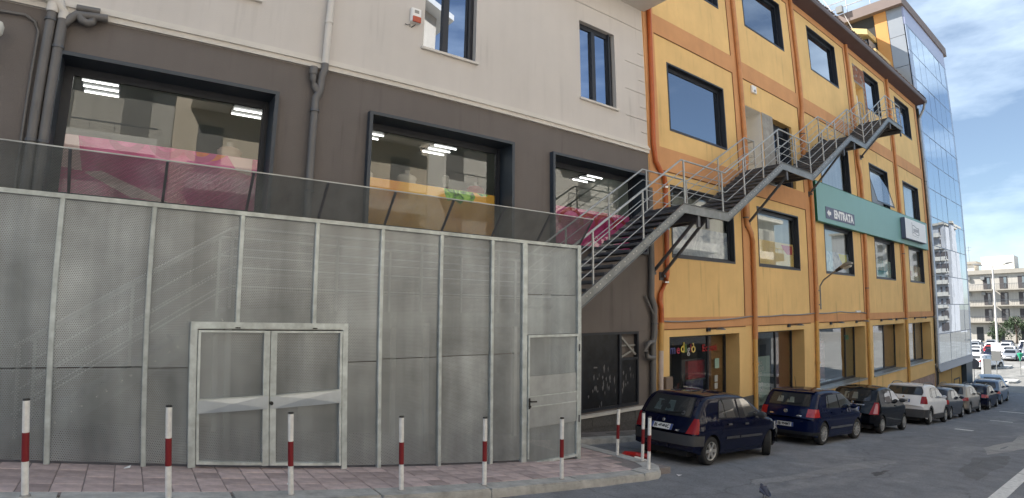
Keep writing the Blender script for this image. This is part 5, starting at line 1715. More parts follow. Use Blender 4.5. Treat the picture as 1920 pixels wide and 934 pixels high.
class Car:
    """body skin lofted from a side profile; lamps, panes, bumpers and trim are laid on the same skin."""
    def __init__(s, L, Wd, prof, wheel_r, xr, xf, belt, sill=0.20, tumble=0.40, taper_r=0.93, taper_f=0.80, bow_r=0.05, bow_f=0.20, shoulder=0.0):
        s.L, s.W, s.pr, s.r, s.xr, s.xf, s.belt, s.sill = L, Wd, prof, wheel_r, xr, xf, belt, sill
        s.tumble, s.tr, s.tf, s.br, s.bf, s.sh = tumble, taper_r, taper_f, bow_r, bow_f, shoulder
    def zt(s, x):
        h = 0.035
        return (lerp_prof(s.pr, max(0, x - h)) + 2 * lerp_prof(s.pr, x) + lerp_prof(s.pr, min(s.L, x + h))) / 4
    def plan(s, x):
        p = 1.0
        if x < 0.45:
            p = 1 - (1 - s.tr) * ((0.45 - x) / 0.45) ** 2
        if x > s.L - 0.9:
            p = 1 - (1 - s.tf) * ((x - s.L + 0.9) / 0.9) ** 2.2
        return p
    def hw(s, x, z):
        b = s.belt
        if z < 0.30:
            v = 0.93 + 0.05 * (z - 0.15) / 0.15
        elif z < 0.62:
            v = 0.98 + 0.02 * (z - 0.30) / 0.32
        elif z < b:
            v = 1.0 - 0.035 * ((z - 0.62) / (b - 0.62)) ** 2
        else:
            v = 0.965 - s.tumble * (z - b) / s.W * 2 * 0.5 - 0.010
        return s.W / 2 * s.plan(x) * v
    def warp(s, p):
        x, y, z = p
        k = (y / (s.W / 2)) ** 2
        if x < 0.7:
            x += s.br * (1 - x / 0.7) * k
        if x > s.L - 0.9:
            x -= s.bf * ((x - s.L + 0.9) / 0.9) * k
        return (x, y, z)
    def zb(s, x):
        z = s.sill
        if x < 0.35:
            z += (0.35 - x) * 0.25
        if x > s.L - 0.5:
            z += (x - s.L + 0.5) * 0.12
        for c in (s.xr, s.xf):
            R_ = s.r + 0.055
            if abs(x - c) < R_:
                z = max(z, s.r + sqrt(R_ * R_ - (x - c) ** 2) * 0.98)
        return z
    def crown(s, x, y):
        w = s.hw(x, s.zt(x))
        return 0.035 * max(0, 1 - (y / max(w, 0.1)) ** 2)
    def section(s, x):
        z0, z1 = s.zb(x), s.zt(x)
        rc = min(0.085, max(0.02, (z1 - z0) * 0.35))
        zs = z1 - rc
        pts = []
        ns = 12
        for k in range(ns + 1):
            z = z0 + (zs - z0) * k / ns
            pts.append((s.hw(x, z), z))
        A = pts[-1]
        wt = s.hw(x, z1)
        B, Cc = (wt, z1), (wt - rc * 1.5, z1)
        for k in range(1, 5):
            u = k / 4
            pts.append(((1 - u) ** 2 * A[0] + 2 * u * (1 - u) * B[0] + u * u * Cc[0], (1 - u) ** 2 * A[1] + 2 * u * (1 - u) * B[1] + u * u * Cc[1]))
        yc = Cc[0]
        for k in range(1, 6):
            y = yc * (1 - k / 5)
            pts.append((y, z1 + 0.035 * (1 - (y / yc) ** 2)))
        return pts
    def body(s):
        xs = [0, 0.012, 0.03, 0.05, 0.08, 0.11, 0.15, 0.2, 0.25]
        k = 76
        xs += [0.30 + (s.L - 0.55) * i / k for i in range(k)]
        xs += [s.L - 0.25, s.L - 0.2, s.L - 0.15, s.L - 0.11, s.L - 0.08, s.L - 0.05, s.L - 0.03, s.L - 0.012, s.L]
        rows = []
        for x in xs:
            h = s.section(x)
            rows.append([s.warp((x, -y, z)) for y, z in h] + [s.warp((x, y, z)) for y, z in reversed(h[:-1])])
        mb = MB()
        mb.grid(rows)
        for r in (rows[0], rows[-1]):
            m = len(r) // 2
            for j in range(m):
                a, b, c, d = r[j], r[j + 1], r[-2 - j], r[-1 - j]
                if j + 1 == len(r) - 2 - j:
                    mb.face([a, b, d])
                else:
                    mb.face([a, b, c, d])
        return mb
    def side(s, mb, poly, off, sd=-1):
        mb.face([s.warp((x, sd * (s.hw(x, z) + off), z)) for x, z in poly])
    def strip(s, mb, x0, x1, zl, zh, off, sd=-1, n=10, thick=0.0):
        rows = []
        for i in range(n + 1):
            x = x0 + (x1 - x0) * i / n
            a, b = (zl(x) if callable(zl) else zl), (zh(x) if callable(zh) else zh)
            col = []
            if thick:
                col.append(s.warp((x, sd * (s.hw(x, a) + off - thick), a)))
            for j in range(5):
                z = a + (b - a) * j / 4
                col.append(s.warp((x, sd * (s.hw(x, z) + off), z)))
            if thick:
                col.append(s.warp((x, sd * (s.hw(x, b) + off - thick), b)))
            rows.append(col)
        mb.grid(rows)
    def xrear(s, z):
        lo = 0.0
        for i in range(400):
            x = s.L * 0.45 * i / 400
            if s.zt(x) >= z:
                return x
        return s.L * 0.45
    def xfront(s, z):
        for i in range(600):
            x = s.L - s.L * 0.75 * i / 600
            if s.zt(x) >= z:
                return x
        return s.L * 0.25
    def rear(s, mb, rows, off, n=10):
        g = []
        for z, y0, y1 in rows:
            r = []
            for j in range(n + 1):
                y = y0 + (y1 - y0) * j / n
                x0 = s.xrear(z)
                cr = s.crown(x0, y)
                x = s.xrear(z - cr) if x0 > 0.012 else 0.0
                r.append(s.warp((x - off, y, z)))
            g.append(r)
        mb.grid(g)
    def front(s, mb, rows, off, n=12):
        g = []
        for z, y0, y1 in rows:
            r = []
            for j in range(n + 1):
                y = y0 + (y1 - y0) * j / n
                x0 = s.xfront(z)
                cr = s.crown(x0, y)
                x = s.xfront(z - cr) if x0 < s.L - 0.012 else s.L
                p = s.warp((x, y, z))
                r.append((p[0] + off, p[1], p[2] + off * 0.5))
            g.append(r)
        mb.grid(g)
    def wrap(s, mb, zs, xs, off, rear=True, nx=8, yin=None, sd=-1):
        """skin strip round a corner: from xs on the flank to yin on the end face; zs list of heights, xs and yin callables"""
        g = []
        for z in zs:
            xa = xs(z) if callable(xs) else xs
            r = []
            xe = s.xrear(z) if rear else s.xfront(z)
            for k in range(nx + 1):
                x = xa + (xe - xa) * k / nx
                r.append(s.warp((x, sd * (s.hw(x, z) + off * (1 if k < nx else 0.7)), z)))
            yi = yin(z) if callable(yin) else yin
            y0 = s.hw(xe, z)
            for k in range(1, nx + 1):
                y = y0 + (yi - y0) * k / nx
                cr = s.crown(xe, y)
                x = xe
                if rear and xe > 0.012:
                    x = s.xrear(z - cr * 0.9)
                if (not rear) and xe < s.L - 0.012:
                    x = s.xfront(z - cr * 0.9)
                p = s.warp((x, sd * y, z))
                r.append((p[0] + (-off if rear else off), p[1], p[2]))
            g.append(r)
        mb.grid(g)

WHEELS = {}
def wheel_meshes(r, style):
    key = (round(r, 3), style)
    if key in WHEELS:
        return WHEELS[key]
    w = 0.185
    q = MB()
    q.lathe((0, 0, 0), [(r * 0.62, -w / 2 + 0.01), (r * 0.70, -w / 2), (r * 0.90, -w / 2 + 0.002), (r * 0.985, -w / 2 + 0.025), (r, -w / 2 + 0.05), (r, w / 2 - 0.05), (r * 0.985, w / 2 - 0.025), (r * 0.9, w / 2), (r * 0.6, w / 2)], 36, 'y')
    tyre = build('wheel', q, MT['tyre'], None, smooth=True)
    q = MB()
    q.mi = 0
    yo = -w / 2 + 0.002
    q.lathe((0, 0, 0), [(r * 0.66, yo + 0.02), (r * 0.645, yo - 0.004), (r * 0.60, yo + 0.002), (r * 0.57, yo + 0.03)], 36, 'y')
    q.lathe((0, 0, 0), [(r * 0.17, yo + 0.004), (r * 0.13, yo - 0.008), (0.0, yo - 0.010)], 18, 'y')
    n = {'six': 6, 'five': 5, 'ten': 10, 'seven': 7}[style]
    for k in range(n):
        a = 2 * pi * k / n + 0.3
        wa, wb = (0.020, 0.016) if n >= 7 else (0.034, 0.030)
        d, t_ = (cos(a), sin(a)), (-sin(a), cos(a))
        r0, r1 = r * 0.12, r * 0.63
        P = [(d[0] * r0 - t_[0] * wa, yo + 0.004, d[1] * r0 - t_[1] * wa), (d[0] * r0 + t_[0] * wa, yo + 0.004, d[1] * r0 + t_[1] * wa),
             (d[0] * r1 + t_[0] * wb, yo + 0.000, d[1] * r1 + t_[1] * wb), (d[0] * r1 - t_[0] * wb, yo + 0.000, d[1] * r1 - t_[1] * wb)]
        P2 = [(x, y + 0.03, z) for x, y, z in P]
        q.face(P)
        for i in range(4):
            j = (i + 1) % 4
            q.face([P[i], P2[i], P2[j], P[j]])
    q.mi = 1
    q.lathe((0, 0, 0), [(r * 0.62, yo + 0.035), (0.0, yo + 0.04)], 30, 'y')
    rim = build('rim', q, [MT['rim'], MT['well']], None)
    rim.parent = tyre
    WHEELS[key] = tyre
    tyre['proto'] = 1
    return tyre

def put_wheel(root, x, y, r, style, steer=0.0):
    src = wheel_meshes(r, style)
    t = src.copy(); COL.objects.link(t); t.parent = root
    if 'proto' in t: del t['proto']
    for ch in src.children:
        c = ch.copy(); COL.objects.link(c); c.parent = t
    t.location = (x, y, r)
    t.rotation_euler = (0, random.uniform(0, 6), (pi if y > 0 else 0) + steer)
    t.rotation_mode = 'YXZ'
    return t

def make_car(name, label, K, body_m, windows, opts, group='cars parked along the facade', cat='car'):
    c = Car(**K)
    root = thing(name, label, cat, (0, 0, 0), group)
    build('body', c.body(), body_m, root, smooth=True, sharp=38)
    hw, L = c.W / 2, c.L
    # dark floor and wheel wells
    q = MB()
    q.box(0.12, L - 0.12, -hw + 0.24, hw - 0.24, 0.17, 0.42)
    for xw in (c.xr, c.xf):
        for sd in (-1, 1):
            R_ = c.r + 0.05
            prof = [(xw + R_ * cos(u), c.r + R_ * sin(u)) for u in (pi * j / 10 for j in range(11))]
            ya, yb = sd * (c.hw(xw, 0.55) - 0.012), sd * (hw - 0.30)
            q.grid([[(x, ya, z) for x, z in prof], [(x, yb, z) for x, z in prof]])
            q.face([(x, yb, z) for x, z in prof])
    build('underbody', q, MT['well'], root)
    for sd in (-1, 1):
        for xw, st in ((c.xr, 0.0), (c.xf, opts.get('steer', 0.0))):
            put_wheel(root, xw, sd * (hw - 0.105 - (0.02 if st else 0)), c.r, opts.get('wheel', 'six'), st)
    # side windows with black seals
    for sd in (-1, 1):
        q = MB()
        for poly in windows:
            cx = sum(p[0] for p in poly) / len(poly); cz = sum(p[1] for p in poly) / len(poly)
            big = []
            for x, z in poly:
                d = hypot(x - cx, z - cz)
                big.append((x + (x - cx) / d * 0.024, z + (z - cz) / d * 0.022))
            c.side(q, big, 0.004, sd)
        build('window_seal', q, MT['seal'], root)
        for poly in windows:
            q = MB(); c.side(q, poly, 0.008, sd); build('side_window', q, MT['side_glass'] if not opts.get('dark_sides') else MT['side_glass'], root)
            q = MB(); c.side(q, poly, 0.0055, sd); build('window_lining', q, MT['cabin'], root)
    # rear window
    rw = opts['rear_window']
    q = MB(); c.rear(q, [(z + (0.02 if i == len(rw) - 1 else -0.02 if i == 0 else 0), -y - 0.03, y + 0.03) for i, (z, y) in enumerate(rw)], 0.008); build('window_seal', q, MT['seal'], root, smooth=True)
    q = MB(); c.rear(q, [(z, -y, y) for z, y in rw], 0.016); o = build('rear_window', q, MT['car_glass'], root, smooth=True)
    q = MB(); c.rear(q, [(z, -y, y) for z, y in rw], 0.012); build('window_lining', q, MT['cabin'], root, smooth=True)
    # seat backs glimpsed through the rear pane: pale panels on the lining
    if opts.get('glimpse', True):
        q = MB()
        zl, zh = rw[0][0] + 0.06, rw[-1][0] - 0.08
        yw = rw[0][1]
        c.rear(q, [(zl, yw * 0.30, yw * 0.62), (zh, yw * 0.34, yw * 0.60)], 0.0135, 3)
        sm = mat('seen', opts.get('glimpse_col', (0.16, 0.18, 0.18)), 0.8)
        build('seat_glimpse', q, sm, o)
        q = MB(); c.rear(q, [(zl, -yw * 0.28, yw * 0.10), (zh, -yw * 0.2, yw * 0.06)], 0.0135, 3)
        build('seat_glimpse', q, sm, o)
    # windscreen
    ws = opts['windscreen']
    q = MB(); c.front(q, [(z, -y, y) for z, y in ws], 0.010); build('windscreen', q, MT['car_glass'], root, smooth=True)
    q = MB(); c.front(q, [(z, -y - 0.02, y + 0.02) for z, y in ws], 0.005); build('window_seal', q, MT['seal'], root, smooth=True)
    # bumpers
    bz0, bz1, bm = opts.get('bumper', (0.36, 0.60, 'plastic'))
    for rear_ in (True, False):
        q = MB()
        for sd in (-1, 1):
            zs = [bz0 + (bz1 - bz0) * k / 5 for k in range(6)]
            offs = 0.022
            xe = (c.xr - c.r - 0.06) if rear_ else (c.xf + c.r + 0.06)
            c.wrap(q, zs, xe, offs, rear_, 8, 0.0, sd)
            c.wrap(q, [bz1, bz1 + 0.004], xe, offs * 0.3, rear_, 8, 0.0, sd)
        build('bumper', q, MT[bm] if isinstance(bm, str) else bm, root, smooth=True)
    if opts.get('valance'):
        z0, z1, m = opts['valance']
        q = MB()
        for sd in (-1, 1):
            c.wrap(q, [z0 + (z1 - z0) * k / 4 for k in range(5)], c.xr - c.r - 0.06, 0.018, True, 8, 0.0, sd)
        build('valance', q, MT[m], root, smooth=True)
    if opts.get('cladding'):
        z1 = opts['cladding']
        for sd in (-1, 1):
            q = MB()
            c.strip(q, c.xr + c.r + 0.06, c.xf - c.r - 0.06, c.sill + 0.01, z1, 0.012, sd)
            for xw in (c.xr, c.xf):
                R1, R2 = c.r + 0.05, c.r + 0.125
                rows = [[], []]
                for k in range(15):
                    u = pi * k / 14
                    for rr_, row in ((R1, rows[0]), (R2, rows[1])):
                        x, z = xw + rr_ * cos(u), c.r + rr_ * sin(u)
                        row.append(c.warp((x, sd * (c.hw(x, z) + 0.012), z)))
                q.grid(rows)
            build('cladding', q, MT['plastic'], root, smooth=True)
    # tail lamps
    for sd in (-1, 1):
        q = MB()
        zs, xs_, yi_ = opts['tail']
        c.wrap(q, zs, xs_, 0.010, True, 6, yi_, sd)
        build('tail_light', q, opts.get('tail_m', MT['tail_red']), root, smooth=True)
        if opts.get('tail_inner'):
            zs, xs_, yi_ = opts['tail_inner']
            q = MB(); c.wrap(q, zs, xs_, 0.014, True, 6, yi_, sd)
            build('reversing_light', q, MT['tail_edge'], root, smooth=True)
        q = MB()
        zs, xs_, yi_ = opts.get('head', ([0.62, 0.66, 0.70, 0.74], lambda z: L - 0.55, lambda z: hw * 0.45))
        c.wrap(q, zs, xs_, 0.010, False, 6, yi_, sd)
        build('headlight', q, MT['lens'], root, smooth=True)
    # grille
    q = MB(); c.front(q, [(z, -hw * 0.42, hw * 0.42) for z in (0.58, 0.62, 0.66)], 0.014, 8); build('grille', q, MT['seal'], root)
    # plate with its characters
    px, pz, txt = opts.get('plate', (0.0, 0.74, None))
    pw, ph = 0.26, 0.055
    q = MB(); c.rear(q, [(pz - ph - 0.01, -pw - 0.01, pw + 0.01), (pz + ph + 0.01, -pw - 0.01, pw + 0.01)], 0.024, 4); build('plate_holder', q, MT['seal'], root)
    q = MB(); c.rear(q, [(pz - ph, -pw, pw), (pz + ph, -pw, pw)], 0.030, 4); pl__ = build('number_plate', q, MT['plate'], root)
    q = MB(); c.rear(q, [(pz - ph, -pw, -pw + 0.05), (pz + ph, -pw, -pw + 0.05)], 0.032, 2); build('plate_band', q, MT['plate_blue'], pl__); q = MB(); c.rear(q, [(pz - ph, pw - 0.05, pw), (pz + ph, pw - 0.05, pw)], 0.032, 2); build('plate_band', q, MT['plate_blue'], pl__)
    if txt:
        xa = c.xrear(pz - 0.035) - 0.044
        dxz = (c.xrear(pz + ph) - c.xrear(pz - ph))
        # rear face is seen from behind: text reads along -y
        text_mb(txt, 0.10, MT['plate_ink'], pl__, 'lettering', (xa + 0.008, 0.0, pz - 0.002), right=(0, -1, 0), up=(dxz, 0, 2 * ph), bold=0.003, depth=0.002, sx=0.88)
    # front plate
    q = MB(); c.front(q, [(0.44, -0.26, 0.26), (0.54, -0.26, 0.26)], 0.035, 4); build('number_plate', q, MT['plate'], root)
    # badge
    if opts.get('badge'):
        bx, bz, br_ = opts['badge']
        q = MB(); xa = c.xrear(bz) - 0.035
        q.lathe((xa, 0, bz), [(0.0, -0.004), (br_ * 0.72, -0.004), (br_, 0.0), (br_, 0.02)], 18, 'x')
        build('badge', q, MT['chrome'], root)
    for (z0, y0, y1) in opts.get('scripts', ()):
        q = MB(); c.rear(q, [(z0, y0, y1), (z0 + 0.03, y0, y1)], 0.014, 3); build('script', q, MT['chrome'], root)
    # door gaps, handles, rub strips
    for sd in (-1, 1):
        q = MB()
        for pts in opts.get('gaps', ()):
            for (xa, za), (xb, zb) in zip(pts, pts[1:]):
                dx, dz = xb - xa, zb - za
                l = hypot(dx, dz); nx_, nz_ = -dz / l * 0.004, dx / l * 0.004
                c.side(q, [(xa + nx_, za + nz_), (xb + nx_, zb + nz_), (xb - nx_, zb - nz_), (xa - nx_, za - nz_)], 0.0025, sd)
        build('door_gap', q, MT['seal'], root, kind='stuff')
        for hx, hz in opts.get('handles', ()):
            q = MB(); c.strip(q, hx - 0.075, hx + 0.075, hz - 0.018, hz + 0.016, 0.022, sd, 4, 0.03); build('door_handle', q, opts.get('handle_m', body_m), root, smooth=True)
        for x0, x1, z0, z1, m in opts.get('rub', ()):
            q = MB(); c.strip(q, x0, x1, z0, z1, 0.014, sd, 6, 0.014); build('rub_strip', q, MT[m], root)
        # mirror
        mx_, mz_ = opts['mirror']
        y = c.hw(mx_, mz_)
        q = MB()
        rows = []
        for k in range(7):
            u = k / 6
            rr_ = 0.075 * sqrt(max(0.02, 1 - (2 * u - 1) ** 2 * 0.8))
            yy = sd * (y + 0.04 + 0.19 * u)
            rows.append([(mx_ + 0.05 * cos(t) + (0.02 if cos(t) > 0 else 0), yy, mz_ + 0.03 + rr_ * sin(t)) for t in (2 * pi * j / 12 for j in range(12))])
        q.grid(rows, close=True); q.face(rows[0]); q.face(rows[-1])
        q.bar((mx_, sd * (y - 0.02), mz_), (mx_, sd * (y + 0.07), mz_ + 0.01), 0.05, 0.03)
        build('mirror', q, opts.get('mirror_m', MT['plastic']), root, smooth=True)
    if opts.get('roof_rails'):
        x0, x1 = opts['roof_rails']
        for sd in (-1, 1):
            q = MB()
            pts = []
            for k in range(9):
                x = x0 + (x1 - x0) * k / 8
                z = c.zt(x)
                pts.append((x, sd * (c.hw(x, z) - 0.11), z + (0.075 if 0 < k < 8 else 0.0)))
            q.tube(pts, 0.018, 8); build('roof_rail', q, MT['steel_dark'], root, smooth=True)
    if opts.get('spoiler'):
        z, dx = opts['spoiler']
        q = MB(); x = c.xrear(z)
        q.grid([[c.warp((x + a, y, z + b + 0.012)) for y in [(-0.86 + 0.172 * k) * c.hw(x, z) for k in range(11)]] for a, b in ((0.22, 0.045), (0.02, 0.04), (-dx, 0.015), (-dx, -0.012), (0.03, -0.015))])
        build('spoiler', q, opts.get('spoiler_m', body_m), root, smooth=True)
    if opts.get('antenna'):
        x, tilt = opts['antenna']
        q = MB(); q.tube([(x, 0, c.zt(x) + 0.03), (x - tilt, 0, c.zt(x) + 0.36)], [0.008, 0.004], 6); build('antenna', q, MT['seal'], root)
    if opts.get('wiper'):
        z = opts['wiper']
        q = MB(); x = c.xrear(z) - 0.03
        q.bar((x - 0.005, 0.02, z), (c.xrear(z + 0.05) - 0.03, -0.40, z + 0.05), 0.012, 0.02); build('wiper', q, MT['seal'], root)
    return root, c

CAR_S = 0.945
def place(root, x, yc, rot=0.0, slope=True, c=None):
    L = c.L * CAR_S
    za, zb = gz(x + 0.6), gz(x + L - 0.7)
    ang = atan2(zb - za, L - 1.3) if slope else 0.0
    root.rotation_euler = (0, -ang, rot)
    root.location = (x, yc, za - 0.6 * math.tan(ang))
    root.scale = (CAR_S, CAR_S, CAR_S)

NAVY = paint('navy_paint', (0.003, 0.005, 0.022))
NAVY2 = paint('deep_blue_paint', (0.003, 0.007, 0.036))
BLACK = paint('black_green_paint', (0.004, 0.005, 0.008))
WHITE = paint('white_car_paint', (0.80, 0.80, 0.81), 0.3, 0.0)
GREY = paint('grey_paint', (0.045, 0.050, 0.065), 0.32, 0.4)
BEIGE = paint('beige_paint', (0.36, 0.32, 0.27), 0.32, 0.5)
BLUEGREY = paint('bluegrey_paint', (0.14, 0.19, 0.27), 0.3, 0.4)
SKYBLUE = paint('pale_blue_paint', (0.36, 0.46, 0.56), 0.3, 0.4)
SILVER = paint('silver_paint', (0.42, 0.43, 0.44), 0.32, 0.6)
RED = paint('red_car_paint', (0.35, 0.02, 0.02), 0.3, 0.1)

# 1. small dark blue hatchback
K1 = dict(L=3.773, Wd=1.64, wheel_r=0.287, xr=0.62, xf=3.09, belt=0.90, sill=0.20, tumble=0.42, taper_r=0.90, bow_r=0.10,
          prof=[(0, 0.62), (0.03, 0.66), (0.07, 0.80), (0.11, 0.93), (0.30, 1.20), (0.44, 1.33), (0.58, 1.375), (0.95, 1.405), (1.35, 1.417), (1.75, 1.395), (2.05, 1.34), (2.45, 1.13), (2.82, 0.93), (3.2, 0.87), (3.5, 0.79), (3.66, 0.69), (3.773, 0.56)])
W1 = [[(0.86, 0.945), (1.12, 0.94), (1.06, 1.20), (0.99, 1.28), (0.93, 1.27)], [(1.15, 0.94), (1.62, 0.935), (1.52, 1.31), (1.05, 1.295), (1.09, 1.20)], [(1.70, 0.935), (2.52, 0.93), (2.46, 0.98), (2.05, 1.25), (1.90, 1.315), (1.60, 1.31)]]
c1, k1 = make_car('parked_car', 'small dark blue hatchback with a grey rear bumper, parked beside the bollards', K1, NAVY, W1, dict(
    rear_window=[(0.96, 0.56), (1.08, 0.545), (1.20, 0.525), (1.31, 0.49)], windscreen=[(0.97, 0.62), (1.1, 0.60), (1.22, 0.56), (1.32, 0.52)],
    bumper=(0.40, 0.60, 'plastic'), tail=([0.635, 0.70, 0.78, 0.86, 0.93], lambda z: 0.11 + 0.10 * (z - 0.62), lambda z: 0.56 + 0.36 * (z - 0.635)),
    tail_m=MT['tail_dull'], plate=(0, 0.72, 'BL·404NC'), scripts=((0.66, -0.42, -0.33),), badge=(0, 0.84, 0.035), wheel='six', steer=0.52,
    gaps=[[(0.97, 0.62), (1.05, 0.75), (1.06, 0.92)], [(1.68, 0.24), (1.66, 0.92)], [(1.68, 0.26), (2.65, 0.26), (2.72, 0.45), (2.60, 0.90)], [(1.67, 0.26), (1.12, 0.26)]],
    handles=[(1.25, 0.80), (1.92, 0.79)], handle_m=MT['plastic'], rub=[(1.14, 1.66, 0.50, 0.545, 'plastic'), (1.70, 2.62, 0.50, 0.545, 'plastic')], mirror=(2.38, 0.94), wiper=0.98, glimpse_col=(0.10, 0.13, 0.13),
    head=([0.60, 0.66, 0.72, 0.78], lambda z: 3.30, lambda z: 0.45)))
place(c1, 8.58, 6.82, 0.0, c=k1)
# round sticker on its rear pane
q = MB()
q.v = []
cx_, cz_ = -0.40, 1.02
rows_ = []
pts_ = []
for rr_ in (0.02, 0.042):
    rows_.append([(k1.xrear(cz_ + rr_ * sin(t)) - 0.030 + 0.07 * (cx_ / 0.82) ** 2, cx_ + rr_ * cos(t), cz_ + rr_ * sin(t)) for t in (2 * pi * j / 16 for j in range(16))])
q.grid(rows_, close=True)
me_off = q.v
me = bpy.data.meshes.new('sticker'); me.from_pydata(q.v, [], q.f); me.materials.append(MT['steel_dark'])
o = bpy.data.objects.new('sticker', me); COL.objects.link(o); o.parent = c1

# 2. blue hatchback
K2 = dict(L=3.97, Wd=1.682, wheel_r=0.305, xr=0.68, xf=3.15, belt=0.92, sill=0.19, tumble=0.40, taper_r=0.91, bow_r=0.10,
          prof=[(0, 0.66), (0.03, 0.78), (0.09, 0.90), (0.16, 1.00), (0.33, 1.24), (0.42, 1.36), (0.55, 1.42), (1.0, 1.455), (1.45, 1.46), (1.85, 1.44), (2.2, 1.375), (2.6, 1.17), (2.95, 0.97), (3.3, 0.90), (3.65, 0.80), (3.85, 0.68), (3.97, 0.55)])
W2 = [[(0.84, 1.00), (0.98, 0.99), (0.98, 1.30), (0.94, 1.30)], [(1.02, 0.985), (1.72, 0.975), (1.62, 1.345), (1.04, 1.32)], [(1.80, 0.975), (2.68, 0.965), (2.62, 1.01), (2.2, 1.29), (2.02, 1.355), (1.70, 1.35)]]
c2, k2 = make_car('parked_car', 'dark blue hatchback with bright red square tail lamps and a round chrome badge', K2, NAVY2, W2, dict(
    rear_window=[(1.03, 0.57), (1.13, 0.56), (1.23, 0.545), (1.32, 0.52)], windscreen=[(1.02, 0.64), (1.12, 0.62), (1.25, 0.59), (1.36, 0.55)],
    bumper=(0.36, 0.655, NAVY2), tail=([0.745, 0.80, 0.86, 0.92, 0.955], lambda z: 0.30, lambda z: 0.57 + 0.06 * (z - 0.74)), plate=(0, 0.52, 'EB 994MT'), scripts=((0.75, -0.46, -0.33), (0.76, 0.36, 0.46)),
    badge=(0, 0.86, 0.055), wheel='ten', steer=-0.10, spoiler=(1.36, 0.06), antenna=(0.62, 0.12), wiper=1.05, glimpse_col=(0.30, 0.31, 0.26),
    gaps=[[(1.10, 0.40), (1.06, 0.72), (1.02, 0.95)], [(1.77, 0.24), (1.75, 0.95)], [(1.77, 0.26), (2.72, 0.27), (2.76, 0.55), (2.70, 0.93)]],
    handles=[(1.20, 0.86), (1.95, 0.85)], rub=[(1.1, 2.72, 0.42, 0.47, 'steel_dark')], mirror=(2.5, 0.98), mirror_m=NAVY2, valance=(0.27, 0.36, 'seal')))
place(c2, 13.70, 6.86, c=k2)

# 3. rounded black hatchback with slanted lamps
K3 = dict(L=3.78, Wd=1.70, wheel_r=0.292, xr=0.64, xf=3.03, belt=0.98, sill=0.20, tumble=0.44, taper_r=0.88, bow_r=0.12,
          prof=[(0, 0.60), (0.03, 0.72), (0.08, 0.88), (0.15, 1.02), (0.30, 1.25), (0.42, 1.41), (0.58, 1.47), (1.0, 1.52), (1.4, 1.53), (1.8, 1.49), (2.15, 1.39), (2.5, 1.20), (2.85, 1.03), (3.2, 0.95), (3.5, 0.84), (3.68, 0.70), (3.78, 0.55)])
W3 = [[(0.92, 1.04), (1.62, 1.035), (1.55, 1.40), (1.12, 1.38), (0.98, 1.27)], [(1.72, 1.035), (2.55, 1.03), (2.50, 1.07), (2.12, 1.31), (1.95, 1.395), (1.66, 1.405)]]
c3, k3 = make_car('parked_car', 'rounded black hatchback with slanted pink edged tail lamps, third in the row', K3, BLACK, W3, dict(
    rear_window=[(1.05, 0.54), (1.16, 0.535), (1.28, 0.52), (1.40, 0.48)], windscreen=[(1.08, 0.62), (1.18, 0.6), (1.29, 0.57), (1.38, 0.53)],
    bumper=(0.34, 0.58, BLACK), tail=([0.63, 0.72, 0.82, 0.92, 1.02], lambda z: 0.17 + 0.20 * (z - 0.6), lambda z: 0.58 + 0.30 * (z - 0.63)), tail_m=MT['tail_dull'],
    tail_inner=([0.66, 0.76, 0.88, 0.98], lambda z: 0.10 + 0.20 * (z - 0.6), lambda z: 0.70 + 0.12 * (z - 0.63)),
    plate=(0, 0.80, None), badge=(0, 0.98, 0.045), wheel='ten', antenna=(0.70, 0.04), glimpse_col=(0.26, 0.26, 0.22), scripts=((0.91, -0.40, 0.40),),
    gaps=[[(1.0, 0.60), (0.98, 1.0)], [(1.68, 0.25), (1.67, 1.0)], [(1.68, 0.27), (2.62, 0.28), (2.60, 0.98)]], handles=[(1.95, 0.9)], mirror=(2.38, 1.05)))
place(c3, 18.34, 6.91, c=k3)

# 4. white compact SUV
K4 = dict(L=4.28, Wd=1.78, wheel_r=0.335, xr=0.86, xf=3.415, belt=1.04, sill=0.24, tumble=0.40, taper_r=0.90, bow_r=0.12,
          prof=[(0, 0.72), (0.03, 0.84), (0.10, 1.02), (0.18, 1.14), (0.34, 1.40), (0.45, 1.55), (0.60, 1.60), (1.1, 1.635), (1.6, 1.64), (2.05, 1.61), (2.4, 1.53), (2.8, 1.32), (3.15, 1.12), (3.5, 1.06), (3.9, 0.96), (4.12, 0.84), (4.28, 0.60)])
W4 = [[(0.95, 1.17), (1.18, 1.11), (1.16, 1.47), (1.06, 1.44)], [(1.24, 1.10), (1.90, 1.09), (1.82, 1.50), (1.22, 1.48)], [(1.99, 1.09), (2.85, 1.08), (2.80, 1.12), (2.42, 1.41), (2.2, 1.50), (1.90, 1.51)]]
c4, k4 = make_car('parked_car', 'white compact SUV with black lower bumper and roof rails, fourth in the row', K4, WHITE, W4, dict(
    rear_window=[(1.21, 0.66), (1.30, 0.69), (1.40, 0.67), (1.50, 0.60)], windscreen=[(1.18, 0.68), (1.3, 0.66), (1.42, 0.62), (1.52, 0.58)],
    bumper=(0.30, 0.62, 'plastic'), tail=([0.85, 0.93, 1.02, 1.10, 1.15], lambda z: 0.30, lambda z: 0.66 + 0.06 * (z - 0.85)), tail_m=MT['tail_dull'],
    plate=(0, 0.95, 'EZ 807FM'), badge=(0, 1.10, 0.05), wheel='five', roof_rails=(0.6, 2.2), cladding=0.44, spoiler=(1.55, 0.08), antenna=(0.75, 0.05), glimpse=False,
    gaps=[[(1.30, 0.5), (1.22, 1.05)], [(1.95, 0.46), (1.93, 1.06)], [(1.95, 0.46), (2.9, 0.46), (2.9, 1.04)]], handles=[(1.42, 0.98), (2.15, 0.97)], mirror=(2.62, 1.10), mirror_m=WHITE))
place(c4, 24.12, 7.04, c=k4)
q = MB()
def shift(mb, root):
    return mb
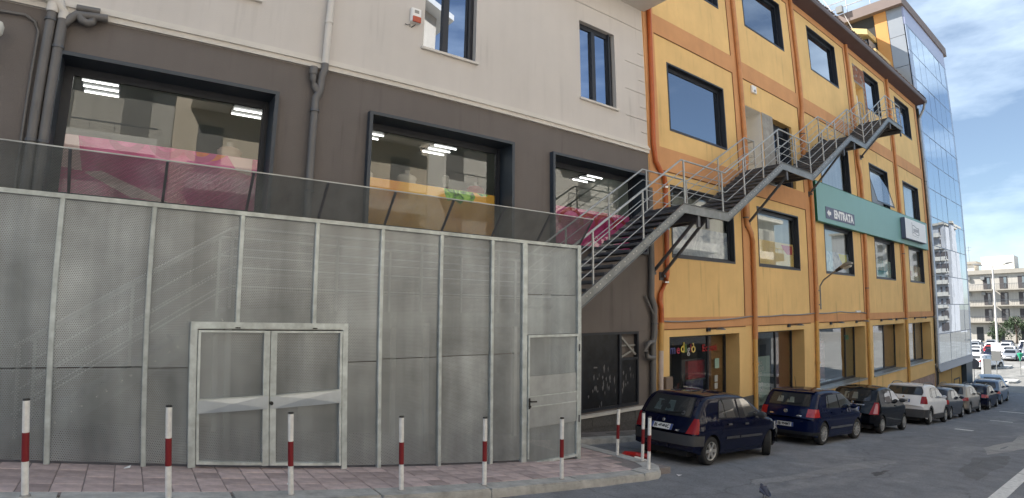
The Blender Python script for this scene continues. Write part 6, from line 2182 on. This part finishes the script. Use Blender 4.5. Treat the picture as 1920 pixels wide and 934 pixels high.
# 5..9: further cars
def generic(K, label, m, x, yc, extra=None, rot=0.0, name='parked_car', group='cars parked along the facade', cat='car'):
    c0 = K
    Hh = max(z for _, z in K['prof'])
    b = K['belt']
    Wn = [[(1.0, b + 0.06), (1.75, b + 0.05), (1.68, Hh - 0.12), (1.15, Hh - 0.15)], [(1.84, b + 0.05), (2.66, b + 0.045), (2.6, b + 0.08), (2.2, Hh - 0.19), (2.05, Hh - 0.12), (1.78, Hh - 0.115)]]
    d = dict(rear_window=[(b + 0.10, 0.60), (b + 0.20, 0.59), (b + 0.30, 0.57), (Hh - 0.14, 0.53)], windscreen=[(b + 0.09, 0.64), (b + 0.2, 0.62), (b + 0.3, 0.59), (Hh - 0.11, 0.55)],
             bumper=(0.34, 0.60, m), tail=([0.74, 0.80, 0.87, 0.93], lambda z: 0.30, lambda z: 0.52), plate=(0, 0.80, None), wheel='five', mirror=(2.5, b + 0.06), mirror_m=m, glimpse=False,
             gaps=[[(1.80, 0.26), (1.79, b)], [(1.80, 0.27), (2.72, 0.28), (2.72, b)]], handles=[(1.25, b - 0.08), (2.0, b - 0.09)], valance=(0.25, 0.34, 'seal'))
    d.update(extra or {})
    r, c = make_car(name, label, K, m, Wn, d, group, cat)
    place(r, x, yc, rot, c=c)
    return r, c
KH = dict(L=4.05, Wd=1.72, wheel_r=0.305, xr=0.74, xf=3.30, belt=0.94, sill=0.19, tumble=0.42, taper_r=0.90, bow_r=0.12,
          prof=[(0, 0.66), (0.03, 0.80), (0.10, 0.93), (0.18, 1.02), (0.40, 1.27), (0.55, 1.38), (0.75, 1.43), (1.2, 1.475), (1.6, 1.48), (2.0, 1.44), (2.35, 1.33), (2.75, 1.10), (3.0, 0.98), (3.4, 0.92), (3.75, 0.82), (3.93, 0.70), (4.05, 0.55)])
KS = dict(L=4.15, Wd=1.76, wheel_r=0.32, xr=0.78, xf=3.38, belt=1.00, sill=0.22, tumble=0.40, taper_r=0.91, bow_r=0.10,
          prof=[(0, 0.72), (0.03, 0.86), (0.10, 1.00), (0.17, 1.10), (0.33, 1.36), (0.45, 1.49), (0.62, 1.54), (1.1, 1.57), (1.6, 1.575), (2.05, 1.54), (2.4, 1.45), (2.8, 1.22), (3.1, 1.06), (3.5, 0.98), (3.85, 0.88), (4.03, 0.74), (4.15, 0.58)])
KC = dict(L=4.40, Wd=1.76, wheel_r=0.31, xr=0.88, xf=3.50, belt=0.93, sill=0.19, tumble=0.44, taper_r=0.88, bow_r=0.12,
          prof=[(0, 0.66), (0.04, 0.88), (0.12, 0.99), (0.5, 1.03), (0.72, 1.08), (1.10, 1.32), (1.3, 1.39), (1.6, 1.44), (1.95, 1.45), (2.3, 1.42), (2.6, 1.33), (3.0, 1.10), (3.2, 0.99), (3.6, 0.92), (4.0, 0.82), (4.25, 0.70), (4.40, 0.52)])
g5, kh = generic(KH, 'dark grey hatchback right behind the white SUV', GREY, 28.72, 7.27)
g6, ks = generic(KS, 'beige compact car with roof rails between two dark cars', BEIGE, 33.74, 7.48, dict(roof_rails=(0.6, 2.1), cladding=0.36))
g7, _ = generic(KH, 'dark navy estate car just beyond the beige one', NAVY, 38.4, 7.35, dict(roof_rails=(0.6, 2.1)))
g8, _ = generic(KS, 'blue grey car last in the row pointing downhill', BLUEGREY, 42.7, 7.42)
gx_, kc = generic(KC, 'pale blue saloon facing uphill at the end of the parked row', SKYBLUE, 47.5, 8.3, dict(rear_window=[(1.10, 0.60), (1.16, 0.59), (1.22, 0.57), (1.28, 0.53)]), group=None)
gx_.location = (52.6, 9.0, gz(50.5)); gx_.rotation_euler = (0, 0.03, pi + 0.32)

# ---- car park: rows of cars, copies with paint of their own
LOT = 'cars in the sunlit car park'
def lot_copy(src, m, x, y, rot, label):
    c = copy_tree(src)
    c['group'] = LOT
    c['label'] = label
    c.rotation_euler = (0, 0, rot)
    c.location = (x, y, gz(x))
    for ch in c.children:
        if ch.name.startswith('body') or ch.name.startswith('bumper'):
            for s_ in ch.material_slots:
                s_.link = 'OBJECT'
                s_.material = m
    return c
cols = [(WHITE, 'white'), (SILVER, 'silver'), (NAVY, 'navy'), (WHITE, 'white'), (RED, 'red'), (GREY, 'dark grey'), (BLUEGREY, 'blue grey'), (BLACK, 'black'), (SILVER, 'silver')]
srcs = [(g5, 'hatchback'), (g6, 'tall compact car'), (gx_, 'saloon')]
rr = random.Random(21)
rowsx = [(90.0, 'front', [(GREY, 1), (WHITE, 0), (NAVY, 0), (SILVER, 0), (NAVY2, 2), (GREY, 2), (WHITE, 1), (SILVER, 2)], 18.4, -2.05),
         (97.5, 'second', [(SILVER, 0), (WHITE, 0), (RED, 0), (WHITE, 2), (SILVER, 1), (WHITE, 0), (SILVER, 2), (BLUEGREY, 0)], 19.8, -2.15),
         (105.0, 'third', [(WHITE, 2), (SILVER, 1), (WHITE, 0), (WHITE, 1), (NAVY, 2), (WHITE, 1), (SILVER, 0), (WHITE, 2)], 21.2, -2.2),
         (113.0, 'back', [(BLUEGREY, 0), (WHITE, 2), (SILVER, 1), (GREY, 0), (WHITE, 0), (WHITE, 1), (BLUEGREY, 2), (SILVER, 0)], 22.6, -2.3)]
cname = {id(m): n_ for m, n_ in cols}
cname[id(NAVY2)] = 'deep blue'
ordw = ['nearest the tower', 'second from the tower', 'third from the tower', 'fourth from the tower', 'fifth from the tower', 'sixth from the tower', 'seventh from the tower', 'eighth from the tower']
for x, rn, ms, y0, dy in rowsx:
    for k, (m, si) in enumerate(ms):
        lab = '%s %s in the %s car park row, %s' % (cname[id(m)], srcs[si][1], rn, ordw[k])
        lot_copy(srcs[si][0], m, x + rr.uniform(-0.3, 0.3), y0 + dy * k + rr.uniform(-0.15, 0.15), pi + rr.uniform(-0.06, 0.06), lab)
lot_copy(c4, WHITE, 72.5, 13.6, -0.5, 'white SUV alone in the near lane of the car park beside the totem')
for k in list(WHEELS.values()):
    for ch in list(k.children):
        bpy.data.objects.remove(ch)
    bpy.data.objects.remove(k)

# ================================================================== GLASS TOWER
TX0, TX1 = 39.95, 50.35
TW_ = thing('glass_tower', 'tall office tower with a blue mirror glass front and brown roof edge', 'tower', (45, YF, gz(45)))
zr = [-3.5 + 1.88 * k for k in range(13)]           # glass rows up to 19.06
mb = MB()
mb.box(TX0 + 0.02, TX1 - 0.02, YF + 0.25, 22, -3.5, 20.4)
build('core', mb, MT['dark_inside'], TW_)
xsn = [40.62, 42.16, 43.70, 45.24, 46.78, 48.32, 49.86]
pm_ = {}
for zi, (za, zb) in enumerate(zip(zr, zr[1:])):
    for xi, (xa, xb) in enumerate(zip(xsn, xsn[1:])):
        key = 'p'
        q = MB()
        q.box(xa + 0.012, xb - 0.012, YF - 0.02, YF + 0.01, za + 0.03, zb - 0.02)
        ja, jb = random.gauss(0, 0.0022), random.gauss(0, 0.0022)
        q.v = [(x, y + ja * (x - xa) + jb * (z - za), z) for x, y, z in q.v]
        o = build('pane', q, MT['tower_glass'], TW_)
        o.rotation_euler = (0, 0, 0)
q = MB()
for za in zr:
    q.box(TX0, TX1, YF - 0.03, YF + 0.05, za - 0.022, za + 0.022)
build('transom', q, MT['tower_mullion'], TW_)
for xa in xsn[1:-1]:
    q = MB()
    for za, zb in zip(zr, zr[1:]):
        q.box(xa - 0.010, xa + 0.010, YF - 0.024, YF + 0.05, za + 0.023, zb - 0.023)
    build('mullion', q, MT['tower_mullion'], TW_)
for za, zb in zip(zr, zr[1:]):
    q = MB(); q.box(TX0, 40.61, YF - 0.022, YF + 0.04, za + 0.024, zb - 0.024); build('edge_panel', q, MT['tower_edge'], TW_)
    q = MB(); q.box(49.87, TX1, YF - 0.022, YF + 0.04, za + 0.024, zb - 0.024); build('edge_panel', q, MT['tower_edge'], TW_)
q = MB(); q.box(TX0, TX1, YF - 0.02, YF + 0.2, 19.085, 20.42); build('top_panel', q, mat('lilac', (0.44, 0.45, 0.58), 0.35, 0.3), TW_)
# brown roof edge oversailing on three sides
q = MB()
q.box(TX0 - 0.0, TX1 + 0.85, YF - 0.10, 22, 20.43, 21.15)
q.box(TX0 - 0.45, TX0 - 0.001, YF - 0.10, 22, 20.43, 21.15)
build('roof_edge', q, MT['tower_brown'], TW_)
# side wall facing up the street: grey panels, orange fin, recess
for za, zb in ((12.5, 16.1), (16.13, 18.3), (18.33, 20.42)):
    q = MB(); q.box(TX0 - 0.03, TX0 + 0.03, YF + 0.10, 10.60, za, zb); build('side_panel', q, MT['tower_grey'], TW_)
q = MB(); q.box(TX0 - 0.05, TX0 + 0.4, 10.62, 11.45, 13.0, 20.42); build('fin', q, MT['tower_orange'], TW_)
q = MB(); q.box(TX0 + 0.05, TX0 + 0.35, 11.45, 18, 13.0, 20.42); build('side_wall', q, MT['tower_orange'], TW_)
q = MB(); q.box(TX0 - 0.03, TX0 + 0.02, YF + 0.02, 10.6, 9.0, 12.48); build('side_glass', q, MT['navy'], TW_)
# leaning balcony slab and dark sunroom behind the eave
q = MB(); q.box(38.2, TX0 + 0.03, 11.5, 14.5, 18.35, 18.75); q.v = [(x, y, z + (y - 11.5) * 0.42) for x, y, z in q.v]; build('sloping_slab', q, mat('slab_cream', (0.70, 0.55, 0.25), 0.8), TW_)
q = MB(); q.box(38.6, TX0 + 0.03, 11.6, 14.0, 14.0, 18.2); build('sunroom', q, MT['tower_grey'], TW_)
q = MB()
for k in range(5):
    q.box(38.56, 38.61, 11.62 + k * 0.58, 11.70 + k * 0.58, 14.0, 18.2)
q.box(38.56, 38.61, 11.62, 14.0, 17.5, 18.2)
build('sunroom_frame', q, MT['dark_frame'], TW_)
# roof railing
q = MB()
for z in (21.75, 22.25):
    q.tube([(TX0 - 0.3, 9.7, z), (TX0 - 0.3, 21.5, z)], 0.03, 6)
for k in range(8):
    q.tube([(TX0 - 0.3, 9.8 + 1.65 * k, 21.15), (TX0 - 0.3, 9.8 + 1.65 * k, 22.25)], 0.025, 6)
build('railing', q, MT['white_pipe'], TW_)
t = thing('rooftop_antenna', 'thin leaning antenna mast with a small floodlight on the tower roof', 'antenna', (39.4, 13.2, 20.8))
q = MB(); q.tube([(39.4, 13.0, 18.9), (39.4, 14.9, 23.4)], 0.03, 6); q.tube([(39.4, 12.6, 19.0), (39.4, 13.4, 21.4)], 0.025, 6); build('mast', q, MT['white_pipe'], t)
q = MB(); q.box(39.2, 39.5, 13.3, 13.75, 21.2, 21.7); build('floodlight', q, MT['lamp_grey'], t)
# foot of the tower: grey apron, ochre wall with a service door, dark corner pier
q = MB(); q.box(TX0, TX1, YF - 0.05, YF + 0.25, -4.0, -3.525); q.v = [(x, y, z + (0.0 if z < -3.8 else 0)) for x, y, z in q.v]; build('apron', q, MT['tower_mullion'], TW_)
q = MB(); q.box(40.1, 48.3, YF + 0.35, YF + 0.6, -7, -4.0); build('base_wall', q, mat('ochre', (0.58, 0.36, 0.12), 0.85, var=0.05, scale=1), TW_)
q = MB(); q.box(45.2, 45.26, YF + 0.33, YF + 0.36, -6.6, -4.0); q.box(45.9, 47.6, YF + 0.32, YF + 0.36, -5.05, -4.95); q.box(47.55, 47.65, YF + 0.32, YF + 0.36, -6.6, -5.05); q.box(45.85, 45.93, YF + 0.32, YF + 0.36, -6.6, -5.05); build('door_frame', q, MT['dark_frame'], TW_)
q = MB(); q.box(48.3, TX1, YF + 0.0, YF + 2.0, -7, -4.0); build('corner_pier', q, mat('slate', (0.03, 0.05, 0.075), 0.5), TW_)
q = MB(); q.box(50.4, 50.7, YF + 0.6, YF + 1.0, -7, -3.4); build('glass_fin', q, mat('pale_green', (0.38, 0.46, 0.42), 0.3), TW_)

# ================================================================== FAR SIDE OF THE CAR PARK
FX = 134.0
G0 = gz(FX)
AP = thing('apartment_building', 'beige four storey apartment block with balconies across the car park', 'building', (FX, 20, G0))
q = MB()
wy0, wy1, top = 6.0, 34.0, G0 + 13.4
fl = [G0 + 4.0, G0 + 7.2, G0 + 10.3]
q.box(FX, FX + 12, wy0, wy1, G0 - 0.5, top)
build('wall', q, MT['beige'], AP)
q = MB(); q.box(FX - 0.5, FX + 12.3, wy0 - 0.3, wy1 + 0.3, top, top + 0.8); build('roof_edge', q, MT['beige_grey'], AP)
q = MB(); q.box(FX + 2, FX + 8, 17.2, 23.0, top + 0.8, top + 3.6); q.box(FX + 3, FX + 8, 24.5, 28.0, top + 0.8, top + 2.4); build('attic', q, MT['cream_pale'], AP)
q = MB(); q.box(FX + 2.5, FX + 8.5, 24.0, 28.6, top + 2.4, top + 2.9); build('attic_roof', q, MT['beige_grey'], AP)
q = MB()
for k in range(7):
    q.box(FX + 1.0, FX + 1.2, 8.0 + k * 1.1, 8.25 + k * 1.1, top + 0.8, top + 2.3)
q.box(FX + 1.0, FX + 1.2, 7.8, 15.0, top + 2.2, top + 2.45)
build('pergola', q, MT['beige_grey'], AP)
wys = [8.4, 11.6, 15.9, 19.0, 21.9, 26.0, 29.5, 32.5]
w0 = None
for z in fl:
    for k, yy in enumerate(wys):
        q = MB(); q.box(FX - 0.04, FX + 0.05, yy - 0.68, yy + 0.68, z + 0.05, z + 2.45); fr = build('window', q, MT['shutter'], AP)
        q = MB(); q.box(FX - 0.06, FX - 0.035, yy - 0.50, yy - 0.04, z + 0.15, z + 2.3); build('pane', q, MT['mirror_glass'], fr)
for z in fl:
    for ya, yb in ((6.2, 13.2), (14.4, 20.4), (20.9, 27.4), (28.0, 33.8)):
        q = MB(); q.box(FX - 1.25, FX, ya, yb, z - 0.22, z); bo = build('balcony', q, MT['beige_grey'], AP)
        q = MB()
        m_ = int((yb - ya) / 0.28)
        for k in range(m_ + 1):
            yy = ya + (yb - ya) * k / m_
            q.box(FX - 1.24, FX - 1.20, yy - 0.02, yy + 0.02, z, z + 1.0)
        q.box(FX - 1.25, FX - 1.19, ya, yb, z + 1.0, z + 1.07)
        build('railing', q, MT['steel_dark'], bo)
for yy in (13.9, 22.6, 25.2):
    for z in (fl[2], fl[1]):
        q = MB()
        q.box(FX - 0.4, FX, yy - 0.35, yy + 0.35, z + 2.0, z + 2.6)
        build('air_conditioner', q, MT['lamp_grey'], AP)
q = MB(); q.box(FX - 0.15, FX, wy0, wy1, G0 + 3.35, G0 + 3.75); build('band', q, MT['beige_grey'], AP)
for ya, yb, z1 in ((23.0, 24.2, 2.9), (19.4, 21.6, 2.2), (14.4, 16.6, 2.6), (8.5, 11.5, 2.6), (26.0, 28.0, 2.6)):
    q = MB(); q.box(FX - 0.06, FX + 0.02, ya, yb, G0 + 0.2, G0 + z1); build('shop_opening', q, MT['black_panel'], AP)
q = MB(); q.box(FX - 0.10, FX + 0.02, 18.9, 22.1, G0 + 2.35, G0 + 3.2); build('shop_fascia', q, MT['beige_grey'], AP)
t = thing('rooftop_antenna', 'thin television antenna on the far apartment roof', 'antenna', (FX + 4, 25.5, top + 2.9))
q = MB(); q.tube([(FX + 4, 25.5, top + 2.8), (FX + 4, 25.5, top + 6.2)], 0.05, 6); q.tube([(FX + 4, 24.9, top + 5.9), (FX + 4, 26.1, top + 5.9)], 0.04, 6); q.tube([(FX + 4, 25.1, top + 5.3), (FX + 4, 25.9, top + 5.3)], 0.04, 6); build('mast', q, MT['lamp_grey'], t)

# tall lamp post with a double head
LX, LY = 76.0, 11.75
t = thing('lamp_post', 'tall pale lamp post with a double head rising over the car park', 'lamp post', (LX, LY, gz(LX)))
q = MB(); q.tube([(LX, LY, gz(LX)), (LX, LY, gz(LX) + 1.2), (LX, LY, gz(LX) + 11.3)], [0.15, 0.13, 0.08], 12); build('pole', q, MT['white_pipe'], t, smooth=True)
q = MB(); q.tube([(LX, LY - 1.5, gz(LX) + 11.5), (LX, LY, gz(LX) + 11.25), (LX, LY + 1.5, gz(LX) + 11.5)], 0.045, 8); build('arm', q, MT['white_pipe'], t)
for s in (-1, 1):
    q = MB(); q.tube([(LX, LY + s * 1.0, gz(LX) + 11.42), (LX, LY + s * 1.4, gz(LX) + 11.55), (LX, LY + s * 2.0, gz(LX) + 11.62)], [0.05, 0.13, 0.05], 8); build('lamp_head', q, MT['lamp_grey'], t, smooth=True)
q = MB(); q.lathe((LX, LY, gz(LX)), [(0.32, 0.0), (0.30, 0.12), (0.16, 0.16)], 14); build('foot', q, MT['concrete'], t)
# traffic islands and kerbs in the lot
q = MB()
def island(x0, x1, y0, y1):
    prism(q, [(x0, y0), (x1, y0), (x1 + 0.4, (y0 + y1) / 2), (x1, y1), (x0, y1), (x0 - 0.4, (y0 + y1) / 2)], 0.17, 0.25)
island(74.5, 77.5, 10.6, 13.0); island(75.0, 77.5, 5.0, 9.6); island(60.0, 62.0, 8.0, 9.0); island(61.0, 64.0, 4.4, 7.0)
build('traffic_island', q, MT['kerb'], kind='structure')
# totem, signs
def sign_post(name, label, x, yc, h, cat='sign'):
    t = thing(name, label, cat, (x, yc, gz(x)))
    q = MB(); q.tube([(x, yc, gz(x)), (x, yc, gz(x) + h)], 0.04, 8); build('post', q, MT['lamp_grey'], t, smooth=True)
    return t
t = thing('totem', 'low white and grey totem board at the car park entrance', 'sign', (64, 10.85, gz(64)))
q = MB(); q.box(63.9, 64.1, 10.5, 11.15, gz(64), gz(64) + 1.75); build('panel', q, MT['lamp_grey'], t)
q = MB(); q.box(63.86, 64.13, 11.12, 11.28, gz(64), gz(64) + 1.80); build('edge', q, MT['white_face'], t)
t = sign_post('road_sign', 'two stacked rectangular sign boards on a thin post before the parked rows', 66, 10.35, 3.0)
for z0, z1, m in ((2.4, 3.2, 'white_face'), (1.45, 2.38, 'lamp_grey')):
    q = MB(); q.box(65.92, 65.98, 9.95, 10.75, gz(66) + z0, gz(66) + z1); build('board', q, MT[m], t)
t = sign_post('road_sign', 'round dark sign seen from behind at the foot of the tower', 56.5, 10.55, 2.0)
q = MB(); q.lathe((56.45, 10.55, gz(56) + 1.75), [(0.0, -0.02), (0.43, -0.02), (0.45, 0.0), (0.43, 0.02), (0.0, 0.02)], 22, 'x'); build('disc', q, MT['dark_frame'], t)
t = sign_post('road_sign', 'small round pale blue sign on a post in front of the far shops', 118, 13.2, 3.8)
q = MB(); q.lathe((117.9, 13.2, gz(118) + 3.8), [(0.0, -0.02), (0.75, -0.02), (0.75, 0.02), (0.0, 0.02)], 18, 'x'); build('disc', q, mat('sign_blue', (0.16, 0.42, 0.50), 0.4), t)
t = sign_post('flag_sign', 'small green banner on a thin post in the car park', 68.5, 8.7, 1.9)
q = MB(); q.lathe((68.5, 8.7, gz(68) + 2.0), [(0.05, -0.6), (0.10, -0.35), (0.24, -0.05), (0.26, 0.1), (0.0, 0.16)], 12); build('banner', q, mat('banner', (0.03, 0.36, 0.20), 0.5), t, smooth=True)
t = sign_post('thin_post', 'thin bare metal post on the traffic island right of the lamp post', 62.5, 7.6, 3.4, 'post')

# trees and bushes before the far block
def leaf_crown(mb, c, rx, ry, rz, n, s, seed):
    r = random.Random(seed)
    cl = [(r.gauss(0, 0.42), r.gauss(0, 0.42), r.gauss(0, 0.42), r.uniform(0.25, 0.5)) for _ in range(14)]
    for _ in range(n):
        a = r.choice(cl)
        d = Vector((r.gauss(0, 1), r.gauss(0, 1), r.gauss(0, 1))).normalized() * a[3] * r.uniform(0.4, 1)
        p = Vector((c[0] + rx * (a[0] + d.x), c[1] + ry * (a[1] + d.y), c[2] + rz * (a[2] + d.z)))
        u = Vector((r.gauss(0, 1), r.gauss(0, 1), r.gauss(0, 1))).normalized()
        v = u.orthogonal().normalized()
        w = u.cross(v)
        k = s * r.uniform(0.6, 1.3)
        mb.face([p - v * k, p + w * k * 0.5, p + v * k, p - w * k * 0.5])
def tree(x, yc, h, rx, ry, rz, m, label, seed, n=1500, s=0.16):
    g = gz(x)
    t = thing('tree', label, 'tree', (x, yc, g), None)
    q = MB()
    q.tube([(x, yc, g), (x + 0.1, yc, g + h * 0.35), (x, yc + 0.1, g + h * 0.7)], [0.20, 0.15, 0.06], 8)
    r = random.Random(seed)
    for k in range(6):
        a = r.uniform(0, 6.28)
        q.tube([(x + 0.05, yc, g + h * (0.3 + 0.05 * k)), (x + rx * 0.6 * cos(a), yc + ry * 0.6 * sin(a), g + h * 0.7 + r.uniform(0, 0.5))], [0.07, 0.02], 6)
    build('trunk', q, MT['bark'], t, smooth=True)
    q = MB(); leaf_crown(q, (x, yc, g + h * 0.72), rx, ry, rz, n, s, seed); build('crown', q, MT[m], t)
tree(128, 16.6, 5.0, 1.4, 1.6, 2.4, 'leaf', 'dark slender tree in front of the far shopfronts', 1)
tree(129, 19.6, 3.6, 1.4, 2.2, 1.7, 'leaf', 'low dark bushy tree left of the slender one before the far block', 2, 1200)
tree(120, 9.2, 11.5, 2.4, 2.6, 3.2, 'leaf_pale', 'pale green tree at the right edge in front of the far balconies', 3, 1600, 0.2)

# ================================================================== ACROSS THE STREET (seen in the panes)
OY = -6.2
def opposite(x0, x1, base, h, m, label, gable=False, dep=9.0, floors=5, dy=0.0):
    yf = OY + dy
    t = thing('apartment_building', label, 'building', ((x0 + x1) / 2, yf, base))
    q = MB(); q.box(x0, x1, yf - dep, yf, base - 3, base + h)
    if gable:
        cx_ = (x0 + x1) / 2
        q.face([(x0, yf, base + h), (x1, yf, base + h), (cx_, yf, base + h + 2.6)])
    build('wall', q, MT[m], t)
    q = MB()
    if gable:
        cx_ = (x0 + x1) / 2
        for sx in (-1, 1):
            e = x0 - 0.7 if sx < 0 else x1 + 0.7
            q.grid([[(cx_, yf + 0.8, base + h + 2.9), (cx_, yf - dep, base + h + 2.9)], [(e, yf + 0.8, base + h - 0.05), (e, yf - dep, base + h - 0.05)]])
            q.grid([[(cx_, yf + 0.8, base + h + 2.55), (cx_, yf - dep, base + h + 2.55)], [(e, yf + 0.8, base + h - 0.4), (e, yf - dep, base + h - 0.4)]])
            q.face([(cx_, yf + 0.8, base + h + 2.9), (e, yf + 0.8, base + h - 0.05), (e, yf + 0.8, base + h - 0.4), (cx_, yf + 0.8, base + h + 2.55)])
    else:
        q.box(x0 - 0.5, x1 + 0.5, yf - dep, yf + 0.7, base + h, base + h + 0.35)
    build('roof', q, MT['block_grey' if m == 'block_grey' else 'cream_pale'], t)
    fh = h / floors
    nw = max(2, int((x1 - x0) / 2.9))
    for f in range(floors):
        z = base + f * fh
        for k in range(nw):
            xx = x0 + (x1 - x0) * (k + 0.5) / nw
            q = MB(); q.box(xx - 0.55, xx + 0.55, yf - 0.05, yf + 0.03, z + 0.25, z + fh * 0.78); build('window', q, MT['shutter_pale'], t)
        if f:
            for a, b in ((x0 + 0.6, x0 + (x1 - x0) * 0.42), (x0 + (x1 - x0) * 0.55, x1 - 0.6)):
                bd = 0.16 if m == 'block_grey' else 1.2
                q = MB(); q.box(a, b, yf, yf + bd, z - 0.12, z + 0.06); q.box(a, b, yf + bd - 0.07, yf + bd, z + 0.06, z + 0.55)
                bo = build('balcony', q, MT['block_grey' if m == 'block_grey' else 'cream_pale'], t)
                q = MB(); q.box(a, b, yf + bd - 0.06, yf + bd - 0.02, z + 0.95, z + 1.0)
                for k in range(int((b - a) / 0.9) + 1):
                    q.box(a + k * 0.9, a + k * 0.9 + 0.03, yf + bd - 0.05, yf + bd - 0.02, z + 0.55, z + 0.95)
                build('railing', q, MT['steel_dark'], bo)
    return t
opposite(-14, 1.0, gz(-5), 18.5, 'beige', 'beige apartment house across the street left of the gabled one')
opposite(1.02, 13.5, gz(7), 19.0, 'cream', 'cream gabled apartment house across the street facing the staircase', True)
opposite(13.6, 30.0, gz(22), 17.5, 'cream_pale', 'pale apartment house across the street facing the green sign')
opposite(30.1, 50.0, gz(38), 14.0, 'beige', 'lower beige house across the street facing the glass tower', floors=4)
# tall block at the far corner of the car park, facing up the street (mirrored low in the tower glass)
BX = 178.0
t = thing('apartment_building', 'tall pale eight storey block with stacked balconies beyond the car park', 'building', (BX, -32, gz(BX)))
bz = gz(BX)
q = MB(); q.box(BX, BX + 14, -52, -19.0, bz - 1, bz + 30); build('wall', q, MT['block_grey'], t)
q = MB(); q.box(BX - 0.6, BX + 14.5, -52.5, -18.6, bz + 30, bz + 30.6); build('roof', q, MT['beige_grey'], t)
for f in range(9):
    z = bz + 0.4 + f * 3.3
    for yy in (-20.6, -24.0, -27.2, -30.6, -34.0, -37.2, -41.0):
        q = MB(); q.box(BX - 0.06, BX + 0.05, yy - 0.75, yy + 0.75, z + 0.2, z + 2.4); build('window', q, MT['shutter'], t)
    if f:
        for ya, yb in ((-25.6, -19.8), (-35.4, -29.4)):
            q = MB(); q.box(BX - 1.3, BX, ya, yb, z - 0.15, z + 0.05); q.box(BX - 1.3, BX - 1.22, ya, yb, z + 0.05, z + 0.95); build('balcony', q, MT['beige'], t)

# ================================================================== PIGEON
g = gz(7.84)
t = thing('pigeon', 'dark pigeon with a pale grey back standing on the road at the bottom edge', 'pigeon', (7.84, 4.23, g))
bmx = bpy.data.meshes.new('body')
pts = [(0.0, 0.0, 0.135), (0.0, 0.06, 0.15), (0.0, 0.10, 0.185), (0.0, 0.125, 0.215), (0.0, 0.16, 0.21), (0.0, -0.07, 0.12), (0.0, -0.17, 0.095)]
rad = [0.062, 0.052, 0.03, 0.026, 0.007, 0.045, 0.014]
bmx.from_pydata(pts, [(0, 1), (1, 2), (2, 3), (3, 4), (0, 5), (5, 6)], [])
tmp = bpy.data.objects.new('body', bmx)
COL.objects.link(tmp)
sk = tmp.modifiers.new('skin', 'SKIN')
for v, r_ in zip(bmx.skin_vertices[0].data, rad):
    v.radius = (r_ * 1.0, r_ * 1.0)
bmx.skin_vertices[0].data[0].use_root = True
tmp.modifiers.new('sub', 'SUBSURF').levels = 2
bpy.context.view_layer.update()
me = bpy.data.meshes.new_from_object(tmp.evaluated_get(bpy.context.evaluated_depsgraph_get()))
bpy.data.objects.remove(tmp)
me.materials.clear(); me.materials.append(MT['feather']); me.shade_smooth()
o = bpy.data.objects.new('body', me); COL.objects.link(o); o.parent = t
for s in (-1, 1):
    q = MB()
    rows = []
    for k in range(6):
        u = k / 5
        yy = 0.07 - 0.24 * u
        w = 0.05 * sin(pi * min(1, 0.25 + u * 0.75))
        rows.append([(7.84 + s * (0.058 - 0.02 * u + 0.006), 4.23 + yy, g + 0.17 - 0.05 * u + w * 0.4), (7.84 + s * (0.064 - 0.03 * u + 0.004), 4.23 + yy, g + 0.14 - 0.045 * u), (7.84 + s * (0.052 - 0.03 * u), 4.23 + yy, g + 0.105 - 0.02 * u)])
    q.grid(rows); build('wing', q, mat('wing_grey', (0.25, 0.26, 0.33), 0.6, var=0.2, scale=40), t, smooth=True)
    q = MB(); q.tube([(7.84 + s * 0.025, 4.22, g + 0.09), (7.84 + s * 0.025, 4.225, g + 0.01), (7.84 + s * 0.027, 4.26, g + 0.004)], 0.006, 6); q.tube([(7.84 + s * 0.025, 4.225, g + 0.008), (7.84 + s * 0.045, 4.25, g + 0.004)], 0.004, 5); build('leg', q, MT['cloth_dark'], t)
q = MB(); q.tube([(7.84, 4.23 + 0.155, g + 0.212), (7.84, 4.23 + 0.185, g + 0.203)], [0.008, 0.002], 6); build('beak', q, MT['dark_frame'], t)
t.rotation_euler = (0, 0, -0.64)
t.scale = (0.85, 0.85, 0.85)
t.location = (7.66, 4.12, gz(7.66))
